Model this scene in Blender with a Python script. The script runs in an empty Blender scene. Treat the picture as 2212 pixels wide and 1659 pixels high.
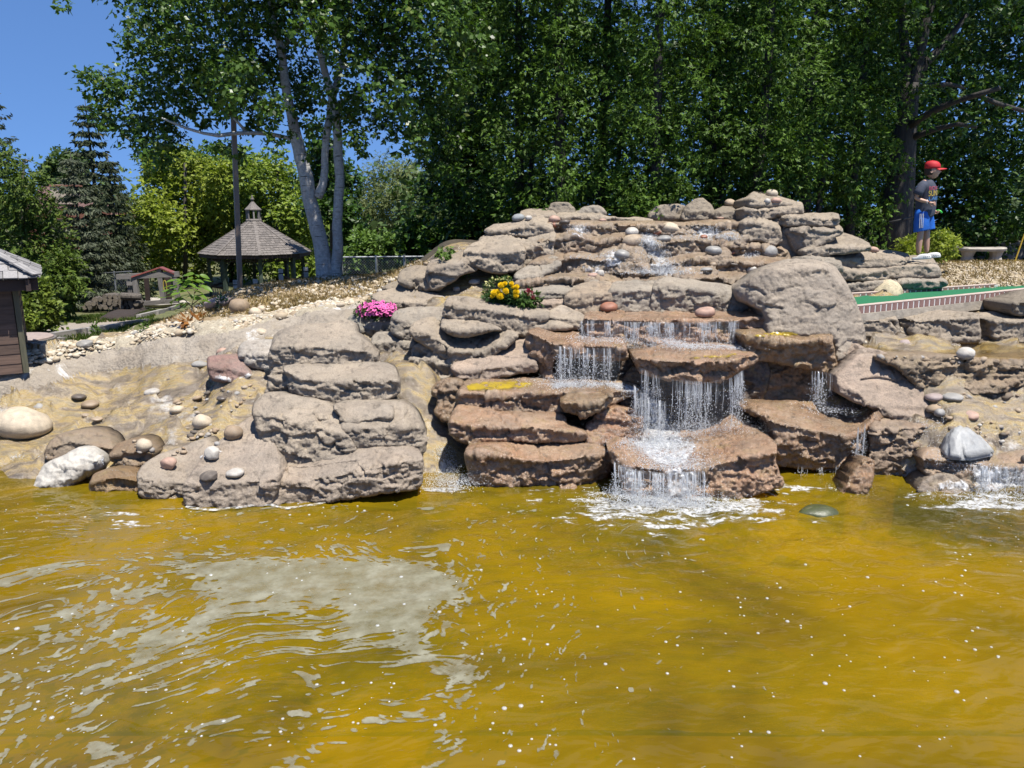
import bpy, bmesh, math, random
import numpy as np
from mathutils import Vector, Matrix
from mathutils.geometry import delaunay_2d_cdt
from mathutils.kdtree import KDTree

random.seed(4); RNG = np.random.default_rng(4)
S = bpy.context.scene
COL = S.collection

# ------------------------------------------------------------------ camera, sky, sun, exposure
EYE = 2.7                       # metres above the pond
FP, PCX, PCY = 1703.0, 1106.0, 829.5   # focal length and centre in survey units (photo 2212 wide)
PITCH = math.atan((829.5 - 445.0) / FP)
cam_d = bpy.data.cameras.new("camera"); cam = bpy.data.objects.new("camera", cam_d); COL.objects.link(cam)
cam.location = (0, 0, EYE); cam.rotation_euler = (math.pi / 2 - PITCH, 0, 0)
cam_d.sensor_width = 36; cam_d.lens = 36 * FP / 2212; cam_d.clip_end = 600; cam_d.clip_start = 0.1
S.camera = cam

SUN_EL, SUN_AZ = math.radians(67), math.radians(143)     # azimuth clockwise from +Y
world = bpy.data.worlds.new("World"); S.world = world; world.use_nodes = True
wn = world.node_tree.nodes; wl = world.node_tree.links
sky = wn.new("ShaderNodeTexSky"); sky.sky_type = 'NISHITA'; sky.sun_disc = False
sky.sun_elevation = SUN_EL; sky.sun_rotation = SUN_AZ
sky.air_density = 1.0; sky.dust_density = 0.2; sky.ozone_density = 6.0
tcw = wn.new("ShaderNodeTexCoord"); vm = wn.new("ShaderNodeVectorMath"); vm.operation = 'MULTIPLY_ADD'
vm.inputs[1].default_value = (1, 1, .85); vm.inputs[2].default_value = (0, 0, .26)     # thin dry air: little whitening towards the horizon
wl.new(tcw.outputs["Generated"], vm.inputs[0]); wl.new(vm.outputs[0], sky.inputs[0])
tint = wn.new("ShaderNodeVectorMath"); tint.operation = 'MULTIPLY'; tint.inputs[1].default_value = (.80, .95, 1.12)
wl.new(sky.outputs[0], tint.inputs[0]); wl.new(tint.outputs[0], wn["Background"].inputs[0]); wn["Background"].inputs[1].default_value = 0.085

sun_d = bpy.data.lights.new("sun", 'SUN'); sun_d.energy = 5.0; sun_d.angle = math.radians(0.53); sun_d.color = (1, .955, .88)
sun = bpy.data.objects.new("sun", sun_d); COL.objects.link(sun)
sdir = Vector((math.sin(SUN_AZ) * math.cos(SUN_EL), math.cos(SUN_AZ) * math.cos(SUN_EL), math.sin(SUN_EL)))
sun.rotation_euler = sdir.to_track_quat('Z', 'Y').to_euler()
sun.location = sdir * 40

S.view_settings.view_transform = 'Standard'; S.view_settings.look = 'None'
S.view_settings.exposure = 0.95; S.view_settings.gamma = 1.0; S.view_settings.use_curve_mapping = False
S.cycles.max_bounces = 6; S.cycles.diffuse_bounces = 3; S.cycles.glossy_bounces = 2
S.cycles.transmission_bounces = 4; S.cycles.transparent_max_bounces = 12
S.cycles.use_denoising = True; S.cycles.caustics_reflective = False; S.cycles.caustics_refractive = False
S.cycles.sample_clamp_indirect = 4.0

# ------------------------------------------------------------------ surveying helpers
CT, ST = math.cos(PITCH), math.sin(PITCH)
def ray(px, py):
    b = (PCY - np.asarray(py, float)) / FP; a = (np.asarray(px, float) - PCX) / FP
    dy = CT + b * ST
    return a / dy, (-ST + b * CT) / dy          # world x and z gained per metre of depth
def at(px, py, Y):
    kx, kz = ray(px, py); return Vector((kx * Y, Y, EYE + kz * Y))
def atz(px, py, z):
    kx, kz = ray(px, py); return at(px, py, (z - EYE) / kz)
def mpu(Y): return Y / FP                         # metres per survey unit at depth Y

# ------------------------------------------------------------------ noise
def cells(P, f, seed=0):
    """Voronoi cells: offset to the cell's own tilted plane, distance to the cell's border"""
    Q = np.asarray(P, float) * f; I = np.floor(Q).astype(np.int64); n = len(Q); b1 = np.full(n, 1e9); b2 = np.full(n, 1e9); tilt = np.zeros(n)
    for dx in (-1, 0, 1):
        for dy in (-1, 0, 1):
            for dz in (-1, 0, 1):
                i, j, k = I[:, 0] + dx, I[:, 1] + dy, I[:, 2] + dz; h = lambda s: _hash(i, j, k, seed + s)
                v = Q - np.c_[i + .15 + .7 * h(1), j + .15 + .7 * h(2), k + .15 + .7 * h(3)]; d = np.sqrt((v ** 2).sum(1))
                t = v[:, 0] * (h(4) - .5) + v[:, 1] * (h(5) - .5) + v[:, 2] * (h(6) - .5) * 1.6 + (h(7) - .5) * .5
                c = d < b1; b2 = np.where(c, b1, np.minimum(b2, d)); b1 = np.where(c, d, b1); tilt = np.where(c, t, tilt)
    return tilt / f, (b2 - b1) / f
def _hash(i, j, k, seed):
    h = (i * 374761393 + j * 668265263 + k * 2147483647 + seed * 974634777) & 0xffffffff
    h = ((h ^ (h >> 13)) * 1274126177) & 0xffffffff
    h = ((h ^ (h >> 16)) * 2246822519) & 0xffffffff
    return ((h ^ (h >> 15)) & 0xffffff) / float(0xffffff)
def vnoise(P, seed=0):
    P = np.asarray(P, float); I = np.floor(P).astype(np.int64); f = P - I
    u = f * f * f * (f * (f * 6 - 15) + 10); r = 0
    for dx in (0, 1):
        for dy in (0, 1):
            for dz in (0, 1):
                w = (u[:, 0] if dx else 1 - u[:, 0]) * (u[:, 1] if dy else 1 - u[:, 1]) * (u[:, 2] if dz else 1 - u[:, 2])
                r = r + w * _hash(I[:, 0] + dx, I[:, 1] + dy, I[:, 2] + dz, seed)
    return r * 2 - 1
def fbm(P, f=1.0, octv=3, seed=0, ridged=False):
    P = np.asarray(P, float) * f; a = 1.0; r = 0; n = 0
    for o in range(octv):
        v = vnoise(P + o * 17.3, seed + o)
        r = r + a * ((1 - 2 * np.abs(v)) if ridged else v); n += a; a *= .5; P = P * 2.03
    return r / n

# ------------------------------------------------------------------ object helpers
def tag(o, label=None, cat=None, group=None, kind=None):
    if label: o["label"] = label
    if cat: o["category"] = cat
    if group: o["group"] = group
    if kind: o["kind"] = kind
    return o
def empty(name, loc, label, cat, group=None, rz=0):
    o = bpy.data.objects.new(name, None); COL.objects.link(o); o.location = loc; o.rotation_euler = (0, 0, rz)
    o.empty_display_size = .1
    return tag(o, label, cat, group)
def mesh_np(name, V, F, smooth=False):
    """V (n,3), F list of equal-length index rows (array) or ragged list."""
    me = bpy.data.meshes.new(name); V = np.asarray(V, np.float32)
    if isinstance(F, np.ndarray):
        n, k = F.shape
        me.vertices.add(len(V)); me.vertices.foreach_set("co", V.ravel())
        me.loops.add(n * k); me.loops.foreach_set("vertex_index", F.astype(np.int32).ravel())
        me.polygons.add(n); me.polygons.foreach_set("loop_start", np.arange(0, n * k, k, dtype=np.int32))
        me.polygons.foreach_set("loop_total", np.full(n, k, np.int32))
        me.update(calc_edges=True)
    else:
        me.from_pydata(V.tolist(), [], F); me.update()
    if smooth: me.polygons.foreach_set("use_smooth", np.ones(len(me.polygons), bool))
    return me
def link(name, me, mat=None, parent=None, loc=None):
    o = bpy.data.objects.new(name, me); COL.objects.link(o)
    if mat is not None and not me.materials: me.materials.append(mat)
    if parent is not None: o.parent = parent
    if loc is not None: o.location = loc
    return o
class MB:
    """collects simple solids into one mesh"""
    def __init__(s): s.v = []; s.f = []
    def add(s, V, F):
        k = len(s.v); s.v += [tuple(v) for v in V]; s.f += [tuple(i + k for i in f) for f in F]; return s
    def box(s, c, d, rz=0, M=None):
        V = [Vector((x * d[0] / 2, y * d[1] / 2, z * d[2] / 2)) for x in (-1, 1) for y in (-1, 1) for z in (-1, 1)]
        R = M if M is not None else Matrix.Rotation(rz, 3, 'Z')
        return s.add([R @ v + Vector(c) for v in V], [(0, 1, 3, 2), (4, 6, 7, 5), (0, 4, 5, 1), (2, 3, 7, 6), (0, 2, 6, 4), (1, 5, 7, 3)])
    def tube(s, pts, rad, n=8, cap=True):
        pts = [Vector(p) for p in pts]
        if not hasattr(rad, "__len__"): rad = [rad] * len(pts)
        V = []; F = []; prev = None
        for i, p in enumerate(pts):
            d = (pts[min(i + 1, len(pts) - 1)] - pts[max(i - 1, 0)]).normalized()
            if prev is None:
                a = d.orthogonal().normalized()
            else:
                a = (prev - d * prev.dot(d)).normalized()
            prev = a; b = d.cross(a)
            for k in range(n):
                t = 2 * math.pi * k / n; V.append(p + (a * math.cos(t) + b * math.sin(t)) * rad[i])
            if i:
                for k in range(n):
                    F.append(((i - 1) * n + k, (i - 1) * n + (k + 1) % n, i * n + (k + 1) % n, i * n + k))
        if cap:
            F.append(tuple(range(n - 1, -1, -1))); F.append(tuple(range((len(pts) - 1) * n, len(pts) * n)))
        return s.add(V, F)
    def lathe(s, prof, c=(0, 0, 0), n=16, sy=1.0):
        V = []; F = []
        for i, (r, z) in enumerate(prof):
            for k in range(n):
                t = 2 * math.pi * k / n; V.append((c[0] + r * math.cos(t), c[1] + sy * r * math.sin(t), c[2] + z))
            if i:
                for k in range(n): F.append(((i - 1) * n + k, (i - 1) * n + (k + 1) % n, i * n + (k + 1) % n, i * n + k))
        F.append(tuple(range(n - 1, -1, -1))); F.append(tuple(range((len(prof) - 1) * n, len(prof) * n)))
        return s.add(V, F)
    def me(s, name, smooth=False):
        m = bpy.data.meshes.new(name); m.from_pydata([tuple(v) for v in s.v], [], s.f); m.update()
        if smooth: m.polygons.foreach_set("use_smooth", np.ones(len(m.polygons), bool))
        return m
    def obj(s, name, mat, parent=None, smooth=False): return link(name, s.me(name, smooth), mat, parent)

# ------------------------------------------------------------------ materials
ALB = .68
class N:
    """tiny node-tree helper"""
    def __init__(s, name):
        s.m = bpy.data.materials.new(name); s.m.use_nodes = True; s.t = s.m.node_tree; s.n = s.t.nodes; s.bs = s.n["Principled BSDF"]
        s.out = s.n["Material Output"]
    def __call__(s, typ, ins=None, **kw):
        nd = s.n.new("ShaderNode" + typ)
        for k, v in kw.items(): setattr(nd, k, v)
        for k, v in (ins or {}).items(): s.set(nd, k, v)
        return nd
    def set(s, nd, k, v):
        i = nd.inputs[k]
        if isinstance(v, bpy.types.NodeSocket): s.t.links.new(v, i)
        elif isinstance(v, bpy.types.Node): s.t.links.new(v.outputs[0], i)
        else: i.default_value = v
    def b(s, **kw):
        c = kw.get("Base_Color")                      # palette was mixed for a darker print; real albedos are lower
        if isinstance(c, bpy.types.NodeSocket): kw["Base_Color"] = s.mix(1., c, (ALB, ALB, ALB), 'MULTIPLY')
        elif c is not None: kw["Base_Color"] = tuple(x * ALB for x in c[:3]) + (1,)
        for k, v in kw.items(): s.set(s.bs, k.replace("_", " "), v)
    def noise(s, vec, scale, det=4, rough=.55, dist=0):
        return s("TexNoise", {"Vector": vec, "Scale": scale, "Detail": det, "Roughness": rough, "Distortion": dist}).outputs[0]
    def ramp(s, fac, stops, interp='LINEAR'):
        r = s("ValToRGB", {"Fac": fac}); r.color_ramp.interpolation = interp; e = r.color_ramp.elements
        while len(e) < len(stops): e.new(.5)
        for el, (p, c) in zip(e, stops):
            el.position = p; el.color = (*c, 1) if hasattr(c, "__len__") else (c, c, c, 1)
        return r.outputs[0]
    def mix(s, fac, a, b, blend='MIX'):
        m = s("MixRGB", blend_type=blend); s.set(m, 0, fac)
        s.set(m, 1, a if not isinstance(a, tuple) else (*a, 1)); s.set(m, 2, b if not isinstance(b, tuple) else (*b, 1)); return m.outputs[0]
    def math(s, op, a, b=0.0, clamp=False):
        m = s("Math", operation=op, use_clamp=clamp); s.set(m, 0, a); s.set(m, 1, b); return m.outputs[0]
    def bump(s, h, strength=.5, dist=.02, normal=None):
        d = {"Height": h, "Strength": strength, "Distance": dist}
        if normal is not None: d["Normal"] = normal
        return s("Bump", d).outputs[0]
    def pos(s): return s("NewGeometry").outputs["Position"]

def mat_plain(name, col, rough=.7, var=.25, scale=8, bump=.3, metal=0, spec=.4):
    m = N(name); p = m("TexCoord").outputs["Object"]
    n = m.noise(p, scale, 5); d = tuple(c * (1 - var) for c in col); l = tuple(min(1, c * (1 + var)) for c in col)
    m.b(Base_Color=m.ramp(n, [(.3, d), (.7, l)]), Roughness=rough, Metallic=metal, Specular_IOR_Level=spec)
    if bump: m.b(Normal=m.bump(m.noise(p, scale * 5, 4), bump, .01))
    return m.m

def mat_rock():
    """dry cast rock; object colour = tint, object alpha = wetness"""
    m = N("cast_rock"); g = m("NewGeometry"); p = g.outputs["Position"]; oi = m("ObjectInfo")
    wet = m.math('MULTIPLY', m.math('ADD', oi.outputs["Alpha"], m.math('MULTIPLY', m.math('SUBTRACT', m.noise(p, 2.3, 4), .5), .9)), 1.0, True)
    wet = m.math('MULTIPLY', wet, m.math('GREATER_THAN', oi.outputs["Alpha"], .02))
    big = m.noise(p, 2.2, 5, .6); med = m.noise(p, 11, 6, .65); fine = m.noise(p, 95, 4, .7)
    mp = m("Mapping", {"Vector": p, "Scale": (1, 1, 5)}); strata = m.noise(mp.outputs[0], 3.5, 5, .6, .6)
    c = m.mix(m.ramp(big, [(.35, 0.), (.68, 1.)]), (.80, .775, .74), (1.10, 1.03, .94))
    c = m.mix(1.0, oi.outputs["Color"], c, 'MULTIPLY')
    c = m.mix(m.ramp(strata, [(.42, 0.), (.62, .38)]), c, (.26, .21, .165))
    c = m.mix(m.ramp(med, [(.33, .6), (.46, 0.)]), c, (.12, .10, .08))
    c = m.mix(m.ramp(fine, [(.36, .55), (.54, 0.)]), c, (.20, .17, .135))
    c = m.mix(m.ramp(fine, [(.6, 0.), (.72, .3)]), c, (.62, .56, .47))
    lich = m.noise(p, 1.1, 3); c = m.mix(m.ramp(lich, [(.6, 0.), (.78, .35)]), c, (.52, .50, .46))
    # wet stone: darker, redder, mineral ochre blotches
    rust = m.mix(m.ramp(m.noise(p, 4.2, 5, .65), [(.4, 0.), (.66, 1.)]), (.90, .81, .71), (.88, .68, .53))
    wc = m.mix(1.0, c, rust, 'MULTIPLY')
    och = m.ramp(m.noise(p, 6.5, 4, .6), [(.56, 0.), (.72, .55)])
    wc = m.mix(och, wc, (.34, .24, .08))
    col = m.mix(wet, c, wc)
    rough = m.math('SUBTRACT', .88, m.math('MULTIPLY', wet, .70))
    vor = m("TexVoronoi", {"Vector": m.mix(.06, p, m("TexNoise", {"Vector": p, "Scale": 9.0}).outputs["Color"]), "Scale": 24.0}, feature='F1').outputs["Distance"]
    h = m.math('ADD', m.math('MULTIPLY', fine, .35), m.math('MULTIPLY', med, .9)); h = m.math('ADD', h, m.math('MULTIPLY', vor, .28))
    nb = m.bump(h, .75, .04); nb = m.bump(m.noise(p, 210, 3, .7), .75, .007, nb)
    m.b(Base_Color=col, Roughness=rough, Specular_IOR_Level=m.math('ADD', .25, m.math('MULTIPLY', wet, .35)), Normal=nb)
    return m.m

def mat_algae():
    """slab top with yellow algae where water stands"""
    m = N("algae_rock"); p = m.pos()
    n = m.noise(p, 5, 5, .6); f = m.noise(p, 70, 4, .7)
    c = m.mix(m.ramp(n, [(.36, 0.), (.55, 1.)]), (.30, .22, .15), (.48, .33, .035))
    c = m.mix(m.ramp(f, [(.35, .5), (.6, 0.)]), c, (.20, .14, .05))
    m.b(Base_Color=c, Roughness=.22, Specular_IOR_Level=.6, Normal=m.bump(m.noise(p, 60, 4), .5, .01)); return m.m

def mat_cobble():
    m = N("river_stone"); tc = m("TexCoord").outputs["Object"]; oi = m("ObjectInfo"); p = m.pos()
    n = m.noise(p, 14, 5, .6); f = m.noise(p, 120, 3, .7); v = m.noise(p, 5, 4, .6, 1.5)
    c = m.mix(m.ramp(n, [(.3, .0), (.7, 1.)]), (.72, .70, .68), (1.18, 1.12, 1.05)); c = m.mix(1., oi.outputs["Color"], c, 'MULTIPLY')
    c = m.mix(m.ramp(v, [(.58, 0.), (.66, .35)]), c, (.30, .25, .19)); c = m.mix(m.ramp(f, [(.34, .45), (.5, 0.)]), c, (.18, .16, .14))
    w = oi.outputs["Alpha"]
    m.b(Base_Color=c, Roughness=m.math('SUBTRACT', .75, m.math('MULTIPLY', w, .5)), Normal=m.bump(m.math('ADD', n, m.math('MULTIPLY', f, .4)), .35, .02)); return m.m

def mat_leaf(name, dark, light, rough=.42, trans=.28, spec=.45, yellow=None):
    m = N(name); g = m("NewGeometry"); r = g.outputs["Random Per Island"]
    stops = [(0., dark), (.75, light)]
    if yellow: stops = [(0., dark), (.6, light), (.93, light), (1., yellow)]
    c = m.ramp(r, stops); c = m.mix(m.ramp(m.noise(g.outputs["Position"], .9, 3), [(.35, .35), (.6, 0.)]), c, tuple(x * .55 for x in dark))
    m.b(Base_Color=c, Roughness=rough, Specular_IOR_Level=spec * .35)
    tr = m("BsdfTranslucent", {"Color": m.mix(1., c, (1.1, 1.25, .42), 'MULTIPLY')})
    mx = m("MixShader", {0: trans * .75, 1: m.bs.outputs[0], 2: tr.outputs[0]}); m.set(m.out, "Surface", mx.outputs[0]); return m.m

def mat_bark(name, a, b, sc=(6, 6, 1.2), bands=None):
    m = N(name); p = m.pos(); mp = m("Mapping", {"Vector": p, "Scale": sc}).outputs[0]
    n = m.noise(mp, 5, 6, .65); c = m.ramp(n, [(.35, a), (.65, b)])
    if bands:
        mp2 = m("Mapping", {"Vector": p, "Scale": (2.2, 2.2, 16)}).outputs[0]
        k = m.noise(mp2, 2.0, 3, .6); c = m.mix(m.ramp(k, [(.60, 0.), (.66, .85)]), c, bands)
        q = m.noise(p, 2.2, 5, .7); c = m.mix(m.ramp(q, [(.56, 0.), (.68, .6)]), c, (.33, .27, .23))
    m.b(Base_Color=c, Roughness=.85, Normal=m.bump(n, .7, .03)); return m.m

def mat_wood(name, a, b, axis_scale=(3, 30, 30), rough=.8):
    m = N(name); p = m("TexCoord").outputs["Object"]; oi = m("ObjectInfo").outputs["Random"]
    mp = m("Mapping", {"Vector": p, "Scale": axis_scale}).outputs[0]
    n = m.noise(mp, 2.0, 5, .6, .4); c = m.ramp(n, [(.3, a), (.7, b)])
    c = m.mix(1., c, m.ramp(oi, [(0., .72), (1., 1.22)]), 'MULTIPLY')
    m.b(Base_Color=c, Roughness=rough, Normal=m.bump(n, .4, .006)); return m.m

ROCK = mat_rock(); ALGAE = mat_algae(); STONE = mat_cobble()
# ------------------------------------------------------------------ terrain (height field through surveyed points)
def _spts():
    P = []
    def a(px, py, Y): P.append(tuple(at(px, py, Y)))
    def z(px, py, zz): P.append(tuple(atz(px, py, zz)))
    def w(x, y, zz): P.append((x, y, zz))
    for x in (-9, -6, -3, 0, 3, 6, 9):
        for y in (0, 2.5, 5): w(x, y, -.55)
    for px, py in ((-200, 1010), (-30, 1005), (60, 1035), (200, 1035), (310, 1040)): z(px, py, 0.0)
    for px, py in ((0, 1150), (200, 1150), (420, 1230), (700, 1220), (950, 1150), (1250, 1130), (1500, 1170), (1750, 1140), (2000, 1130), (2250, 1150)): z(px, py, -.42)
    for px, py in ((340, 1092), (480, 1118), (620, 1118), (760, 1104), (870, 1088)): z(px, py, -.09)
    z(20, 960, .10); z(120, 935, .15); z(280, 950, .16); z(420, 960, .26); z(300, 900, .38); z(150, 880, .36); z(-100, 920, .3)
    z(420, 880, .5); z(520, 860, .62); z(300, 850, .5); z(450, 830, .65); z(560, 800, .85); z(0, 862, .45); z(100, 838, .56)
    z(200, 805, .64); z(300, 792, .7); z(450, 778, .85); z(600, 725, 1.1); z(500, 762, 1.0); z(-150, 880, .45)
    z(0, 800, .76); z(100, 783, .80); z(200, 766, .85); z(300, 741, 1.0); z(400, 721, 1.09); z(450, 721, 1.12); z(600, 690, 1.25); z(700, 672, 1.32); z(780, 655, 1.40); z(-150, 830, .7)
    z(740, 720, 1.15); z(800, 735, 1.1); z(850, 790, .92); z(900, 820, .82)
    z(60, 760, .80); z(200, 738, .84); z(400, 705, 1.02); z(330, 712, .9); z(560, 683, 1.18); z(440, 695, 1.0)
    for px, py, Y in ((600, 640, 12.4), (520, 628, 13.0), (450, 650, 13.0), (650, 620, 13.6), (710, 598, 14.4), (800, 600, 13.6), (880, 590, 13.6), (760, 625, 12.2), (850, 600, 15), (560, 618, 14.3)): a(px, py, Y)
    # garden falling away to the left rear
    w(-6.2, 13, .58); w(-9, 13, .5); w(-9, 17, .1); w(-6.5, 17, .2); w(-5, 18, .25); w(-9, 22, -.25); w(-14, 22, -.3); w(-12, 28, -.85); w(-18, 30, -.9); w(-6, 24, -.2)
    for x in (-26, -14, -4, 4): w(x, 37, -1.3)
    for x in (-60, -30, 0, 30, 60): w(x, 75, -1.2); w(x, 130, -.5)
    for x in (-60, -25): w(x, 12, .3)
    w(-3, 19, .9); w(-1, 22, .6); w(2, 24, .9); w(-20, 45, -1.4); w(-10, 45, -1.4)
    # core under the rockwork
    w(2.9, 7.3, -.55); w(3.4, 7.4, -.55); w(3.1, 7.8, -.35); w(2.6, 7.7, -.3)
    for x in (-1.8, -.6, .7, 1.8): w(x, 7.4, -.25); w(x, 8.1, .1); w(x, 9.0, .5); w(x, 9.7, .9)
    for x in (-1.0, .3, 1.5, 2.8): w(x, 10.2, 1.35); w(x, 10.9, 1.6); w(x, 11.6, 1.95); w(x, 12.2, 2.2)
    w(-1.7, 10.3, 1.2); w(-1.0, 9.6, 1.0); w(-1.4, 9.2, .95); w(-1.3, 11.5, 1.6); w(-2.0, 11.6, 1.35); w(-.9, 12.6, 2.0)
    for x in (-.5, 1.5, 3.5): w(x, 14, 2.15); w(x, 17, 2.0); w(x, 22, 1.6)
    w(-1.7, 14.5, 1.7)
    # right-hand side: pool, green, gravel slope
    w(3.3, 8.7, .42); w(3.0, 9.0, .45); w(3.5, 8.2, .3); w(4.0, 8.05, .35); w(3.6, 9.1, .85); w(4.6, 8.6, 1.04); w(5.8, 8.6, 1.04); w(3.9, 9.2, 1.05); w(5.5, 9.2, 1.05); w(4.7, 8.3, 1.0); w(5.6, 8.3, 1.0); w(3.4, 7.8, .1)
    z(1960, 850, .72); z(2120, 845, .75); z(2250, 850, .75); z(2040, 890, .62); z(2150, 905, .55); z(2010, 960, .35); z(2180, 955, .36); z(2060, 1010, .18); z(2240, 960, .36)
    z(2200, 985, .22); z(1980, 1035, 0); z(2100, 1062, -.02); z(2250, 1050, -.02)
    for x in (4, 5.5, 7.5): w(x, 10.2, 1.42); w(x, 11.4, 1.62)
    for x in (5.7, 7, 9): w(x, 12.2, 1.72); w(x, 13.5, 1.74); w(x, 16, 1.6); w(x, 22, 1.2)
    w(12, 9, 1.3); w(12, 7, 0); w(4.6, 13, 1.75); w(4.2, 15, 1.8); w(20, 30, .8)
    return np.array(P)
TP = _spts()
def _rbf():
    n = len(TP); X = TP[:, :2]; D = np.sqrt(((X[:, None] - X[None]) ** 2).sum(-1) + .04)
    A = np.zeros((n + 3, n + 3)); A[:n, :n] = D - np.eye(n) * .02
    A[:n, n] = A[n, :n] = 1; A[:n, n + 1:] = X; A[n + 1:, :n] = X.T
    return np.linalg.solve(A, np.r_[TP[:, 2], 0, 0, 0])
TW = _rbf()
def terr(x, y):
    x = np.atleast_1d(np.asarray(x, float)); y = np.atleast_1d(np.asarray(y, float)); out = np.empty(len(x))
    for s in range(0, len(x), 20000):
        q = np.c_[x[s:s + 20000], y[s:s + 20000]]
        D = np.sqrt(((q[:, None] - TP[None, :, :2]) ** 2).sum(-1) + .04)
        out[s:s + 20000] = D @ TW[:-3] + TW[-3] + q @ TW[-2:]
    P = np.c_[x, y, np.zeros(len(x))]
    far = np.clip((y - 12.5) / 6, 0, 1)
    return out + (1 - far) * (.035 * fbm(P, 1.3, 4, 3) + .018 * fbm(P, 6, 3, 9)) + far * .03 * fbm(P, .5, 2, 5)
_YS = np.concatenate([np.linspace(4, 16, 500), np.linspace(16.05, 90, 500)])
def ground(px, py):
    kx, kz = ray(px, py); d = EYE + kz * _YS - terr(kx * _YS, _YS)
    i = np.argmax(d < 0)
    if d[i] >= 0: return at(px, py, 60.)
    t = d[i - 1] / (d[i - 1] - d[i]) if i else 0
    return at(px, py, _YS[i - 1] + t * (_YS[i] - _YS[i - 1]) if i else _YS[0])
def tz(x, y): return float(terr(x, y)[0])
def project(V):
    V = np.asarray(V, float); x, y, z = V[:, 0], V[:, 1], V[:, 2] - EYE
    f = y * CT - z * ST; u = y * ST + z * CT; f = np.maximum(f, .01)
    return np.c_[PCX + FP * x / f, PCY - FP * u / f]
def inpoly(P, poly):
    P = np.asarray(P, float); poly = np.asarray(poly, float); r = np.zeros(len(P), bool); j = len(poly) - 1
    for i in range(len(poly)):
        xi, yi = poly[i]; xj, yj = poly[j]
        c = ((yi > P[:, 1]) != (yj > P[:, 1]))
        with np.errstate(divide='ignore', invalid='ignore'):
            r ^= c & (P[:, 0] < (xj - xi) * (P[:, 1] - yi) / (yj - yi + 1e-12) + xi)
        j = i
    return r
def polydist(P, poly, closed=True):
    P = np.asarray(P, float); A = np.asarray(poly, float); B = np.roll(A, -1, 0) if closed else A[1:]; A = A if closed else A[:-1]
    best = np.full(len(P), 1e9)
    for a, b in zip(A, B):
        d = b - a; t = np.clip(((P - a) @ d) / (d @ d + 1e-12), 0, 1)
        best = np.minimum(best, np.hypot(*(P - a - t[:, None] * d).T))
    return best

BANK = [(-300, 905), (0, 852), (100, 832), (200, 803), (300, 792), (450, 777), (530, 742), (600, 722), (700, 703), (760, 690), (785, 655), (700, 668), (600, 690), (520, 712), (450, 722), (400, 720), (300, 742), (200, 766), (100, 783), (0, 797), (-300, 835)]
GRAVEL = [(-300, 835), (0, 797), (100, 783), (200, 766), (300, 742), (400, 720), (450, 722), (520, 712), (600, 690), (700, 668), (785, 655), (790, 645), (700, 652), (560, 682), (440, 694), (420, 684), (330, 706), (210, 735), (115, 745), (60, 757), (-300, 800)]
COVER = [(330, 706), (420, 684), (440, 694), (560, 682), (700, 652), (790, 645), (860, 625), (940, 600), (960, 565), (740, 560), (560, 590), (500, 600), (450, 615), (438, 650), (380, 668), (345, 690)]
PATHP = [(-50, 730), (60, 737), (115, 733), (210, 722), (330, 696), (300, 688), (345, 676), (420, 655), (440, 645), (360, 655), (300, 682), (170, 697), (-50, 717)]
SLOPE_R = [(2028, 548), (2500, 545), (2500, 640), (2040, 628)]

def m_stream():
    m = N("stream_bed"); p = m.pos(); mp = m("Mapping", {"Vector": p, "Rotation": (0, 0, math.radians(18)), "Scale": (.8, 3.2, 2)}).outputs[0]
    n = m.noise(mp, 2.4, 6, .62, .4); f = m.noise(p, 80, 4, .7); g = m.noise(p, 3.0, 5, .6)
    c = m.ramp(n, [(.30, (.12, .095, .07)), (.42, (.23, .18, .125)), (.48, (.34, .265, .17)), (.55, (.43, .31, .12)), (.61, (.34, .27, .16)), (.74, (.19, .15, .115))])
    c = m.mix(m.ramp(g, [(.54, 0.), (.66, .85)]), c, (.25, .205, .16))
    c = m.mix(m.ramp(m.noise(p, 1.6, 6, .7), [(.60, 0.), (.70, .8)]), c, (.66, .64, .61))
    c = m.mix(m.ramp(f, [(.34, .6), (.52, 0.)]), c, (.10, .08, .05))
    bp = m.bump(m.math('ADD', m.noise(mp, 12, 5, .6), m.math('MULTIPLY', f, .5)), .6, .03)
    m.b(Base_Color=c, Roughness=m.ramp(n, [(.35, .14), (.7, .36)]), Specular_IOR_Level=.55, Normal=m.bump(m.noise(p, 190, 2), .5, .006, bp)); return m.m
def m_bank():
    m = N("bank_concrete"); p = m.pos(); n = m.noise(p, 2.6, 5, .6); f = m.noise(p, 100, 4, .7); q = m.noise(p, 13, 6, .7)
    c = m.ramp(n, [(.3, (.34, .285, .22)), (.7, (.46, .40, .325))]); c = m.mix(m.ramp(q, [(.33, .6), (.46, 0.)]), c, (.15, .125, .10))
    c = m.mix(m.ramp(m.noise(p, 1.25, 6, .72, .8), [(.60, 0.), (.68, .9)]), c, (.80, .79, .77)); c = m.mix(m.ramp(f, [(.35, .5), (.52, 0.)]), c, (.2, .17, .13))
    v = m("TexVoronoi", {"Vector": p, "Scale": 26.0}).outputs["Distance"]
    m.b(Base_Color=c, Roughness=.9, Normal=m.bump(m.math('ADD', q, m.math('ADD', m.math('MULTIPLY', v, .4), m.math('MULTIPLY', f, .3))), .8, .04)); return m.m
def m_ground(name, stops, sc, fine, rough=.95):
    m = N(name); p = m.pos(); n = m.noise(p, sc, 6, .65); f = m.noise(p, fine, 4, .7)
    c = m.ramp(n, stops); c = m.mix(m.ramp(f, [(.35, .65), (.58, 0.)]), c, tuple(x * .45 for x in stops[0][1]))
    m.b(Base_Color=c, Roughness=rough, Normal=m.bump(f, .6, .02)); return m.m
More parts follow.
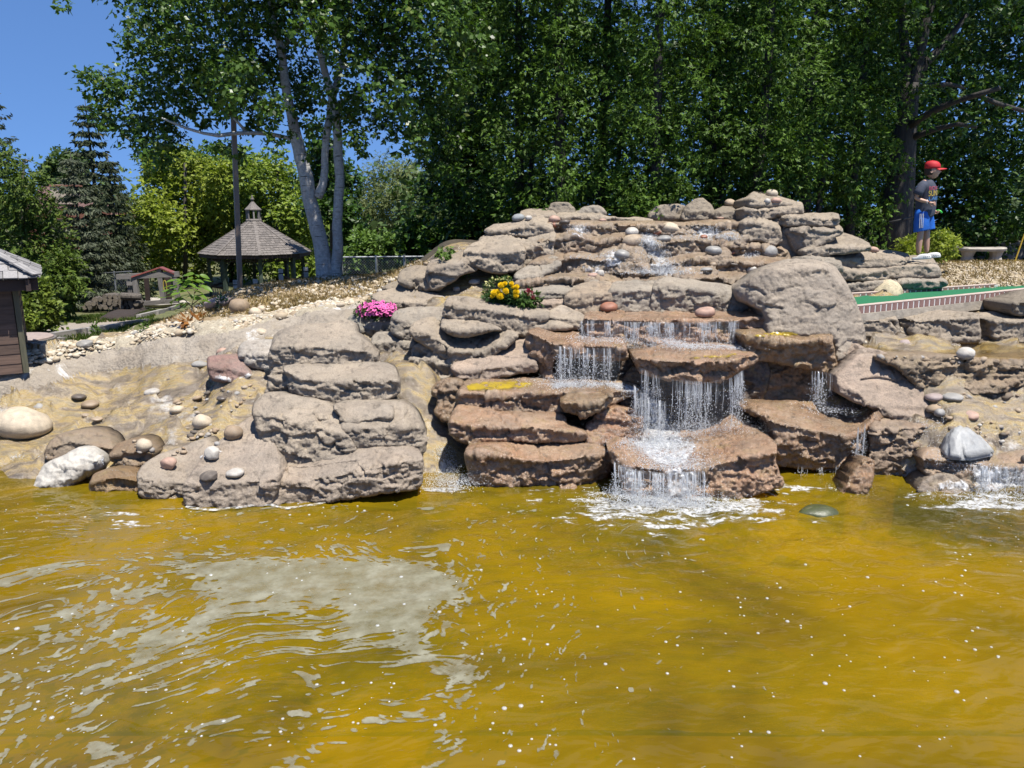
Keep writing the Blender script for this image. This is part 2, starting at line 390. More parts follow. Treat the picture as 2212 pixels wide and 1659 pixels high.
GM = {
 "stream_bed": m_stream(), "rock_bank": m_bank(),
 "gravel_bed": m_ground("gravel_soil", [(.3, (.36, .30, .21)), (.7, (.60, .53, .40))], 9, 60),
 "garden_mound": m_ground("dry_soil", [(.3, (.26, .19, .11)), (.5, (.40, .30, .17)), (.7, (.50, .42, .28))], 5, 50),
 "garden_path": m_ground("path_concrete", [(.3, (.36, .30, .24)), (.7, (.44, .38, .31))], 3, 90),
 "lawn": m_ground("lawn_soil", [(.3, (.085, .11, .03)), (.55, (.16, .16, .055)), (.75, (.36, .28, .12))], 1.1, 30),
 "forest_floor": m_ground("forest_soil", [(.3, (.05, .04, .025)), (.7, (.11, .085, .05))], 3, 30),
 "gravel_slope": m_ground("dry_gravel", [(.3, (.38, .29, .17)), (.7, (.58, .49, .35))], 5, 45),
}
def build_terrain():
    ys = [4.4]
    while ys[-1] < 7.2: ys.append(ys[-1] + .08)
    while ys[-1] < 11.5: ys.append(ys[-1] + .03)
    while ys[-1] < 13.5: ys.append(ys[-1] + .05)
    while ys[-1] < 170: ys.append(ys[-1] * 1.022 + .01)
    ys = np.array(ys); us = np.linspace(-1, 1, 460)
    X = us[None, :] * (ys[:, None] * .78 + 1.2); Y = np.repeat(ys[:, None], len(us), 1)
    n, k = X.shape; x = X.ravel(); y = Y.ravel(); z = terr(x, y); V = np.c_[x, y, z]
    # pits and lumps of the cast bank
    pp = project(V); jit = np.c_[fbm(V, 3, 3, 21), fbm(V, 3, 3, 27)] * 7
    bank = inpoly(pp + jit, BANK) & (y < 13)
    bed = ~bank & (y < 10.6) & (y > 7); tl, bd = cells(V + .08 * np.c_[fbm(V, 4, 2, 91), fbm(V, 4, 2, 93), 0 * x], 2.2, 5)
    V[:, 2] += np.where(bed, .34 * tl + .045 * fbm(V, 4, 4, 53, True) + .014 * fbm(V, 15, 3, 57, True), 0)
    V[:, 2] += np.where(bank, .25 * tl +  .055 * fbm(V, 3.5, 4, 33, True) + .02 * fbm(V, 14, 2, 39, True), 0)
    i = np.arange(n * k).reshape(n, k); F = np.stack([i[:-1, :-1], i[:-1, 1:], i[1:, 1:], i[1:, :-1]], -1).reshape(-1, 4)
    C = V[F].mean(1); cp = project(C); j2 = np.c_[fbm(C, 2.5, 3, 41), fbm(C, 2.5, 3, 47)] * 5; q = cp + j2
    near = C[:, 1] < 13
    zone = np.full(len(F), "lawn", dtype=object)
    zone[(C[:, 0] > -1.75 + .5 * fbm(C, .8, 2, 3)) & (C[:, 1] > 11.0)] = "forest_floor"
    zone[(C[:, 1] <= 11.9) & (C[:, 0] > -2.3)] = "stream_bed"; zone[(C[:, 1] <= 10.4) & (C[:, 0] > -6.5)] = "stream_bed"; zone[C[:, 1] < 7.9] = "stream_bed"
    zone[inpoly(q, PATHP) & (C[:, 1] > 10.4) & (C[:, 1] < 26)] = "garden_path"
    zone[inpoly(q, COVER) & (C[:, 1] > 10) & (C[:, 1] < 15.5)] = "garden_mound"
    zone[inpoly(q, GRAVEL) & (C[:, 1] > 9) & (C[:, 1] < 13.5)] = "gravel_bed"; zone[inpoly(q, BANK) & near] = "rock_bank"
    zone[(C[:, 0] > 5.3) & (C[:, 1] > 10.6) & (C[:, 1] < 17)] = "gravel_slope"
    zone[(C[:, 0] > 6.6) & (C[:, 1] < 11.5) & (C[:, 1] > 9.5)] = "gravel_slope"
    for nm in GM:
        f = F[zone == nm]
        if not len(f): continue
        u, inv = np.unique(f, return_inverse=True)
        o = link(nm, mesh_np(nm, V[u], inv.reshape(-1, 4), True), GM[nm]); tag(o, kind="structure")
build_terrain()

# ------------------------------------------------------------------ cast rockwork: solids with a front face, a top tread and real thickness
ROCKS = []
def spline(pts, step, closed=True):
    P = np.array(pts, float); n = len(P); out = []
    rng = range(n) if closed else range(n - 1)
    for i in rng:
        p0, p1, p2, p3 = (P[(i - 1) % n], P[i], P[(i + 1) % n], P[(i + 2) % n]) if closed else (P[max(i - 1, 0)], P[i], P[i + 1], P[min(i + 2, n - 1)])
        L = np.hypot(*(p2 - p1)); k = max(1, int(round(L / step)))
        for t in np.arange(k) / k:
            s = .42
            m1 = (p2 - p0) * s; m2 = (p3 - p1) * s
            out.append((2 * t**3 - 3 * t**2 + 1) * p1 + (t**3 - 2 * t**2 + t) * m1 + (-2 * t**3 + 3 * t**2) * p2 + (t**3 - t**2) * m2)
    if not closed: out.append(P[-1])
    return np.array(out)

class Rock:
    def __init__(s, outline, crease, Y0, lean, ts, lip=0.):
        s.lip = lip
        s.o = np.array(outline, float); s.Y0 = Y0; s.lean = lean; s.ts = ts
        if crease is not None:
            c = np.array([(p[0], p[1], p[2] if len(p) > 2 else 0.) for p in crease], float); c = c[np.argsort(c[:, 0])]; s.c = c
        else: s.c = None; s.z0 = float(at(s.o[:, 0].mean(), s.o[:, 1].max(), Y0).z)
    def depth(s, px, py):
        px = np.asarray(px, float); py = np.asarray(py, float); _, kz = ray(px, py)
        if s.c is None:
            return (s.Y0 + s.lean * (EYE - s.z0)) / (1 - s.lean * kz), np.ones_like(px)
        yc = np.interp(px, s.c[:, 0], s.c[:, 1]); D = s.Y0 + np.interp(px, s.c[:, 0], s.c[:, 2])
        _, kc = ray(px, yc); zc = EYE + kc * D
        ris = (D + s.lean * (EYE - zc)) / (1 - s.lean * kz)      # z falls below the crease: y = D + lean (z - zc)
        den = kz - s.ts; tre = np.where(den < -.012, (zc - s.ts * D - EYE) / np.minimum(den, -.012), D + 3)
        tre = np.clip(tre, D, D + 2.2)
        below = py >= yc; k = np.clip((py - yc - 1) / 7, 0, 1); ris = ris + s.lip * k * k * (3 - 2 * k)
        return np.where(below, ris, tre), np.clip((py - yc) / 8 + .5, 0, 1)

def rock(label, outline, crease=None, Y=8., lean=.15, ts=.10, wet=0., tint=(.49, .425, .345), rnd=(5, .035), T=.5, amp=1., step=3.1, name="boulder", cat="boulder",
         group="cast boulders and slabs of the rockwork", mat=None, cracks=(), soft=1, grow=1.6, lip=None):
    R = Rock(outline, crease, Y, lean, ts, lip if lip is not None else (.05 if wet > .5 else .018)); ROCKS.append(R)
    B = spline(outline, step); tn = np.roll(B, -1, 0) - np.roll(B, 1, 0); tn /= np.linalg.norm(tn, axis=1)[:, None] + 1e-9; ar_ = (B[:, 0] * np.roll(B[:, 1], -1) - np.roll(B[:, 0], -1) * B[:, 1]).sum(); B = B + np.c_[tn[:, 1], -tn[:, 0]] * (grow if ar_ > 0 else -grow); seed = len(ROCKS) * 7
    P3 = np.c_[B / 40., np.full(len(B), seed)]; jit = 2.6 * min(amp, 1.3)
    B = B + np.c_[fbm(P3, 1.6, 4, seed), fbm(P3, 1.6, 4, seed + 3)] * jit
    lo = B.min(0); hi = B.max(0)
    gx, gy = np.meshgrid(np.arange(lo[0], hi[0], step), np.arange(lo[1], hi[1], step * .9)); gx[::2] += step / 2
    I = np.c_[gx.ravel(), gy.ravel()] + RNG.uniform(-.25, .25, (gx.size, 2)) * step
    I = I[inpoly(I, B)]; I = I[polydist(I, B) > step * .55] if len(I) else I
    pts = np.vstack([B, I]) if len(I) else B; nb = len(B)
    vs, es, fs, ov, oe, of = delaunay_2d_cdt([Vector(p) for p in pts], [(i, (i + 1) % nb) for i in range(nb)], [], 1, 1e-5)
    if len(vs) != len(pts):                       # self-touching outline: keep what came out
        pts = np.array([(v.x, v.y) for v in vs])
    F = np.array([f for f in fs if len(f) == 3], int)
    e = polydist(pts, B); Yd, rw = R.depth(pts[:, 0], pts[:, 1])
    # soften the crease, round the rim away from the viewer
    if soft and len(F):
        E = np.unique(np.sort(np.vstack([F[:, [0, 1]], F[:, [1, 2]], F[:, [2, 0]]]), 1), axis=0)
        deg = np.bincount(E.ravel(), minlength=len(pts)).astype(float); deg[deg == 0] = 1
        for _ in range(soft):
            acc = np.zeros(len(pts)); np.add.at(acc, E[:, 0], Yd[E[:, 1]]); np.add.at(acc, E[:, 1], Yd[E[:, 0]]); Yd = .4 * Yd + .6 * acc / deg
    w, rr = rnd; q = np.clip(1 - e / w, 0, 1); Yd = Yd + rr * (1 - np.sqrt(np.clip(1 - q * q, 0, 1)))
    kx, kz = ray(pts[:, 0], pts[:, 1]); V = np.c_[kx * Yd, Yd, EYE + kz * Yd]
    # surface relief
    a, b, c = V[F[:, 0]], V[F[:, 1]], V[F[:, 2]]; fn = np.cross(b - a, c - a); flip = (fn * ((a + b + c) / 3 - np.array([0, 0, EYE]))).sum(1) > 0
    F[flip] = F[flip][:, [0, 2, 1]]; fn[flip] *= -1
    vn = np.zeros_like(V)
    for k in range(3): np.add.at(vn, F[:, k], fn)
    vn /= np.linalg.norm(vn, axis=1)[:, None] + 1e-9
    sc = np.array([1, 1, 1.6]); VV = V * sc
    pk = np.clip(fbm(V, 3.1, 3, seed + 4) * 2.2 + .25, 0, 1)
    tl, bd = cells(V * np.array([.8, .8, 1.5]) + .05 * np.c_[fbm(V, 5, 2, 91), fbm(V, 5, 2, 93), fbm(V, 5, 2, 95)], 3.4, seed)
    tl2, bd2 = cells(V * np.array([1, 1, 1.5]) + .02 * np.c_[fbm(V, 12, 2, 91), fbm(V, 12, 2, 93), fbm(V, 12, 2, 95)], 9., seed + 50)
    d = (.07 + .17 * rw) * tl - .024 * np.clip(1 - bd / .016, 0, 1) * (fbm(V, 2, 2, seed + 60) > .0) + .24 * rw * tl2
    d += .020 * fbm(VV, 2.6, 3, seed) + rw * (.022 * fbm(VV, 5, 3, seed + 5, True) - .038 * pk * np.clip(fbm(VV, 9, 3, seed + 6) * 1.6, 0, 1) + .016 * fbm(V, 22, 2, seed + 8, True)) + (1 - rw) * (.010 * fbm(V, 7, 3, seed + 2) + .006 * fbm(V, 24, 2, seed + 9, True))
    edge = np.clip(e / 5, .25, 1)
    V = V + vn * (d * amp * edge)[:, None]
    for cr in cracks:
        g = np.clip(1 - polydist(pts, spline(cr, 4, False), False) / 4.5, 0, 1); V[:, 1] += .045 * g
    pf = project(V); R.kd = KDTree(len(V))
    for q_, (u_, v_) in enumerate(pf): R.kd.insert((u_, v_, 0), q_)
    R.kd.balance(); R.fy = V[:, 1].copy()
    # closed back
    nb0 = nb; ctr = V[:nb0].mean(0); far = V[:, 1].max() + .05
    bk = V[:nb0].copy(); bk[:, 0] = ctr[0] + (bk[:, 0] - ctr[0]) * .93; bk[:, 2] = ctr[2] + (bk[:, 2] - ctr[2]) * .9 - .03
    bk[:, 1] = np.maximum(bk[:, 1] + T * .6, min(far, ctr[1] + T))
    n0 = len(V); V2 = np.vstack([V, bk, bk.mean(0)[None]]); i = np.arange(nb0); j = (i + 1) % nb0
    sgn = np.cross(pts[1] - pts[0], pts[2] - pts[1])
    area = (B[:, 0] * np.roll(B[:, 1], -1) - np.roll(B[:, 0], -1) * B[:, 1]).sum()
    side = np.vstack([np.c_[i, j, n0 + j], np.c_[i, n0 + j, n0 + i], np.c_[n0 + i, n0 + j, np.full(nb0, n0 + nb0)]])
    if area > 0: side = side[:, [0, 2, 1]]
    side = side[:, [0, 2, 1]]
    me = mesh_np(name, V2, np.vstack([F, side]), True)
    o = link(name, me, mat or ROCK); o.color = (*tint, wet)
    tag(o, label, cat, group)
    return o
def ground_many(px, py):
    kx, kz = ray(px, py); Y = np.full(len(px), 30.); prev = None
    for y in np.linspace(6, 14, 110):
        d = EYE + kz * y - terr(kx * y, np.full(len(px), y))
        if prev is not None:
            k = (d < 0) & (Y > 20); Y[k] = (y - 8 / 109) + (8 / 109) * prev[k] / (prev[k] - d[k])
        prev = d
    return Y
def surf(px, py):
    """depth of the actual first surface along many sight lines"""
    px = np.asarray(px, float); py = np.asarray(py, float); best = np.full(len(px), 99.)
    for R in ROCKS:
        lo = R.o.min(0); hi = R.o.max(0)
        if px.max() < lo[0] or px.min() > hi[0] or py.max() < lo[1] or py.min() > hi[1]: continue
        for j in np.where(inpoly(np.c_[px, py], R.o))[0]:
            _, q, _ = R.kd.find((px[j], py[j], 0)); best[j] = min(best[j], R.fy[q])
    k = best > 90
    if k.any(): best[k] = ground_many(px[k], py[k])
    return best
def hit(px, py):
    """first solid met along a sight line: rock or ground"""
    best = ground(px, py)
    for R in ROCKS:
        if inpoly([(px, py)], R.o)[0]:
            Yd = float(R.depth(np.array([px]), np.array([py]))[0][0])
            if Yd < best.y: best = at(px, py, Yd)
    return best
# ------------------------------------------------------------------ the rocks, back to front
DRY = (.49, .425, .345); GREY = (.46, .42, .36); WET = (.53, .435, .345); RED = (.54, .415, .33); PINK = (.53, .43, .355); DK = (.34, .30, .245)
# behind the top pool
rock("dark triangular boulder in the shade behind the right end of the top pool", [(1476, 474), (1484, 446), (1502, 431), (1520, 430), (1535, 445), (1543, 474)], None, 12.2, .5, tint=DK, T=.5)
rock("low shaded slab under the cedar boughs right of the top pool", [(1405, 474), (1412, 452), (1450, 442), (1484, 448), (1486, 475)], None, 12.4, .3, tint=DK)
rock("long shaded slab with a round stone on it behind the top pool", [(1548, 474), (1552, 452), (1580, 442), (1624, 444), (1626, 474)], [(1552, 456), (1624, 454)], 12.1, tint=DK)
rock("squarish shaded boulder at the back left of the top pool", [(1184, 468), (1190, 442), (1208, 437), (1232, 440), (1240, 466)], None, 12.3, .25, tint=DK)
rock("small rounded rock on the low wall behind the top pool", [(1248, 464), (1258, 449), (1285, 444), (1302, 449), (1307, 464)], None, 12.2, .4, tint=GREY)
rock("pale low wall slab along the back of the top pool", [(1198, 478), (1204, 463), (1240, 457), (1290, 456), (1310, 468), (1400, 472), (1404, 482), (1300, 482)], [(1204, 466), (1300, 464), (1400, 474)], 11.9, tint=DRY)
# stepped cascade
CAS = "stepped ledges of the upper cascade"
def step(label, o, c, Y, **k): return rock(label, o, c, Y, name="cascade_step", cat="rock ledge", group=CAS, wet=.65, tint=(.46, .395, .315), amp=1.7, rnd=(5, .04), **k)
step("uppermost wet ledge where the top pool spills over", [(1190, 476), (1300, 478), (1450, 479), (1617, 478), (1622, 520), (1450, 530), (1185, 535)], [(1190, 481), (1300, 484), (1450, 484), (1617, 482)], 11.5, lean=.12, T=1.2)
step("second wet ledge of the upper cascade below the top pool lip", [(1170, 512), (1230, 500), (1290, 508), (1350, 500), (1420, 512), (1480, 505), (1560, 512), (1625, 508), (1685, 530), (1690, 572), (1450, 575), (1165, 575)], [(1170, 520), (1240, 508), (1290, 520), (1350, 512), (1430, 524), (1500, 516), (1570, 526), (1685, 535)], 11.05, lean=.12, T=.9)
step("third wet ledge of the upper cascade with white water across it", [(1160, 558), (1230, 545), (1300, 550), (1360, 540), (1420, 556), (1500, 545), (1560, 552), (1640, 548), (1700, 560), (1690, 600), (1450, 612), (1150, 608)], [(1160, 568), (1240, 554), (1300, 562), (1370, 553), (1430, 572), (1510, 556), (1590, 566), (1700, 568)], 10.55, lean=.12, T=.8)
step("lowest wet ledge of the upper cascade above the long stone band", [(1120, 600), (1200, 592), (1300, 590), (1400, 600), (1470, 590), (1540, 585), (1620, 590), (1660, 600), (1640, 640), (1400, 640), (1120, 630)], [(1120, 610), (1200, 600), (1300, 602), (1400, 610), (1480, 602), (1560, 598), (1660, 606)], 10.15, lean=.12, T=.8)
for lb, o, y in (("rounded wet hump left of centre on the upper cascade", [(1205, 535), (1215, 515), (1250, 510), (1285, 520), (1290, 545), (1260, 556), (1215, 552)], 11.0),
                 ("wet hump on the cascade beside the tan boulder", [(1290, 560), (1300, 542), (1340, 532), (1390, 538), (1395, 566), (1350, 580), (1300, 576)], 10.6),
                 ("dark wet hump left of the white water on the cascade", [(1325, 590), (1340, 566), (1375, 560), (1400, 575), (1395, 595), (1350, 600)], 10.3),
                 ("wet grey hump on the right half of the upper cascade", [(1520, 562), (1535, 540), (1565, 535), (1580, 552), (1570, 574), (1535, 580)], 10.5),
                 ("brown wet hump under the pool lip right of centre", [(1540, 524), (1548, 506), (1580, 500), (1612, 510), (1612, 530), (1570, 536)], 11.0),
                 ("wet hump at the foot of the white water on the cascade", [(1460, 600), (1475, 578), (1520, 575), (1550, 590), (1540, 612), (1480, 614)], 10.2)):
    rock(lb, o, None, y, .9, wet=.5, tint=(.44, .38, .31), amp=1.6, rnd=(16, .16), name="wet_hump", cat="rock")
# tower and terraces right of the cascade
rock("top capstone of the right rock tower with small stones on it", [(1621, 446), (1624, 419), (1640, 416), (1680, 425), (1712, 433), (1722, 441), (1715, 448), (1650, 450)], [(1624, 428), (1650, 436), (1716, 440)], 11.6, tint=DRY)
rock("second slab from the top of the right rock tower", [(1610, 474), (1609, 447), (1625, 440), (1680, 438), (1728, 438), (1734, 450), (1731, 464), (1690, 466), (1650, 474)], [(1610, 450, .1), (1640, 452), (1730, 446)], 11.45, tint=DRY, cracks=[[(1640, 448), (1648, 462), (1645, 472)]])
rock("tall left end of the right rock tower beside the cascade", [(1607, 518), (1610, 462), (1650, 464), (1676, 476), (1690, 516), (1672, 530), (1640, 520)], [(1610, 480), (1640, 478), (1690, 488)], 11.2, tint=DRY, amp=1.2)
rock("long flat shelf jutting right from the rock tower", [(1672, 484), (1674, 464), (1686, 461), (1740, 462), (1800, 460), (1811, 468), (1811, 482), (1800, 488), (1740, 487), (1690, 488)], [(1674, 470, .35), (1700, 468), (1811, 472)], 11.15, tint=DRY)
rock("shadowed recess block beneath the tower shelf", [(1682, 557), (1690, 505), (1698, 484), (1740, 500), (1740, 557)], None, 11.25, .1, tint=DRY)
rock("thick slanting slab below the tower shelf", [(1702, 510), (1700, 486), (1730, 483), (1800, 484), (1818, 492), (1820, 503), (1800, 516), (1765, 535), (1735, 546), (1716, 540)], [(1702, 496, .2), (1740, 494), (1790, 496), (1820, 496)], 11.0, tint=DRY, cracks=[[(1722, 488), (1745, 498), (1780, 508), (1812, 502)]])
rock("sloping pale slab descending right of the rock tower", [(1732, 548), (1745, 530), (1780, 514), (1815, 503), (1850, 514), (1876, 527), (1880, 541), (1840, 545), (1790, 552), (1750, 556)], [(1735, 540), (1790, 534), (1876, 534)], 10.85, ts=.2, tint=DRY)
rock("upper layer of the terrace left of the boy", [(1768, 562), (1790, 549), (1830, 541), (1900, 540), (1956, 548), (1963, 562), (1940, 578), (1880, 578), (1800, 576)], [(1770, 560), (1850, 560), (1960, 560)], 10.95, ts=.25, tint=DRY, cracks=[[(1820, 558), (1870, 564), (1920, 560), (1955, 552)]])
rock("lower curved layer of the terrace left of the boy", [(1772, 562), (1790, 585), (1815, 603), (1850, 606), (1915, 603), (1912, 580), (1880, 574), (1810, 570)], [(1775, 572), (1850, 588), (1912, 584)], 10.8, ts=.25, tint=DRY)
rock("squat rock the boy stands on", [(1903, 576), (1908, 592), (1925, 601), (1970, 600), (2025, 599), (2031, 586), (2022, 568), (2011, 556), (1975, 553), (1945, 557), (1922, 563)], [(1905, 578), (1930, 575), (1980, 571), (2028, 574)], 10.9, ts=.05, tint=DRY, amp=.8)
rock("long bottom slab of the terrace behind the putting green", [(1822, 612), (1826, 630), (1900, 628), (2036, 620), (2036, 601), (1980, 597), (1900, 600), (1850, 603)], [(1824, 614), (1900, 608), (2036, 604)], 10.75, tint=GREY)
rock("wedge rock tucked behind the big smooth boulder", [(1732, 558), (1750, 551), (1790, 549), (1815, 562), (1818, 588), (1790, 584), (1760, 570)], [(1735, 558), (1815, 570)], 10.6, tint=GREY)
# upper left banks
rock("upper strata slab left of the cascade", [(1050, 504), (1065, 486), (1100, 481), (1160, 467), (1186, 470), (1194, 490), (1192, 508), (1130, 510)], [(1052, 500), (1100, 496), (1150, 484), (1192, 492)], 11.35, ts=.3, tint=DRY, cracks=[[(1060, 498), (1110, 490), (1160, 486), (1190, 478)]])
rock("middle strata slab left of the cascade with a dark crack", [(1036, 517), (1060, 504), (1130, 504), (1195, 499), (1196, 530), (1190, 575), (1135, 590), (1100, 560), (1045, 526)], [(1038, 520, .2), (1090, 530), (1130, 540), (1192, 520)], 11.0, ts=.35, tint=DRY, cracks=[[(1127, 505), (1146, 523), (1160, 516), (1192, 500)], [(1045, 520), (1100, 516), (1128, 506)]])
rock("broad rough boulder on the upper left bank", [(1002, 542), (1008, 562), (1040, 580), (1080, 592), (1122, 582), (1134, 552), (1126, 525), (1080, 518), (1030, 524)], [(1004, 544), (1050, 546), (1128, 540)], 10.75, ts=.3, tint=DRY)
rock("capstone at the left end of the top pool carrying cobbles", [(1122, 472), (1124, 462), (1132, 454), (1180, 451), (1198, 460), (1200, 476), (1160, 476)], [(1124, 465), (1196, 464)], 11.75, tint=DRY)
rock("tilted slab with a dark side leading up to the cascade", [(1114, 592), (1117, 606), (1152, 614), (1168, 604), (1208, 577), (1208, 561), (1190, 555), (1140, 574)], [(1115, 598), (1160, 596), (1206, 570, .25)], 10.2, ts=.3, tint=GREY)
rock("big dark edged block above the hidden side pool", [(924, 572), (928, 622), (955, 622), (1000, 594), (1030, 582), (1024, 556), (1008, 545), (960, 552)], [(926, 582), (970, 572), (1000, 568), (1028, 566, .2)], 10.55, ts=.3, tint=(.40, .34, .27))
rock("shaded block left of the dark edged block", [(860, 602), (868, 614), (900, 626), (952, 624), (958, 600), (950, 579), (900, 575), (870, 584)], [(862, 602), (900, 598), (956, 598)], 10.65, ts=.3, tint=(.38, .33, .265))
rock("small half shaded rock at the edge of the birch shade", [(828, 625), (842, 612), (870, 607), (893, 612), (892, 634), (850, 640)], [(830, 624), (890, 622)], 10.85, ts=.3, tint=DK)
rock("wide sloping slab behind the pink petunias", [(800, 642), (830, 628), (900, 622), (945, 636), (962, 652), (940, 672), (900, 672), (840, 662)], [(802, 646), (860, 652), (960, 656)], 10.3, ts=.3, tint=DRY)
rock("thin shelf above the yellow marigolds", [(1118, 632), (1150, 612), (1220, 605), (1292, 606), (1275, 622), (1240, 642), (1180, 645)], [(1120, 636), (1180, 630), (1240, 630), (1290, 612)], 9.9, ts=.2, tint=GREY)
rock("smooth flat rock right of the marigold planter", [(1150, 660), (1160, 638), (1200, 634), (1242, 640), (1240, 660), (1190, 672)], [(1152, 656), (1238, 654)], 9.75, ts=.25, tint=PINK)
# long band above the top fall
rock("tan rounded end of the long stone band above the falls", [(1220, 655), (1230, 630), (1262, 612), (1316, 608), (1322, 640), (1310, 676), (1285, 684), (1245, 676)], [(1224, 640), (1262, 636), (1318, 632)], 9.6, ts=.3, tint=(.52, .43, .33), wet=.1)
rock("middle block of the long stone band above the falls", [(1300, 660), (1312, 622), (1335, 608), (1385, 607), (1424, 612), (1424, 672), (1360, 676), (1310, 676)], [(1306, 640), (1320, 628), (1424, 624)], 9.62, ts=.2, tint=GREY, wet=.05)
rock("right block of the long stone band above the falls", [(1412, 672), (1414, 612), (1440, 599), (1500, 606), (1570, 617), (1622, 640), (1606, 672), (1500, 676)], [(1414, 622), (1450, 616), (1520, 626), (1620, 646)], 9.6, ts=.3, tint=GREY, wet=.05)
# big boulder and right-hand rocks
rock("huge smooth grey boulder dominating the right of the falls", [(1590, 627), (1600, 648), (1640, 668), (1652, 690), (1652, 722), (1700, 728), (1790, 736), (1800, 755), (1808, 782), (1840, 768), (1866, 738), (1864, 700), (1852, 660), (1832, 620), (1812, 588), (1800, 575), (1760, 563), (1700, 561), (1650, 579), (1610, 609)],
     [(1590, 615, .35), (1620, 604, .1), (1660, 588), (1730, 575), (1790, 582, 0), (1830, 622, 0), (1866, 700, 0)], 9.0, lean=.42, ts=.5, tint=(.50, .44, .37), rnd=(18, .16), T=.9, amp=.55, soft=8, cracks=[[(1610, 618), (1640, 628), (1655, 640)], [(1640, 655), (1660, 662), (1690, 668)]])
BLK = "cut stone blocks beside the right pool"
def block(lb, o, c, Y): return rock(lb, o, c, Y, lean=.06, ts=.1, tint=(.48, .415, .335), name="stone_block", cat="stone block", group=BLK, rnd=(6, .05), amp=1.1)
block("left cut block half behind the huge boulder, beside the right pool", [(1850, 678), (1856, 742), (1900, 742), (1945, 738), (1944, 712), (1937, 688), (1925, 673), (1895, 669), (1860, 671)], [(1852, 690), (1900, 692), (1940, 690)], 9.2)
block("middle cut block with a shaded left end beside the right pool", [(1934, 684), (1937, 712), (1944, 736), (1974, 742), (2060, 741), (2114, 737), (2114, 690), (2102, 676), (2000, 672), (1950, 672)], [(1934, 682, .35), (1975, 692), (2040, 688), (2113, 686)], 9.2)
block("rightmost cut block beside the right pool, cut by the photo's edge", [(2110, 684), (2112, 734), (2150, 738), (2300, 737), (2300, 680), (2130, 675)], [(2110, 684, .3), (2150, 694), (2300, 692)], 9.25)
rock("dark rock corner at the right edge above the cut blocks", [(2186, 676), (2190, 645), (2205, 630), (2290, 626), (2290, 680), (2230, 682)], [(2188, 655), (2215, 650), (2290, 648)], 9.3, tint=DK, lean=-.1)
rock("rugged wall under the lip of the right pool with wet streaks", [(1895, 772), (1960, 764), (2080, 768), (2180, 774), (2300, 772), (2300, 860), (2140, 866), (2075, 868), (2010, 866), (1960, 812), (1935, 790)], [(1895, 770), (1960, 768), (2080, 774), (2180, 780), (2300, 778)], 8.25, lean=.2, ts=.02, wet=.45, tint=(.42, .345, .25), amp=1.7, T=.9, name="pool_wall", cat="rock ledge")
rock("pinkish rough rock between the falls and the right slab", [(1796, 778), (1802, 832), (1816, 846), (1842, 828), (1872, 792), (1872, 760), (1850, 746), (1820, 762)], None, 8.55, .5, tint=PINK, wet=.1, amp=1.2)
rock("large sloping slab right of the main falls", [(1806, 812), (1814, 848), (1840, 864), (1895, 884), (1906, 898), (1960, 915), (2006, 913), (2018, 900), (2003, 860), (1977, 810), (1950, 785), (1920, 766), (1880, 754), (1858, 764), (1830, 790)],
     [(1808, 830, .2), (1850, 848, .1), (1900, 884), (1960, 900), (2016, 900)], 7.95, lean=.15, ts=.95, tint=PINK, wet=.06, amp=1.1, T=.6, cracks=[[(1862, 822), (1900, 818), (1935, 826), (1950, 822)], [(1905, 795), (1940, 792), (1965, 800)]])
rock("wet rough rock at the waterline below the sloping slab", [(1885, 914), (1880, 960), (1876, 1005), (1892, 1028), (1950, 1036), (1985, 1024), (2008, 985), (2020, 930), (2012, 908), (1960, 908), (1910, 902)], [(1885, 922), (1950, 926), (2014, 922)], 7.75, lean=.15, ts=.2, tint=(.46, .37, .29), wet=.4, amp=1.6)
rock("low wet grey rock beside the right splash", [(1985, 1070), (1993, 1040), (2020, 1024), (2060, 1028), (2095, 1050), (2105, 1075), (2040, 1082)], None, 7.15, .8, tint=(.40, .37, .33), wet=.6)
rock("sloping wet shelf under the grey pyramid boulder", [(1990, 985), (2020, 968), (2080, 985), (2160, 980), (2300, 975), (2300, 1075), (2180, 1072), (2100, 1060), (2010, 1030)], [(1992, 990), (2080, 1000), (2160, 1005), (2300, 1000)], 7.35, lean=.25, ts=.25, wet=.6, tint=WET, amp=1.5, name="rock_ledge", cat="rock ledge")
rock("small wet ledge with a thin fall at the right edge", [(2120, 925), (2150, 905), (2220, 900), (2300, 900), (2300, 965), (2180, 966), (2130, 955)], [(2122, 925), (2180, 915), (2300, 915)], 7.9, lean=.1, ts=.2, wet=.6, tint=WET, name="rock_ledge", cat="rock ledge")
# centre-left dry formation
rock("pale grey green boulder holding the pink petunias", [(752, 692), (762, 718), (800, 724), (848, 714), (852, 690), (840, 679), (800, 674), (775, 675)], None, 9.85, .6, tint=(.45, .44, .38), rnd=(18, .15), amp=.8)
rock("rounded lobe of rock left of the layered slabs", [(802, 736), (804, 762), (830, 768), (880, 768), (899, 757), (893, 732), (852, 720), (815, 718)], [(804, 742), (850, 738), (896, 742)], 9.3, ts=.4, tint=GREY)
rock("long slab with a blunt left end above the layered slabs", [(846, 690), (848, 720), (870, 731), (895, 740), (905, 712), (962, 698), (968, 668), (900, 664), (855, 671)], [(846, 686, .15), (862, 690), (900, 700), (966, 684)], 9.35, ts=.3, tint=GREY)
rock("planter slab under the yellow marigolds", [(961, 662), (959, 686), (1000, 692), (1035, 692), (1060, 703), (1082, 715), (1112, 726), (1142, 729), (1164, 716), (1180, 692), (1186, 672), (1150, 662), (1060, 651), (1000, 640), (970, 645)], [(961, 656), (1000, 662), (1060, 670), (1120, 682), (1184, 686)], 9.15, ts=.25, tint=(.45, .39, .32), amp=1.3)
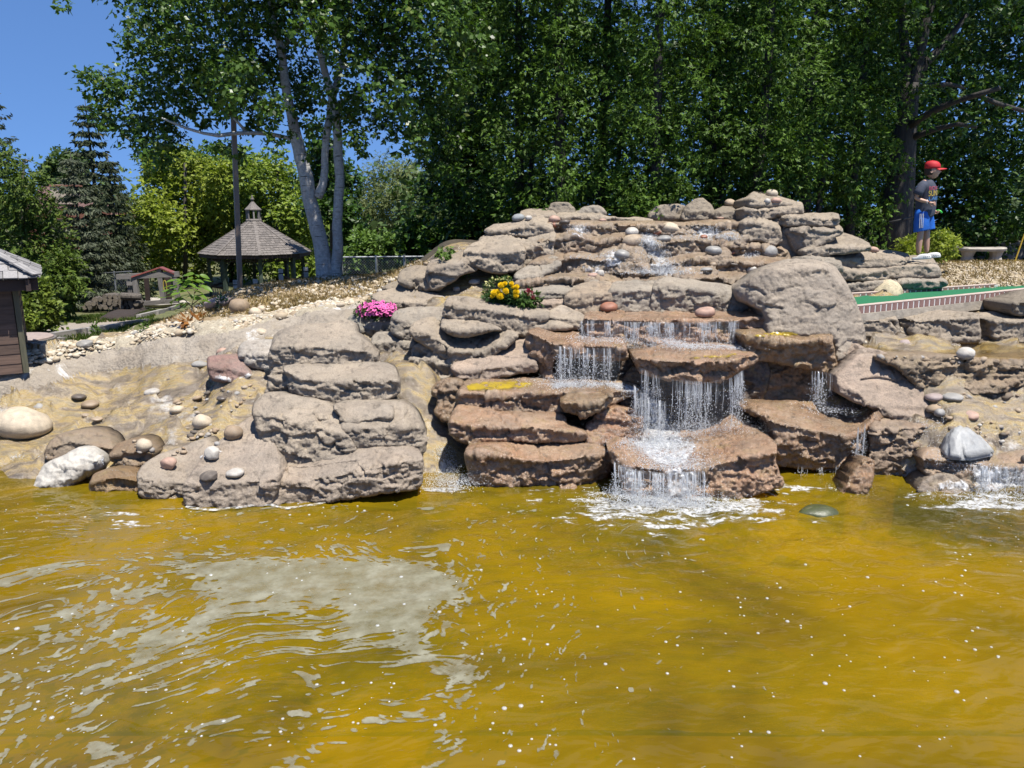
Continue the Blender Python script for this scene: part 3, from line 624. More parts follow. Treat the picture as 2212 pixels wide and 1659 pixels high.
rock("short angular rock between the planter and the top fall", [(1178, 682), (1196, 704), (1240, 712), (1266, 704), (1268, 686), (1240, 671), (1210, 661)], [(1180, 684), (1230, 690), (1266, 690)], 9.2, ts=.3, tint=DRY)
rock("small wedge stone under the planter slab", [(1156, 712), (1164, 692), (1178, 681), (1202, 690), (1236, 706), (1200, 714)], [(1158, 706), (1200, 702), (1234, 706)], 9.1, ts=.3, tint=DRY)
rock("rough pitted rock at the left foot of the layered slabs", [(892, 752), (888, 782), (900, 805), (930, 822), (958, 824), (982, 806), (980, 785), (950, 762), (918, 745)], None, 8.85, .6, tint=GREY, amp=1.8)
rock("largest of the layered slabs with a dark undercut left face", [(892, 700), (888, 724), (922, 748), (950, 768), (977, 788), (1012, 782), (1062, 768), (1102, 743), (1116, 724), (1082, 710), (1040, 713), (960, 688), (920, 688)], [(892, 714), (920, 722), (950, 738), (980, 760), (1040, 762), (1114, 727)], 8.85, lean=-.15, ts=.32, tint=DRY, amp=1.1)
rock("lens shaped slab lying on the layered slabs", [(953, 705), (963, 716), (985, 727), (1020, 725), (1062, 715), (1082, 712), (1052, 695), (1010, 689), (960, 689)], [(955, 708), (985, 712), (1030, 712), (1080, 710)], 8.9, ts=.3, tint=DRY, rnd=(8, .06))
rock("pink tinged slab below the layered slabs", [(978, 788), (980, 808), (1000, 832), (1016, 832), (1062, 818), (1112, 808), (1160, 800), (1156, 770), (1145, 745), (1140, 724), (1116, 722), (1092, 745), (1042, 766)], [(980, 795), (1010, 800), (1060, 796), (1110, 788), (1156, 782)], 8.6, ts=.35, tint=PINK, wet=.05, cracks=[[(1150, 770), (1110, 776), (1086, 772)], [(1128, 726), (1108, 745), (1075, 764)]])
# wet falls
RW = dict(wet=.9, amp=1.25)
rock("broad top ledge where the upper sheet of water falls", [(1263, 690), (1268, 716), (1290, 745), (1400, 758), (1500, 760), (1600, 756), (1648, 722), (1656, 690), (1642, 674), (1560, 666), (1400, 663), (1290, 668)], [(1265, 688), (1300, 689), (1400, 692), (1500, 693), (1600, 690), (1652, 684)], 8.95, lean=.03, ts=.02, tint=RED, name="rock_ledge", cat="rock ledge", **RW)
rock("brown left ledge with a dark side and thin falls", [(1137, 722), (1139, 757), (1154, 787), (1180, 818), (1194, 824), (1203, 775), (1345, 780), (1352, 755), (1340, 722), (1290, 709), (1230, 704), (1168, 707)], [(1137, 716, .35), (1160, 724, .15), (1194, 742), (1260, 746), (1350, 748)], 8.45, lean=-.2, ts=.03, tint=RED, name="rock_ledge", cat="rock ledge", **RW)
rock("hollow wall behind the left thin falls, its shade tinted dark", [(1186, 768), (1192, 835), (1300, 842), (1385, 842), (1385, 752)], None, 8.85, 0, tint=(.11, .095, .08), wet=.9)  # near-black tint stands in for the shade of the hollow
rock("right upper ledge with a yellow algae patch", [(1606, 720), (1610, 742), (1628, 776), (1650, 780), (1720, 792), (1760, 798), (1800, 812), (1810, 802), (1803, 760), (1797, 735), (1796, 725), (1742, 711), (1660, 709)], [(1608, 722), (1660, 733), (1730, 736), (1797, 730)], 8.45, lean=-.25, ts=.02, tint=(.49,.39,.26), name="rock_ledge", cat="rock ledge", **RW)
rock("shaded brown rock under the right upper ledge", [(1628, 770), (1618, 850), (1610, 890), (1700, 900), (1780, 895), (1795, 860), (1803, 795), (1720, 780)], None, 8.7, .25, tint=(.44,.35,.24), **RW)
rock("cave wall behind the main waterfall, its shade tinted dark", [(1368, 790), (1366, 950), (1600, 950), (1640, 895), (1645, 770)], None, 8.6, .05, tint=(.09, .075, .065), wet=.9)  # cave shadow painted into the rock as a very dark tint
rock("overhanging brown slab of the main waterfall", [(1373, 772), (1379, 800), (1400, 812), (1450, 820), (1520, 826), (1570, 820), (1597, 803), (1627, 787), (1636, 768), (1602, 751), (1540, 741), (1440, 744), (1400, 757)], [(1373, 774, .1), (1420, 779), (1500, 781), (1560, 780), (1593, 775, .05), (1634, 765, .35)], 7.95, lean=-.3, ts=.03, tint=(.56,.43,.33), rnd=(9, .08), name="rock_ledge", cat="rock ledge", **RW)
rock("wide lower right slab with a deep shaded face", [(1610, 882), (1640, 902), (1668, 926), (1674, 962), (1678, 1002), (1720, 1010), (1770, 1014), (1832, 1002), (1882, 962), (1902, 893), (1900, 876), (1850, 860), (1780, 855), (1700, 868)], [(1612, 884, .5), (1626, 886, .3), (1671, 912), (1713, 922), (1763, 930), (1827, 941), (1862, 930, .1), (1900, 888, .35)], 7.65, lean=-.18, ts=.03, tint=(.53,.42,.32), T=.6, name="rock_ledge", cat="rock ledge", **RW)
rock("hollow under the wide lower right slab, its shade tinted black", [(1674, 985), (1676, 1085), (1880, 1085), (1890, 960)], None, 8.0, 0, tint=(.05, .045, .04), wet=.9)  # the cavity's darkness is coloured onto its back wall
rock("wet foot rock at the right end of the falls", [(1820, 1070), (1830, 1045), (1850, 1010), (1868, 988), (1888, 998), (1884, 1040), (1872, 1066), (1840, 1076)], None, 7.12, .5, tint=(.44, .33, .23), **RW)
rock("small stone under the left end of the algae slab", [(938, 832), (934, 852), (946, 862), (940, 892), (960, 908), (988, 908), (1002, 870), (996, 825), (962, 820)], None, 8.15, .4, tint=(.42, .34, .25), **RW)
ALG = rock("flat slab with a bright yellow algae top left of the main falls", [(988, 852), (986, 866), (1000, 875), (1040, 886), (1100, 896), (1160, 896), (1228, 890), (1300, 880), (1360, 858), (1380, 840), (1340, 825), (1240, 822), (1150, 817), (1050, 816), (1003, 826)], [(988, 846), (1050, 850), (1120, 848), (1220, 850), (1300, 850), (1380, 842, .2)], 8.0, lean=.1, ts=.03, tint=WET, name="rock_ledge", cat="rock ledge", **RW)
rock("reddish rough rock just left of the white chute", [(1263, 940), (1268, 958), (1300, 964), (1370, 960), (1388, 930), (1380, 893), (1340, 880), (1298, 888), (1272, 915)], None, 7.75, .45, tint=(.46,.32,.24), **RW)
rock("jutting slab casting a pointed shadow left of the white chute", [(1213, 870), (1220, 887), (1240, 895), (1265, 896), (1300, 884), (1318, 870), (1324, 855), (1312, 839), (1270, 831), (1233, 838)], [(1214, 871), (1268, 870), (1300, 864), (1322, 852)], 7.72, lean=-.2, ts=.03, tint=(.40, .32, .22), rnd=(6, .05), name="rock_ledge", cat="rock ledge", **RW)
rock("second slab from the bottom left of the main falls, rounded brown", [(985, 880), (973, 905), (974, 932), (990, 951), (1030, 964), (1060, 959), (1100, 956), (1180, 957), (1258, 954), (1266, 935), (1227, 920), (1217, 895), (1150, 892), (1080, 890), (1000, 871)], [(976, 912), (1040, 922), (1120, 920), (1200, 928), (1262, 938)], 7.62, lean=.04, ts=.3, tint=(.56,.43,.33), rnd=(8, .07), name="rock_ledge", cat="rock ledge", **RW)
rock("bottom brown slab left of the main falls with an undercut front", [(1010, 970), (1007, 988), (1018, 1042), (1058, 1064), (1120, 1068), (1200, 1065), (1282, 1052), (1324, 1012), (1330, 985), (1302, 964), (1260, 958), (1180, 953), (1100, 954), (1030, 962)], [(1009, 976), (1060, 978), (1130, 992), (1180, 997), (1240, 991), (1280, 982, .05), (1328, 975, .3)], 7.3, lean=-.12, ts=.10, tint=(.55,.43,.335), name="rock_ledge", cat="rock ledge", **RW)
rock("front slab at the foot of the main waterfall, lapped by foam", [(1316, 962), (1322, 992), (1342, 1035), (1358, 1072), (1420, 1084), (1500, 1084), (1590, 1080), (1662, 1058), (1690, 1048), (1676, 1000), (1676, 960), (1644, 934), (1592, 900), (1560, 890), (1450, 905), (1380, 930)], [(1318, 974, .25), (1335, 988), (1361, 1006), (1440, 1016), (1515, 1012), (1555, 1002), (1614, 986), (1674, 978)], 7.05, lean=.08, ts=.03, tint=(.56,.43,.335), T=.8, name="rock_ledge", cat="rock ledge", **RW)
# left front stack
STK = "boulders of the dry stack by the left shore"
def stk(lb, *a, **k): k.setdefault("tint", (.49, .43, .355)); return rock(lb, *a, group=STK, **k)
stk("small rock wedged behind the left of the dry stack", [(590, 803), (576, 840), (572, 862), (600, 872), (634, 870), (632, 810)], None, 8.0, .3)
stk("topmost rounded boulder of the dry stack", [(583, 766), (581, 786), (588, 803), (618, 807), (680, 794), (750, 791), (800, 791), (813, 782), (814, 766), (797, 745), (772, 720), (766, 700), (740, 692), (700, 699), (640, 704), (600, 719), (588, 740)], [(583, 750, .1), (640, 748), (720, 752), (780, 758), (812, 768, .2)], 8.2, lean=.1, ts=.42, rnd=(9, .07), amp=1.15, soft=3, step=2.8)
stk("second boulder from the top of the dry stack, flat topped", [(616, 791), (621, 817), (629, 852), (655, 862), (700, 873), (750, 877), (800, 872), (858, 856), (863, 835), (859, 813), (845, 790), (800, 784), (740, 786), (680, 787)], [(617, 800, .15), (650, 818), (720, 826), (800, 822), (861, 822, .1)], 7.8, lean=.06, ts=.3, rnd=(7, .05), amp=1.15, soft=2, step=2.8)
stk("left shoulder boulder in the middle of the dry stack", [(552, 868), (545, 890), (558, 932), (563, 980), (600, 1012), (642, 1016), (702, 999), (764, 986), (764, 960), (740, 908), (728, 888), (702, 868), (620, 852), (578, 850)], [(548, 892, .2), (600, 902, .05), (680, 922), (740, 934), (764, 950)], 7.3, lean=.22, ts=.5, rnd=(8, .06), soft=3, step=2.8, cracks=[[(676, 896), (690, 906), (706, 908), (716, 898)], [(712, 975), (722, 958), (735, 952)]])
stk("right boulder in the middle of the dry stack with a dark right end", [(736, 912), (739, 932), (758, 978), (800, 990), (850, 991), (900, 981), (917, 968), (915, 930), (907, 905), (892, 883), (862, 866), (800, 868), (745, 888)], [(737, 922), (800, 928), (870, 920), (916, 922, .25)], 7.35, lean=.1, ts=.42, rnd=(8, .06), soft=2, step=2.8)
stk("thin flat slab resting on the right middle boulder", [(722, 875), (735, 897), (746, 914), (790, 919), (832, 918), (847, 907), (849, 890), (840, 873), (770, 866)], [(724, 882), (746, 905), (790, 908), (846, 897)], 7.42, lean=.05, ts=.4, rnd=(6, .05))
stk("long bottom boulder of the dry stack at the waterline", [(574, 1048), (577, 1090), (615, 1097), (680, 1088), (760, 1076), (850, 1063), (906, 1052), (911, 990), (880, 968), (760, 972), (690, 996), (620, 1010), (580, 1018)], [(575, 1040), (640, 1038), (720, 1030), (800, 1012), (850, 1000), (909, 992, .15)], 6.93, lean=.12, ts=.2, tint=(.52, .445, .37), wet=.06, soft=3, step=2.8, cracks=[[(600, 1018), (680, 1012), (760, 1000), (775, 1010), (790, 1025)]])
stk("small low rock at the shore left of the sloping foot rock", [(299, 1022), (303, 1068), (330, 1078), (407, 1080), (424, 1040), (458, 985), (442, 950), (380, 972), (330, 990)], [(300, 1030), (340, 1040), (400, 1045), (440, 1030)], 7.05, lean=.12, ts=.28, tint=(.50, .44, .37), wet=.06, soft=3, step=2.8)
stk("sloping pinkish foot rock at the left of the dry stack", [(399, 1048), (403, 1090), (446, 1103), (500, 1098), (585, 1090), (604, 1000), (580, 925), (545, 900), (492, 940), (440, 985), (414, 1020)], [(400, 1046), (450, 1042), (520, 1044), (590, 1034)], 6.85, lean=.12, ts=.36, tint=(.52, .45, .38), wet=.05, amp=.9, soft=4, step=2.8)
# left shore
rock("large white rounded boulder at the left shore", [(77, 1044), (75, 1062), (110, 1066), (150, 1056), (192, 1027), (224, 1006), (223, 984), (200, 967), (170, 969), (130, 989), (95, 1005)], None, 7.28, .55, tint=(.58, .56, .51), rnd=(26, .22), amp=.6, soft=2, mat=STONE)
rock("wet curved rock behind the white shore boulder", [(98, 988), (106, 958), (130, 938), (170, 930), (212, 934), (238, 950), (244, 978), (200, 985), (150, 996)], [(100, 968), (150, 955), (200, 960), (242, 968)], 7.75, ts=.3, tint=(.42, .36, .28), wet=.5)
rock("dark wet rock at the shore right of the white boulder", [(195, 1050), (203, 1025), (240, 1014), (285, 1018), (304, 1032), (302, 1060), (250, 1068), (205, 1066)], [(197, 1040), (250, 1032), (302, 1040)], 7.2, ts=.3, tint=(.36, .27, .15), wet=.8)
rock("low wet rock under an oval stone near the left shore", [(238, 995), (248, 965), (280, 950), (318, 952), (330, 975), (320, 1002), (270, 1006)], [(240, 980), (290, 975), (328, 980)], 7.55, ts=.3, tint=(.38, .30, .20), wet=.7)
rock("purple pink angular boulder standing in the left stream", [(449, 785), (452, 772), (470, 769), (508, 767), (528, 785), (542, 810), (522, 826), (490, 824), (458, 818)], [(450, 790), (480, 795), (520, 803), (540, 806)], ground(495, 820).y - .03, lean=.3, ts=.9, tint=(.40, .25, .225), rnd=(5, .05), amp=.6)
rock("white patched grey boulder left of the dry stack", [(515, 768), (520, 747), (540, 737), (600, 738), (612, 770), (600, 800), (560, 797), (530, 790)], [(517, 768), (560, 764), (610, 770)], ground(560, 798).y - .04, lean=.3, ts=.5, tint=(.60, .57, .53), rnd=(14, .12), amp=.8)
# ------------------------------------------------------------------ loose stones
def stone_mesh(seed, ang=0.):
    bm = bmesh.new(); bmesh.ops.create_icosphere(bm, subdivisions=3, radius=1)
    V = np.array([v.co[:] for v in bm.verts]); d = .16 * fbm(V, .9, 2, seed) + .05 * fbm(V, 2.6, 2, seed + 3)
    V = V * (1 + d)[:, None]
    if ang:                                    # knock flat facets into it
        r = np.random.default_rng(seed)
        for _ in range(7):
            n = r.normal(size=3); n /= np.linalg.norm(n); h = r.uniform(.62, .85); k = V @ n - h
            V -= np.where(k > 0, k, 0)[:, None] * n * ang
    for v, c in zip(bm.verts, V): v.co = c
    me = bpy.data.meshes.new("stone"); bm.to_mesh(me); bm.free()
    me.polygons.foreach_set("use_smooth", np.ones(len(me.polygons), bool)); me.materials.append(STONE); return me
SM = [stone_mesh(i * 11 + 1, 0) for i in range(5)] + [stone_mesh(i * 13 + 5, .85) for i in range(3)]
CRE = (.60, .52, .40); TAN = (.46, .37, .27); GRY = (.34, .34, .33); WHT = (.54, .52, .48); DRKS = (.13, .11, .095); PNK = (.50, .33, .26); BRN = (.33, .25, .17); BLU = (.30, .33, .35); REDS = (.36, .15, .09)
GST = "river stones set on the rockwork"
def stone(label, px, py, w, h, col, wet=0., var=None, rot=0., name="river_stone", cat="stone", group=GST, sink=.25, Y=None, depth=1.):
    p = hit(px, py + h * .36) if Y is None else at(px, py + h * .36, Y)
    k = mpu(p.y); rx = w * k / 2; rz = h * k / 2 * 1.03
    c = at(px, py, p.y); v = var if var is not None else int(abs(px * 7 + py * 3)) % 5
    o = link(name, SM[v], None); o.location = (c.x, p.y + rx * .35 * depth, c.z); o.scale = (rx, rx * depth * .9, rz)
    o.rotation_euler = (0, rot, 0); o.color = (*col, wet); return tag(o, label, cat, group)
STONES = """oval cream boulder cut off by the left edge at the shore|34|921|118|72|CRE|0|1
pale grey round stone in the left stream above the cream boulder|82|882|28|22|GRY|.3
brown domed stone in the left stream|192|875|38|19|BRN|.4
flat dark stone just above the brown domed stone|168|858|30|13|DRKS|.6
grey white oval stone in the middle of the left stream|325|849|36|18|WHT|.4
cream egg shaped stone in the left stream|381|886|32|19|CRE|0
large rounded pinkish cream stone by the foot of the sloping rock|432|914|44|34|CRE|0
round brown stone resting on the sloping foot rock|500|937|43|34|BRN|0
tilted oval cream stone at the stream's lower lip|307|964|36|31|CRE|.1
upright pale angular stone on the sloping foot rock|457|981|36|37|WHT|0|6
squat pinkish grey stone on the small low shore rock|363|1004|38|30|PNK|0|5
dark brown stone near the front tip of the foot rock|450|1031|44|27|DRKS|0|6
pale flat oval stone set flush in the foot rock|506|1024|42|20|WHT|.3
dark wet stone in the stream left of the stack|478|862|26|13|DRKS|.8
tiny black glossy stone in the upper left stream|367|821|19|9|DRKS|.9
small pinkish stone behind the purple boulder|480|760|27|17|PNK|0
low grey stone left of the purple boulder|427|789|36|16|GRY|0
small pink stone in the lower left stream|344|926|20|12|PNK|.3
small orange stone in the left stream|184|898|19|10|TAN|.6
flat orange stone right of the small orange one|208|906|24|9|TAN|.6
shiny silver grey boulder alone on the white gravel|181|744|38|20|GRY|.5|6
cream cobble behind the white patched boulder|564|719|29|20|CRE|0
blue grey stone left of the white patched boulder|514|747|19|15|BLU|0
cream stone at the edge of the dry mound beside the brown rock|549|676|29|22|CRE|0
smaller cream stone touching the cream stone on the mound|564|669|20|19|CRE|0
round brown rock on the dry mound|514|663|46|36|BRN|0|2
purplish grey slab left of the brown rock on the mound|470|657|62|29|PURP|0|5
white flat stone on the rim left of the petunias|709|669|22|10|WHT|0
cream cobble above the white flat stone on the rim|735|659|20|11|CRE|0
grey cobble on the left capstone of the top pool|1120|471|29|16|BLU|0
cream white cobble beside the grey one on the left capstone|1142|471|16|12|WHT|0
round grey stone highest on the left of the top pool|1168|442|27|20|GRY|0
small tan stone left of the highest round grey stone|1150|449|18|10|TAN|0
pink tan stone at the left mouth of the top pool|1197|474|26|16|PNK|0
little red stone under the pink tan stone|1198|486|15|11|REDS|.2
dark wet stone at the left mouth of the top pool|1221|479|24|12|DRKS|.7
flat pink stone on the lip of the top pool|1302|476|16|8|PNK|.3
dark oval stone just below the pool lip|1323|491|21|11|DRKS|.8
largest oval cream stone on the upper cascade|1448|494|44|25|CRE|0|1
big tan boulder with a dark underside in the middle of the cascade|1365|522|50|31|TAN|.1|2
grey white stone behind the big tan boulder|1366|502|30|20|WHT|.3
rust red stone under the largest cream stone|1420|502|20|12|REDS|.5
grey rounded stone below the largest cream stone|1436|516|32|16|GRY|.5
pale grey stone in the flow under the tan boulder|1344|551|36|22|GRY|.6
upright dark wet stone low on the left cascade|1230|582|16|15|DRKS|.8
flat pinkish stone of the pair low on the left cascade|1282|596|26|13|PNK|.3
striped grey white stone of the pair low on the left cascade|1297|591|19|17|WHT|.2
grey flat stone beside the tilted slab|1193|605|25|13|GRY|.1
white grey angular stone by the hidden side pool|1026|609|27|15|WHT|0|6
round grey stone below the angular one by the side pool|986|625|16|12|GRY|0
small grey stone at the tip of the tilted slab|1107|587|15|9|GRY|0
pale round stone left of the planter slab|954|645|17|10|WHT|0
small cream stone on the top pool lip left of the middle|1435|474|15|9|CRE|0
rounded grey tan stone on the right of the pool lip|1534|469|22|14|TAN|0
pinkish stone next to the rounded one on the pool lip|1517|472|15|8|PNK|0
flat pink stone at the right end of the pool lip|1557|471|18|7|PNK|0
white rounded stone below the right end of the pool lip|1557|487|22|15|WHT|0
tan stone leaning on the white rounded stone|1573|483|20|15|TAN|0
dark brown stone at the tower's foot|1594|491|12|10|DRKS|.6
dark wet stone right of the largest cream stone|1505|493|17|11|DRKS|.8
dark red stone in the cascade's second step|1521|512|17|9|REDS|.7
round dark tan stone in front of the small splash|1577|512|16|9|BRN|.7
tilted blue grey stone on the right cascade|1530|524|29|19|BLU|.3|6
large grey stone on the right half of the cascade|1543|542|38|22|GRY|.5|2
rust red flat stone right of the large grey stone|1580|546|20|8|REDS|.6
dark brown stone right of the rust red flat one|1606|543|18|11|BRN|.6
grey rounded rock at the foot of the tower|1665|545|34|26|GRY|.1|3
white grey stone left of the huge smooth boulder|1626|583|31|22|WHT|.2
small round grey brown stone at the lower right cascade|1541|572|17|11|BRN|.4
flat wet stone right of the small round one on the cascade|1584|571|24|8|DRKS|.6
pale pebble sized stone left of the huge boulder|1585|608|15|13|GRY|0
flat grey wet stone low on the right cascade|1526|583|28|10|GRY|.6
pinkish oval stone on the top ledge of the falls|1525|676|47|25|PNK|0|2
rust red stone at the left end of the top ledge|1316|665|41|22|REDS|.3|3
round stone crowning the right rock tower|1669|418|26|18|CRE|0
orange pink stone leaning on the tower's cap|1677|434|24|14|PNK|0
little white stone beside the orange pink one on the tower|1658|435|15|12|WHT|0
pinkish stone on the terrace in front of the oak|1888|540|24|13|PNK|0
round stone on the long shaded slab behind the top pool|1578|439|24|16|TAN|0
purple grey rounded stone on the right pool lip|1955|746|30|25|PURP|0|2
yellowish cream stone on the right pool lip|1996|749|30|16|CRE|0
small pink grey stone between the two on the pool lip|1979|745|18|11|PNK|0
pale speckled round boulder on the right pool lip|2090|765|39|28|WHT|0|4
small white stone at the huge boulder's lower corner|1867|740|15|11|WHT|0
white and brown flat stone under the right pool wall|2021|860|41|19|PURP|.3
long grey stone under the right pool wall|2062|860|46|19|GRY|.3
pinkish wedge stone in the right stream|2102|899|38|25|PNK|.2|6
grey knobbly stone left of the pinkish wedge stone|2032|893|24|18|GRY|.3
dark flat stone lying in the right pool|2110|742|24|7|DRKS|.5
small dark stone at the right edge by the pyramid boulder|2213|992|14|20|DRKS|.4"""
PURP = (.40, .33, .32)
for ln in STONES.split("\n"):
    f = ln.split("|"); stone(f[0], *map(float, f[1:5]), globals()[f[5]], float(f[6]), int(f[7]) if len(f) > 7 else None, rot=((hash(f[1] + f[2]) % 7) - 3) * 0.0 + (int(float(f[1])) % 5 - 2) * .07)
# the grey pyramid boulder
def pyramid():
    c = hit(2090, 985); Y = c.y; k = mpu(Y); P = lambda px, py, dy: at(px, py, Y + dy)
    bm = bmesh.new()
    pts = [P(2027, 976, .05), P(2043, 992, -.12), P(2085, 997, -.2), P(2152, 984, -.02), P(2148, 972, .2), P(2052, 925, .12), P(2078, 916, .1), P(2092, 919, .16), P(2064, 936, -.0), P(2030, 960, .25), P(2110, 990, .25), P(2120, 945, .12)]
    for p in pts: bm.verts.new(p)
    bmesh.ops.convex_hull(bm, input=bm.verts)
    for v in [v for v in bm.verts if not v.link_faces]: bm.verts.remove(v)
    bmesh.ops.bevel(bm, geom=list(bm.edges), offset=.025, segments=2, affect='EDGES')
    bmesh.ops.subdivide_edges(bm, edges=[e for e in bm.edges if e.calc_length() > .08], cuts=3, use_grid_fill=True)
    bmesh.ops.triangulate(bm, faces=bm.faces)
    V = np.array([v.co[:] for v in bm.verts]); d = fbm(V, 5, 3, 8) * .012
    for v, q in zip(bm.verts, d): v.co += v.normal * q
    me = bpy.data.meshes.new("pyramid_boulder"); bm.to_mesh(me); bm.free(); me.polygons.foreach_set("use_smooth", np.ones(len(me.polygons), bool))
    o = link("pyramid_boulder", me, STONE); o.color = (.42, .44, .45, .45); tag(o, "blue grey pyramid shaped boulder above the right splash", "boulder")
pyramid()

# ------------------------------------------------------------------ gravel: counted by nobody
def scatter_stones(name, P, R, mat, seed=0, flat=.6, sub=1):
    bm = bmesh.new(); bmesh.ops.create_icosphere(bm, subdivisions=sub, radius=1); bm.verts.ensure_lookup_table()
    bv = np.array([v.co[:] for v in bm.verts]); bf = np.array([[v.index for v in f.verts] for f in bm.faces]); bm.free()
    r = np.random.default_rng(seed); n = len(P)
    ax = r.uniform(.7, 1.35, (n, 3)); ax[:, 2] *= flat
    V = bv[None] * (1 + r.uniform(-.13, .13, (n, len(bv), 1))) * ax[:, None] * R[:, None, None]
    t = r.uniform(0, 6.28, n); c, s = np.cos(t)[:, None], np.sin(t)[:, None]; x, y = V[..., 0].copy(), V[..., 1].copy()
    V[..., 0] = x * c - y * s; V[..., 1] = x * s + y * c
    ti = r.uniform(-.35, .35, n)[:, None]; V[..., 2] += V[..., 0] * ti
    V += P[:, None]; F = (bf[None] + (np.arange(n) * len(bv))[:, None, None]).reshape(-1, 3)
    o = link(name, mesh_np(name, V.reshape(-1, 3), F, True), mat); return tag(o, kind="stuff")
def mat_pebble(name, stops):
    m = N(name); g = m("NewGeometry"); c = m.ramp(g.outputs["Random Per Island"], stops); f = m.noise(g.outputs["Position"], 90, 3, .7)
    m.b(Base_Color=m.mix(m.ramp(f, [(.35, .35), (.55, 0.)]), c, (.2, .17, .13)), Roughness=.8); return m.m
PEB = mat_pebble("pebbles_cream", [(0, (.30, .22, .14)), (.25, (.50, .40, .27)), (.6, (.60, .51, .37)), (.9, (.70, .63, .51)), (1, (.36, .34, .32))])
def sample_poly(poly, n, y0, y1, seed):
    """ground points whose sight lines fall in a surveyed outline"""
    r = np.random.default_rng(seed); poly = np.array(poly, float); out = []
    a = [ground(*p) for p in poly if p[0] > -80 and p[0] < 2300]
    xs = [v.x for v in a]; ys = [v.y for v in a]; lx, hx = min(xs), max(xs); ly, hy = max(min(ys), y0), min(max(ys), y1)
    while sum(map(len, out)) < n:
        x = r.uniform(lx, hx, 6 * n); y = r.uniform(ly, hy, 6 * n); z = terr(x, y); V = np.c_[x, y, z]
        k = inpoly(project(V), poly); out.append(V[k])
        if not k.any(): break
    return np.vstack(out)[:n] if out else np.zeros((0, 3))
PEBT = mat_pebble("pebbles_tan", [(0, (.30, .22, .13)), (.4, (.46, .36, .23)), (.8, (.56, .47, .34)), (1, (.66, .60, .5))])
GP = sample_poly(GRAVEL, 6500, 9, 13.5, 1); scatter_stones("gravel", GP + [0, 0, .008], np.random.default_rng(1).gamma(4, .0050, len(GP)) + .008, PEB, 1)
GP = sample_poly(COVER, 2600, 10, 15.5, 2); scatter_stones("gravel", GP + [0, 0, .004], np.random.default_rng(2).gamma(5, .0042, len(GP)) + .010, PEB, 2)
GP = sample_poly(SLOPE_R, 5200, 9.6, 16, 3); scatter_stones("gravel", GP + [0, 0, .004], np.random.default_rng(3).gamma(5, .0026, len(GP)) + .006, PEBT, 3)
MIXP = mat_pebble("pebbles_mixed", [(0, (.12, .10, .08)), (.3, (.36, .25, .15)), (.55, (.45, .36, .26)), (.8, (.30, .29, .28)), (1, (.6, .56, .5))])
for k, (poly, n) in enumerate((([(330, 925), (480, 905), (470, 960), (380, 985), (250, 975)], 70), ([(250, 900), (470, 840), (560, 830), (540, 880), (400, 910)], 40), ([(1900, 770), (2212, 775), (2212, 785), (1900, 785)], 30), ([(1990, 850), (2200, 850), (2200, 960), (2040, 960)], 90))):
    r = np.random.default_rng(50 + k); lo = np.min(poly, 0); hi = np.max(poly, 0); pts = []
    while len(pts) < n:
        q = r.uniform(lo, hi)
        if inpoly([q], poly)[0]: pts.append(hit(*q))
    scatter_stones("pebbles", np.array([p[:] for p in pts]) + [0, 0, .006], r.gamma(3, .006, n) + .008, MIXP, 60 + k)
# dry ground cover: tufts of straw-coloured stems
def blades(name, P, h, w, mat, seed, lean=.5, per=1):
    r = np.random.default_rng(seed); P = np.repeat(P, per, 0) + np.c_[r.normal(0, .02, (len(P) * per, 2)), np.zeros(len(P) * per)]; n = len(P)
    t = r.uniform(0, 6.28, n); d = np.c_[np.cos(t), np.sin(t), np.zeros(n)]; hh = h * r.uniform(.5, 1.3, n)[:, None]
    t2 = r.uniform(0, 6.28, n); l = np.c_[np.cos(t2), np.sin(t2), np.zeros(n)] * lean * r.uniform(.2, 1, n)[:, None]
    tip = P + (np.array([0, 0, 1.]) + l) * hh; mid = P + (np.array([0, 0, 1.]) * .55 + l * .3) * hh
    V = np.stack([P - d * w, P + d * w, mid + d * w * .8, tip, mid - d * w * .8], 1)
    F = np.arange(n * 5).reshape(n, 5); o = link(name, mesh_np(name, V.reshape(-1, 3), F), mat); return tag(o, kind="stuff")
STRAW = mat_leaf("straw", (.22, .15, .06), (.46, .34, .16), .8, .2, .2, (.20, .20, .06))
GRASS = mat_leaf("grass", (.035, .06, .012), (.10, .15, .03), .6, .3, .3, (.30, .26, .10))
r_ = np.random.default_rng(7)
GP = sample_poly(COVER, 4200, 10, 15.5, 5); blades("dry_ground_cover", GP, .055, .006, STRAW, 5, .9, 3)
GP = sample_poly([(400, 690), (560, 682), (700, 652), (780, 640), (560, 640), (440, 665)], 900, 10, 13, 15); blades("dry_ground_cover", GP, .05, .005, STRAW, 16, .9, 3)
GP = sample_poly(SLOPE_R, 2600, 9.6, 16, 6); blades("dry_ground_cover", GP, .05, .006, STRAW, 6, .9, 3)
GP = sample_poly([(120, 690), (300, 672), (340, 668), (330, 690), (170, 700)], 1500, 10, 26, 8); blades("grass", GP, .07, .012, GRASS, 8, .8, 3)
GP = sample_poly([(62, 747), (115, 733), (230, 716), (340, 690), (350, 700), (230, 730), (110, 748)], 900, 10, 20, 9); blades("grass", GP, .07, .009, GRASS, 9, .8, 3)
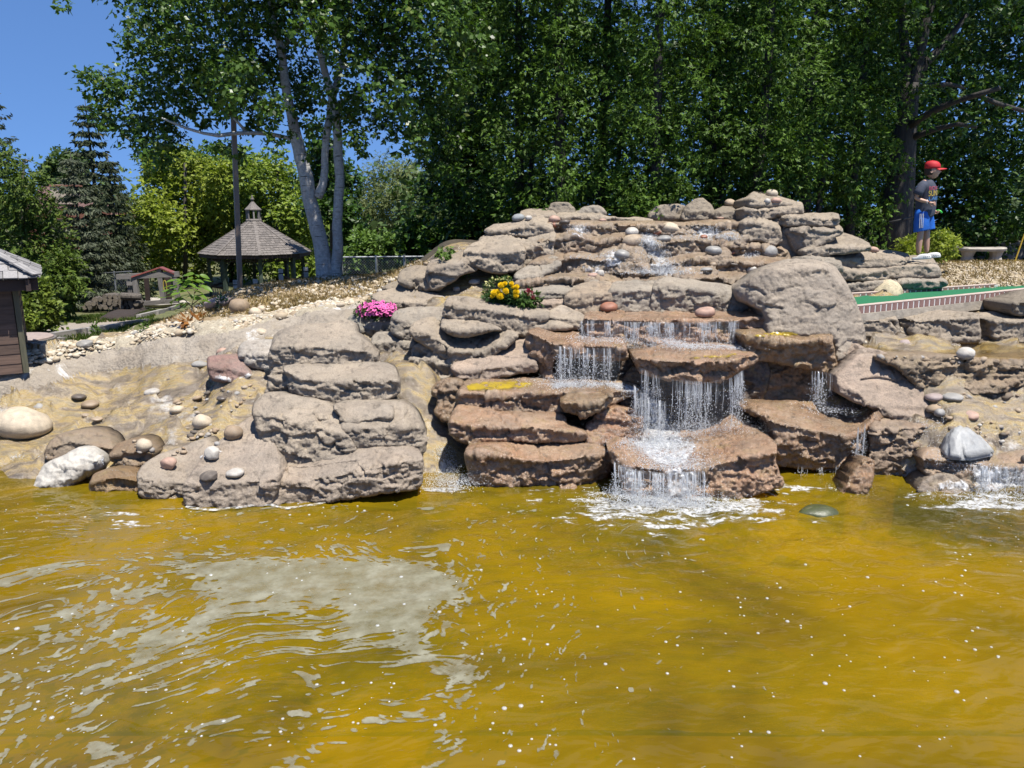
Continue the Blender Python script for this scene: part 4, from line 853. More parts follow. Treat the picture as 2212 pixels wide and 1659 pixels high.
# ------------------------------------------------------------------ pond
def wave(x, y):
    P = np.c_[x, y, np.zeros(len(x))]
    c, s = math.cos(.35), math.sin(.35); Q = np.c_[P[:, 0] * c + P[:, 1] * s, (-P[:, 0] * s + P[:, 1] * c) * 2.6, P[:, 2]]
    a = np.exp(-((x - 1.9) ** 2 / 3 + (y - 6.6) ** 2 / 2.0)) + .7 * np.exp(-((x - 5.2) ** 2 / 2 + (y - 6.9) ** 2 / 1.0))
    return .012 * fbm(Q, 1.4, 3, 71) + .005 * fbm(Q, 5, 2, 75) + .03 * a * fbm(P, 7, 3, 79)
def mat_water():
    m = N("pond_water"); p = m.pos(); mp = m("Mapping", {"Vector": p, "Rotation": (0, 0, math.radians(-20)), "Scale": (1, 1.7, 1)}).outputs[0]
    n = m.noise(p, .55, 4, .6, .5)
    deep = m.ramp(n, [(.34, (.11, .095, .014)), (.49, (.25, .18, .008)), (.64, (.37, .24, .006))])
    h = m.math('ADD', m.noise(mp, 2.6, 2, .45, .8), m.math('MULTIPLY', m.noise(mp, 9, 2, .5, .5), .16))
    nb = m.bump(h, .34, .08)
    lp = m("LayerWeight", {"Blend": .5, "Normal": nb})
    m.b(Base_Color=deep, Roughness=.5, Specular_IOR_Level=0.0, Normal=nb)
    tr = m("BsdfTransparent", {"Color": (.86, .60, .12, 1)})
    body = m("MixShader", {0: .42, 1: m.bs.outputs[0], 2: tr.outputs[0]})
    gl = m("BsdfGlossy", {"Color": (1, 1, 1, 1), "Roughness": .04, "Normal": nb})
    fr = m("Fresnel", {"IOR": 1.34, "Normal": nb})
    mx = m("MixShader", {0: fr.outputs[0], 1: body.outputs[0], 2: gl.outputs[0]}); m.set(m.out, "Surface", mx.outputs[0]); return m.m
def build_pond():
    xs = np.linspace(-9, 9, 520); ys = np.concatenate([np.arange(-1, 3.0, .12), np.arange(3.0, 9.4, .03)])
    X, Y = np.meshgrid(xs, ys); x, y = X.ravel(), Y.ravel(); z = wave(x, y)
    n, k = X.shape; i = np.arange(n * k).reshape(n, k); F = np.stack([i[:-1, :-1], i[:-1, 1:], i[1:, 1:], i[1:, :-1]], -1).reshape(-1, 4)
    o = link("pond_water", mesh_np("pond_water", np.c_[x, y, z], F, True), mat_water()); tag(o, kind="structure")
    m = mat_plain("pond_bottom", (.30, .20, .05), .9, .3, 2, 0)
    b = MB(); b.box((0, 4, -.65), (20, 12, .1)); tag(b.obj("pond_bottom", m), kind="structure")
build_pond()
# ------------------------------------------------------------------ trees
def leaf_cloud(name, C, n, size, mat, parent=None, seed=0, aspect=.55, droop=.6, fan=3, spread=.9, sub=14, subr=.34, shell=.75, flat=.25, kind=None):
    """n leaves in sprays of `fan`, gathered in sub-clumps inside ellipsoids C = rows of (x, y, z, rx, ry, rz)"""
    r = np.random.default_rng(seed); C = np.array(C, float); w = (C[:, 3] * C[:, 5]) ** 1.0; w /= w.sum()
    m = max(1, n // fan); ci = r.choice(len(C), m, p=w); si = r.integers(0, sub, m)
    sd = r.normal(size=(len(C), sub, 3)); sd /= np.linalg.norm(sd, axis=2)[..., None]; sr = shell + (1 - shell) * r.uniform(-1.6, 1, (len(C), sub, 1)); sd *= np.clip(sr, .1, 1.1)
    cen = C[ci, :3]; rad = C[ci, 3:]
    o = sd[ci, si]; g = r.normal(size=(m, 3)) * subr
    p = cen + (o + g) * rad
    out = (o + g * .8); out /= np.linalg.norm(out, axis=1)[:, None] + 1e-9
    ax = out + r.normal(size=(m, 3)) * .5; ax[:, 2] -= droop * 1.3; ax /= np.linalg.norm(ax, axis=1)[:, None]
    up = np.array([0, 0, 1.]) * (1 - flat) + out * flat + r.normal(size=(m, 3)) * .38
    s = np.cross(ax, up); s /= np.linalg.norm(s, axis=1)[:, None] + 1e-9
    V = []
    for k in range(fan):
        a = (k - (fan - 1) / 2) / max(1, (fan - 1) / 2) * spread if fan > 1 else 0
        a = a + r.normal(0, .15, (m, 1)); d = np.cos(a) * ax + np.sin(a) * s; d = d + r.normal(size=(m, 3)) * .18
        t = np.cross(np.cross(d, s + .3 * np.roll(s, 1, 1)), d); t /= np.linalg.norm(t, axis=1)[:, None] + 1e-9
        L = size * r.uniform(.6, 1.35, (m, 1)); b = p + ax * (r.uniform(0, .8, (m, 1)) * size)
        nn = np.cross(d, t)
        V.append(np.stack([b, b + d * L * .42 + t * L * aspect * .5 + nn * L * .06, b + d * L, b + d * L * .42 - t * L * aspect * .5 + nn * L * .06], 1))
    V = np.concatenate(V).reshape(-1, 3); F = np.arange(len(V)).reshape(-1, 4)
    ob = link(name, mesh_np(name, V, F), mat, parent)
    if kind: ob["kind"] = kind
    return ob
def clP(rows, Y, dep=.9, jit=0, seed=0):
    r = np.random.default_rng(seed); out = []
    for a in rows:
        px, py, rp = a[:3]; y = (a[3] if len(a) > 3 else Y) + r.uniform(-jit, jit); c = at(px, py, y); k = rp * mpu(y)
        out.append((c.x, c.y, c.z, k, k * dep, k * .92))
    return out
def tree_root(name, base, label, cat="tree", group=None): return empty(name, base, label, cat, group)
def wpts(rows): return [at(*p) for p in rows]
def part(mb, name, mat, root, smooth=True):
    me = mb.me(name, smooth); me.transform(Matrix.Translation(-root.location)); return link(name, me, mat, root)
def crown(root, C, n, size, mat, **k):
    o = leaf_cloud("crown", C, n, size, mat, None, **k); o.data.transform(Matrix.Translation(-root.location)); o.parent = root; return o
BIRCHB = mat_bark("birch_bark", (.34, .335, .325), (.55, .54, .52), (4, 4, 4), (.08, .07, .06))
BARK = mat_bark("dark_bark", (.020, .016, .013), (.055, .046, .038)); BARKG = mat_bark("grey_bark", (.07, .06, .05), (.17, .15, .13))
L_BIRCH = mat_leaf("birch_leaf", (.020, .045, .008), (.090, .165, .026), .35, .25, .5, (.17, .20, .04))
L_CEDAR = mat_leaf("cedar_spray", (.024, .058, .010), (.115, .205, .026), .5, .22, .35, (.14, .19, .05))
L_OAK = mat_leaf("oak_leaf", (.014, .036, .007), (.065, .135, .020), .4, .3, .4, (.13, .18, .04))
L_YEL = mat_leaf("yellow_green_leaf", (0.111, 0.155, 0.020), (0.314, 0.371, 0.049), .45, .35, .4, (.33, .34, .05))
L_GRN = mat_leaf("mid_green_leaf", (0.054, 0.105, 0.020), (0.162, 0.261, 0.051), .45, .3, .4)
L_WIL = mat_leaf("willow_leaf", (0.092, 0.119, 0.042), (0.235, 0.280, 0.105), .5, .3, .35)
L_SPR = mat_leaf("spruce_needle", (0.021, 0.034, 0.015), (0.071, 0.089, 0.044), .6, .1, .3, (.13, .10, .05))
L_BLU = mat_leaf("blue_spruce_needle", (0.054, 0.070, 0.042), (0.157, 0.175, 0.112), .6, .1, .3)
L_ARB = mat_leaf("arborvitae_spray", (.028, .060, .010), (.125, .185, .028), .55, .25, .35, (.20, .21, .06))
L_FAR = mat_leaf("distant_leaf", (0.031, 0.062, 0.019), (0.109, 0.163, 0.052), .6, .25, .3)

# birch
def birch():
    R = tree_root("birch_tree", at(712, 600, 14.4), "large multi stemmed white birch hanging over the mound by the gazebo")
    Y = 14.4
    def stem(rows, name="trunk"):
        mb = MB(); pts = [at(p[0], p[1], p[3] if len(p) > 3 else Y) for p in rows]; rad = [p[2] * mpu(Y) / 2 for p in rows]
        P = spline(np.c_[np.array([q[:] for q in pts]), rad][:, :], .12, False) if False else np.c_[np.array([q[:] for q in pts]), rad]
        # resample and give the stem slight bends
        out = []
        for a, b in zip(P[:-1], P[1:]):
            n = max(2, int(np.linalg.norm(b[:3] - a[:3]) / .12))
            for t in np.arange(n) / n: out.append(a + (b - a) * t)
        out.append(P[-1]); out = np.array(out); j = np.c_[fbm(out[:, :3], 2.5, 2, 5), fbm(out[:, :3], 2.5, 2, 6)] * .025
        mb.tube([(q[0] + w[0], q[1] + w[1], q[2]) for q, w in zip(out, j)], list(out[:, 3] * (1 + .10 * fbm(out[:, :3], 4, 2, 8))), 12)
        return part(mb, name, BIRCHB, R)
    stem([(706, 606, 46), (703, 590, 38), (697, 556, 33), (690, 516, 31), (678, 462, 31), (670, 430, 30), (655, 360, 27), (640, 300, 24), (628, 245, 20), (621, 210, 18), (612, 150, 17), (603, 90, 15), (592, 40, 13), (578, -40, 11), (570, -150, 8)])
    stem([(726, 606, 34), (727, 580, 25), (728, 520, 21), (732, 400, 20), (731, 300, 19), (724, 235, 17), (712, 195, 16), (700, 150, 14), (688, 105, 13), (674, 40, 11), (662, -60, 9), (650, -160, 6)])
    stem([(686, 426, 20), (696, 400, 17), (701, 365, 15), (706, 300, 15), (715, 225, 15, 14.6), (728, 175, 14, 14.7), (738, 140, 12, 14.8), (748, 80, 11, 14.9), (758, 0, 9, 15), (765, -120, 6, 15)])
    stem([(606, 110, 10), (640, 60, 9), (690, 0, 8), (720, -60, 6)], "limb")
    stem([(646, 318, 10), (620, 298, 8), (585, 290, 8, 14.2), (545, 287, 7.5, 14.0), (505, 288, 8, 13.8), (470, 293, 7.5, 13.6), (440, 288, 6, 13.5), (400, 276, 5, 13.4), (350, 255, 3.5, 13.3)], "limb")
    stem([(535, 287, 6, 14), (505, 255, 5.5, 13.8), (480, 235, 5, 13.7), (450, 205, 4, 13.6), (425, 180, 3, 13.5)], "limb")
    stem([(733, 222, 9), (770, 205, 8, 14.2), (800, 186, 6, 14), (822, 165, 4, 13.9)], "limb")
    stem([(735, 150, 8, 14.8), (800, 120, 7, 14.6), (860, 60, 6, 14.4), (900, 20, 5, 14.3)], "limb")
    stem([(700, 330, 5), (720, 316, 4), (745, 300, 3)], "limb")
    rows = [(330, 30, 62), (410, 35, 68), (500, 40, 68), (590, 40, 62), (680, 40, 62), (770, 40, 75), (860, 45, 80), (940, 50, 75), (1000, 80, 55), (1030, 120, 32),
            (300, 100, 34), (360, 115, 60), (440, 125, 62), (520, 125, 60), (585, 140, 45), (660, 150, 50), (760, 120, 60), (840, 130, 68), (920, 140, 68), (985, 165, 48), (1025, 60, 40),
            (205, 165, 24), (225, 195, 34), (262, 190, 42), (320, 185, 52), (395, 190, 50), (460, 200, 44), (540, 205, 42), (580, 215, 35), (655, 215, 30), (765, 205, 45), (850, 210, 52), (930, 220, 52), (985, 230, 36), (176, 158, 12),
            (215, 240, 26), (250, 255, 36), (300, 262, 44), (350, 250, 40), (325, 312, 34), (370, 300, 22), (300, 300, 26), (345, 345, 22), (372, 262, 26), (410, 235, 26), (440, 255, 18), (545, 265, 24), (470, 312, 18), (500, 318, 22), (515, 338, 13), (580, 255, 26), (597, 300, 22), (640, 255, 20), (672, 270, 22), (655, 190, 26), (690, 205, 24), (625, 285, 14), (670, 335, 11), (745, 255, 30), (775, 285, 30), (785, 318, 14), (760, 240, 28), (815, 262, 30), (850, 275, 28), (838, 300, 11), (900, 270, 42), (945, 285, 40), (905, 320, 22), (930, 340, 30), (960, 370, 22), (985, 300, 28), (940, 390, 14), (965, 330, 30),
            (134, 6, 13), (126, 16, 7)]
    rows += [(x, y, rr, 12.9) for x, y, rr in ((470, 170, 34), (510, 195, 34), (490, 225, 26), (530, 150, 36), (450, 140, 34), (505, 130, 36), (520, 215, 20))]
    rows += [(x, y, 85) for x in range(300, 1010, 75) for y in (-60, -150)] + [(x, -250, 90) for x in range(420, 900, 90)]
    C = clP(rows, 13.7, 1.5, 1.9, 3)
    crown(R, C, 84000, .074, L_BIRCH, seed=11, aspect=.72, droop=1.0, fan=3, spread=1.2, sub=10, subr=.36, shell=.6, flat=.45)
birch()

# cedar row behind the waterfall
def cedars():
    G = "dark cedars in the row behind the waterfall"
    spec = [(1118, 14.9, .72, 2.5, "leftmost cedar of the row, against the sky gap"), (1205, 13.7, .8, 2.75, "cedar behind the left end of the top pool"), (1300, 14.2, .8, 2.95, "cedar with bare lower trunk behind the pale low wall"),
            (1415, 13.2, .82, 2.45, "cedar whose boughs sweep down to the top pool"), (1525, 14.0, .85, 2.9, "cedar behind the dark triangular boulder"), (1625, 13.5, .8, 3.05, "cedar directly behind the right rock tower"),
            (1735, 14.0, .85, 2.85, "cedar above the long flat tower shelf"), (1835, 14.4, .8, 2.6, "rightmost cedar of the row, beside the dark oak trunk")]
    for i, (px, Y, rad, zb, lb) in enumerate(spec):
        r = np.random.default_rng(100 + i); b = at(px, 480, Y); x = b.x; zg = tz(x, Y)
        R = tree_root("cedar_tree", (x, Y, zg), lb, group=G)
        mb = MB(); mb.tube([(x, Y, zg - .2), (x + r.uniform(-.05, .05), Y, zg + .6), (x + r.uniform(-.1, .1), Y, zg + 3), (x, Y, zg + 7)], [.11, .09, .07, .03], 9); part(mb, "trunk", BARK, R)
        if i % 2 == 0:
            mb = MB(); mb.tube([(x + .22, Y - .1, zg - .2), (x + .2, Y - .1, zg + .6), (x + .3, Y, zg + 2)], [.06, .05, .04], 7); part(mb, "trunk", BARK, R)
        C = []; H = 8.6; z = zb
        while z < H:
            f = (z - zb) / (H - zb); rr = rad * (1.05 - .55 * f ** 1.3) * r.uniform(.8, 1.15); k = 6
            for a in np.linspace(0, 2 * math.pi, k, False) + r.uniform(0, 1):
                q = r.uniform(.55, 1.15) * rr; s = r.uniform(.26, .50)
                if math.sin(a) > .55: continue
                C.append((x + math.cos(a) * q, Y + math.sin(a) * q, z + r.uniform(-.2, .2), s * 1.15, s * 1.15, s))
            z += .42
        C += [(x, Y, zz, rad * .5, rad * .5, .5) for zz in np.arange(zb + .3, H, .5)]
        crown(R, C, 42000, .056, L_CEDAR, seed=200 + i, aspect=.42, droop=.6, fan=5, spread=.85, sub=8, subr=.19, shell=.75, flat=.35)
    # low boughs hanging to the pool
    R = tree_root("cedar_bough", at(1395, 440, 12.75), "drooping cedar bough touching the back of the top pool", "bough", G)
    C = clP([(1340, 440, 26), (1365, 450, 28), (1390, 455, 26), (1415, 440, 30), (1445, 425, 30), (1380, 430, 34), (1340, 415, 30), (1465, 408, 24), (1410, 462, 16), (1370, 466, 14)], 12.75, 1.0, .2, 9)
    crown(R, C, 9000, .055, L_CEDAR, seed=301, aspect=.42, droop=.5, fan=5, spread=.85, sub=8, subr=.36, shell=.7, flat=.35)
cedars()

def wood(name, x0, x1, Y0, Y1, z0, z1, n, size, mat, seed, rad=(.5, .9), num=60):
    """a wood that reads as one mass"""
    r = np.random.default_rng(seed); C = []
    for _ in range(num):
        x = r.uniform(x0, x1); y = r.uniform(Y0, Y1); z = r.uniform(z0, z1); s = r.uniform(*rad); C.append((x, y, z, s * 1.2, s, s))
    return leaf_cloud(name, C, n, size, mat, None, seed, .6, .5, 3, 1., 10, .33, .7, .35, "stuff")
wood("undergrowth", -1.3, 9.5, 16.5, 18.5, 1.9, 7.0, 42000, .12, L_OAK, 400, (.5, 1.0), 110)
wood("undergrowth", 4.2, 12.0, 15.5, 17.5, 1.9, 3.9, 26000, .085, L_OAK, 401, (.28, .5), 100)
wood("woodland", 4, 26, 24, 32, 1.5, 13, 34000, .34, L_FAR, 402, (1.2, 2.2), 110)
wood("woodland", -4, 6, 26, 34, 1.5, 9.5, 9000, .24, L_FAR, 404, (1.0, 1.7), 34)

# old oak at the right
def oak():
    Y = 14.6; R = tree_root("oak_tree", at(1925, 545, Y), "dark thick trunked oak towering beside the boy")
    def limb(rows, name="limb", Y0=Y):
        mb = MB(); pts = [at(p[0], p[1], p[3] if len(p) > 3 else Y0) for p in rows]; mb.tube(pts, [p[2] * mpu(Y0) / 2 for p in rows], 12); part(mb, name, BARK, R)
    limb([(1931, 570, 76), (1932, 530, 66), (1939, 450, 62), (1946, 380, 56), (1952, 320, 48), (1957, 270, 42), (1962, 215, 40), (1968, 180, 36)], "trunk")
    limb([(1962, 210, 30), (1958, 165, 22), (1956, 110, 18), (1950, 60, 16), (1946, -60, 14)])
    limb([(1965, 200, 34), (1975, 160, 30), (1985, 110, 26), (1996, 60, 22), (2012, 0, 18), (2030, -80, 14)])
    limb([(1975, 180, 22), (2000, 135, 18), (2030, 105, 15), (2060, 70, 11), (2090, 30, 8)])
    limb([(1960, 275, 20), (1985, 258, 15, 14.2), (2015, 240, 13, 13.9), (2060, 220, 12, 13.6), (2110, 205, 10, 13.3), (2160, 190, 8, 13)])
    limb([(1963, 300, 18), (1990, 290, 12, 14.3), (2025, 278, 10, 14), (2070, 268, 8, 13.8), (2110, 275, 6, 13.6)])
    limb([(1968, 195, 14), (2000, 185, 11), (2050, 182, 9), (2085, 190, 6)])
    limb([(2110, 205, 9, 13.3), (2150, 222, 8, 13.2), (2212, 240, 7, 13.1)])
    rows = [(1905, 30, 45), (1960, 20, 30), (2020, 40, 45), (2070, 30, 50), (2120, 25, 50), (2180, 40, 55), (2040, 90, 35), (2090, 100, 45), (2150, 110, 50), (2205, 130, 50), (2020, 130, 28), (2070, 150, 35), (2120, 165, 40), (2180, 190, 45), (1985, 60, 25),
            (2030, 175, 22), (2100, 225, 30), (2160, 240, 35), (2205, 260, 40), (2050, 240, 20), (2180, 60, 55), (2205, 20, 60), (1920, 100, 30), (1900, 160, 28), (1915, 230, 25), (1890, 90, 30), (2150, 290, 30), (2200, 320, 35), (2110, 310, 20)]
    rows += [(x, y, 75, yy) for x in range(1960, 2420, 80) for y, yy in ((-60, 13.0), (-150, 13.6), (-250, 13.2), (-340, 14))]
    rows += [(x, y, 60) for x in range(1900, 2300, 60) for y in (-50, -120)] + [(x, y, 50) for x in (2250, 2310) for y in range(0, 330, 60)]
    rows += [(2000, 262, 20, 14), (2030, 200, 26, 14.2), (2060, 272, 24, 13.9), (2085, 215, 24, 13.4), (1990, 120, 24, 14), (2130, 250, 26, 13.4), (1975, 60, 26, 14), (2030, 110, 26, 14), (2170, 205, 28, 13.2), (1930, 200, 18, 14.2)]
    crown(R, clP(rows, 15.6, 1.2, .9, 12), 40000, .085, L_OAK, seed=410, aspect=.5, droop=.35, fan=5, spread=1.0, sub=9, subr=.36, shell=.6, flat=.3)
oak()

# left and middle distance
def simple_tree(name, label, rows, Y, n, size, mat, trunk=None, seed=0, dep=.9, jit=.6, group=None, bark=BARK, base=None, **k):
    bx, by = base if base else (rows[0][0], max(r[1] + r[2] for r in rows))
    b = at(bx, by, Y); zg = tz(b.x, Y); R = tree_root(name, (b.x, Y, zg), label, k.pop("cat", "tree"), group)
    tr = trunk or [(bx, None, 10), (bx, rows[0][1], 6)]
    mb = MB(); pts = []
    for p in tr:
        q = at(p[0], p[1], Y) if p[1] is not None else Vector((at(p[0], by, Y).x, Y, zg - .1)); pts.append(q)
    mb.tube(pts, [p[2] * mpu(Y) / 2 for p in tr], 8); part(mb, "trunk", bark, R)
    kk = dict(aspect=.65, droop=.4, fan=3, spread=1.1, sub=12, subr=.34, shell=.65, flat=.35); kk.update(k)
    crown(R, clP(rows, Y, dep, jit, seed), n, size, mat, seed=seed, **kk); return R
simple_tree("leafy_tree", "tall dark green tree between the birch and the cedars, trunk showing below", [(1000, 60, 45), (1050, 50, 40), (1020, 120, 45), (1075, 110, 38), (1010, 190, 45), (1060, 180, 42), (960, 250, 40), (1010, 260, 48), (1050, 260, 36), (980, 320, 45), (1030, 330, 45), (940, 340, 34), (930, 410, 26), (985, 390, 40), (1040, 400, 36), (1015, 440, 34), (1085, 60, 26), (1050, 10, 40), (1000, 0, 45), (1060, -60, 60), (1000, -80, 60)], 19, 15000, .12, L_OAK, [(996, None, 22), (990, 480, 16), (984, 400, 14), (990, 300, 12), (1010, 150, 9), (1030, 40, 7)], 420, bark=BARKG, base=(996, 540))
YG = "yellow green trees behind the gazebo"
simple_tree("leafy_tree", "bright yellow green tree left of the lamp pole, behind the gazebo", [(385, 352, 34), (420, 375, 42), (350, 400, 44), (400, 425, 52), (310, 450, 42), (350, 480, 52), (295, 510, 38), (420, 490, 52), (320, 555, 46), (380, 555, 46), (275, 565, 26), (450, 440, 46), (455, 530, 40), (345, 350, 22), (430, 580, 26), (470, 380, 34), (280, 480, 24)], 40, 24000, .17, L_YEL, None, 430, jit=1.5, group=YG, base=(400, 620))
simple_tree("leafy_tree", "yellow green tree between the gazebo cupola and the birch trunk", [(545, 370, 40), (590, 355, 38), (620, 400, 42), (560, 430, 52), (640, 450, 44), (600, 490, 52), (655, 520, 40), (670, 570, 36), (620, 570, 44), (560, 560, 40), (500, 420, 40), (510, 360, 26), (690, 600, 22), (680, 470, 26), (650, 600, 26)], 41, 22000, .17, mat_leaf("lime_leaf", (0.082, 0.135, 0.019), (0.259, 0.343, 0.049), .45, .35, .4, (.29, .31, .05)), None, 431, jit=1.5, group=YG, base=(600, 625))
simple_tree("leafy_tree", "mid green tree rising behind the lamp pole among the yellow green ones", [(480, 345, 34), (510, 380, 40), (470, 400, 40), (530, 330, 22), (500, 430, 44), (520, 480, 48), (470, 470, 40), (530, 540, 44), (500, 570, 36), (430, 340, 22)], 44, 13000, .18, L_GRN, None, 432, jit=1.2, group=YG, base=(500, 615))
simple_tree("leafy_tree", "dark tree in the gap right behind the birch trunks", [(690, 300, 30), (720, 350, 32), (745, 380, 30), (700, 400, 36), (690, 350, 30), (745, 430, 26), (720, 450, 36), (680, 440, 30)], 34, 7000, .17, L_OAK, None, 433, jit=1, base=(715, 590))
simple_tree("willow_tree", "pale olive willow in the sky gap right of the birch", [(830, 365, 32), (870, 370, 36), (905, 378, 30), (800, 400, 34), (850, 420, 46), (910, 425, 44), (790, 450, 34), (830, 470, 46), (890, 475, 48), (935, 450, 32), (940, 500, 36), (850, 510, 40), (780, 500, 26)], 48, 20000, .19, L_WIL, None, 434, aspect=.28, droop=.9, jit=1.3, base=(860, 600))
simple_tree("shrub", "dark shaded shrub below the leafy tree, left of the cascade", [(900, 500, 36), (950, 510, 40), (1000, 515, 36), (940, 545, 28), (985, 545, 26), (1020, 540, 22), (890, 535, 26), (1030, 500, 28), (1050, 470, 26)], 18.5, 9000, .10, L_OAK, None, 435, cat="shrub", base=(955, 575))
simple_tree("shrub", "lighter green shrub behind the low chain link fence", [(800, 535, 28), (840, 545, 30), (770, 550, 24), (870, 555, 22), (815, 562, 20), (785, 520, 20), (850, 520, 24)], 24, 7000, .12, L_GRN, None, 436, cat="shrub", base=(820, 590))
simple_tree("shrub", "dark shrub just right of the birch base", [(755, 490, 28), (765, 530, 28), (750, 560, 24), (780, 580, 18), (745, 455, 20)], 27, 5000, .13, L_OAK, None, 437, cat="shrub", base=(760, 600))
# spruces
def spruce(label, px, ptop, pbase, Y, rad, n, mat, seed, gap=.55, group=None, top_bias=0):
    r = np.random.default_rng(seed); b = at(px, pbase, Y); x = b.x; zg = tz(x, Y); zt = at(px, ptop, Y).z; H = zt - zg
    R = tree_root("spruce_tree", (x, Y, zg), label, group=group)
    mb = MB(); mb.tube([(x, Y, zg - .2), (x, Y, zg + H * .5), (x, Y, zt)], [.03 * H / 1.6, .018 * H / 1.6, .01], 8); part(mb, "trunk", BARK, R)
    P = []; D = []; W = MB(); z = zg + .25
    while z < zt - .1:
        f = (z - zg) / H; L = rad * (1 - f) ** .8 + .12
        for a in np.linspace(0, 2 * math.pi, 9 if f < .6 else 6, False) + r.uniform(0, 1):
            l = L * r.uniform(.75, 1.15); m = max(5, int(l / .055)); t = np.linspace(.12, 1, m)
            d = np.array([math.cos(a), math.sin(a), 0]); zz = z - .28 * l * np.sin(t * 2.2) + .12 * l * t ** 2
            pts = np.c_[x + d[0] * l * t, Y + d[1] * l * t, zz]
            P.append(pts); D.append(np.repeat(d[None], m, 0) * l)
        z += gap * (.55 + .45 * (1 - f)) * r.uniform(.8, 1.15)
    P = np.vstack(P); D = np.vstack(D); k = max(1, n // len(P)); P = np.repeat(P, k, 0); D = np.repeat(D, k, 0); m = len(P)
    Dn = D / np.linalg.norm(D, axis=1)[:, None]; s = np.c_[-Dn[:, 1], Dn[:, 0], np.zeros(m)]
    P = P + r.normal(size=(m, 3)) * .03 + s * r.normal(0, .10, (m, 1)) * np.linalg.norm(D, axis=1)[:, None] * .9
    ax = Dn * .7 + s * r.normal(0, .8, (m, 1)) + np.array([0, 0, -.75]) + r.normal(size=(m, 3)) * .35; ax /= np.linalg.norm(ax, axis=1)[:, None]
    t = np.cross(ax, r.normal(size=(m, 3))); t /= np.linalg.norm(t, axis=1)[:, None]; sz = r.uniform(.6, 1.3, (m, 1)) * Y * .0062
    V = np.stack([P, P + ax * sz * .5 + t * sz * .17, P + ax * sz, P + ax * sz * .5 - t * sz * .17], 1).reshape(-1, 3) - np.array(R.location[:])
    link("crown", mesh_np("crown", V, np.arange(len(V)).reshape(-1, 4)), mat, R)
spruce("tall dark spruce at the left edge against the sky", 2, 100, 640, 30, 2.9, 24000, L_SPR, 440)
spruce("dark spruce half hidden behind the hanging birch leaves", 228, 215, 610, 33, 1.9, 15000, L_SPR, 441)
spruce("thin greyish spruce with a bare leader in front of the brick house", 190, 330, 650, 25, 1.55, 14000, L_BLU, 442, .42)
spruce("small dark spruce beside the yellow green tree", 262, 330, 610, 29, 1.2, 9000, L_SPR, 443, .4)
AR = "arborvitae along the left boundary"
simple_tree("arborvitae_tree", "broad arborvitae filling the left edge above the shed roof", [(15, 350, 34), (45, 385, 42), (10, 420, 46), (75, 430, 40), (40, 470, 52), (95, 480, 40), (20, 530, 50), (80, 540, 50), (120, 530, 34), (-20, 470, 46), (30, 590, 40), (85, 600, 40)], 21, 20000, .095, L_ARB, None, 450, aspect=.4, fan=5, spread=.8, droop=.5, group=AR, base=(50, 690))
simple_tree("arborvitae_tree", "narrow arborvitae between the round bush and the chain link fence", [(125, 570, 30), (140, 600, 32), (120, 620, 34), (145, 640, 28), (130, 655, 28), (150, 570, 24), (110, 590, 26), (160, 620, 20)], 20, 8000, .09, L_ARB, None, 451, aspect=.4, fan=5, spread=.8, droop=.5, group=AR, base=(132, 690))
simple_tree("bush", "round bright green bush beside the shed", [(75, 640, 30), (60, 665, 32), (95, 660, 28), (70, 690, 28), (100, 685, 22), (50, 695, 20), (85, 620, 20), (55, 625, 18)], 15.5, 6500, .085, mat_leaf("bush_leaf", (0.066, 0.108, 0.017), (0.218, 0.280, 0.046), .45, .3, .4), None, 452, cat="bush", aspect=.6, base=(75, 715))
simple_tree("bush", "yellow green bush behind the boy's feet", [(1960, 535, 18), (1985, 530, 20), (2010, 525, 20), (2035, 522, 20), (2050, 535, 16), (1945, 545, 12), (2020, 545, 18), (1995, 548, 18), (2035, 510, 12), (2060, 520, 8)], 12.6, 4200, .055, L_YEL, None, 453, cat="bush", aspect=.5, base=(2005, 562))
simple_tree("shrub", "sprig of leaves poking up behind the dark edged block", [(962, 548, 9), (970, 540, 7), (955, 552, 6)], 11.2, 260, .05, L_GRN, None, 454, cat="shrub", base=(965, 565))
# distant tree lines
wood("distant_trees", -46, -14, 60, 70, -1, 3.2, 14000, .42, L_FAR, 460, (1.3, 2.3), 75)
wood("distant_trees", -24, 3, 56, 66, -1, 5.0, 14000, .40, L_FAR, 461, (1.3, 2.3), 60)
def skyline(label, rows, seed): simple_tree("leafy_tree", label, rows, 58, 5200, .30, L_FAR, None, seed, jit=1, base=(rows[0][0], 560))
skyline("far rounded tree on the skyline right of the tall spruce", [(140, 355, 26), (165, 365, 24), (120, 372, 22), (150, 390, 28), (175, 345, 14), (110, 385, 20)], 470)
skyline("far dark tree on the skyline behind the lamp pole", [(360, 335, 22), (390, 345, 24), (340, 350, 24), (375, 370, 30), (420, 350, 20)], 471)
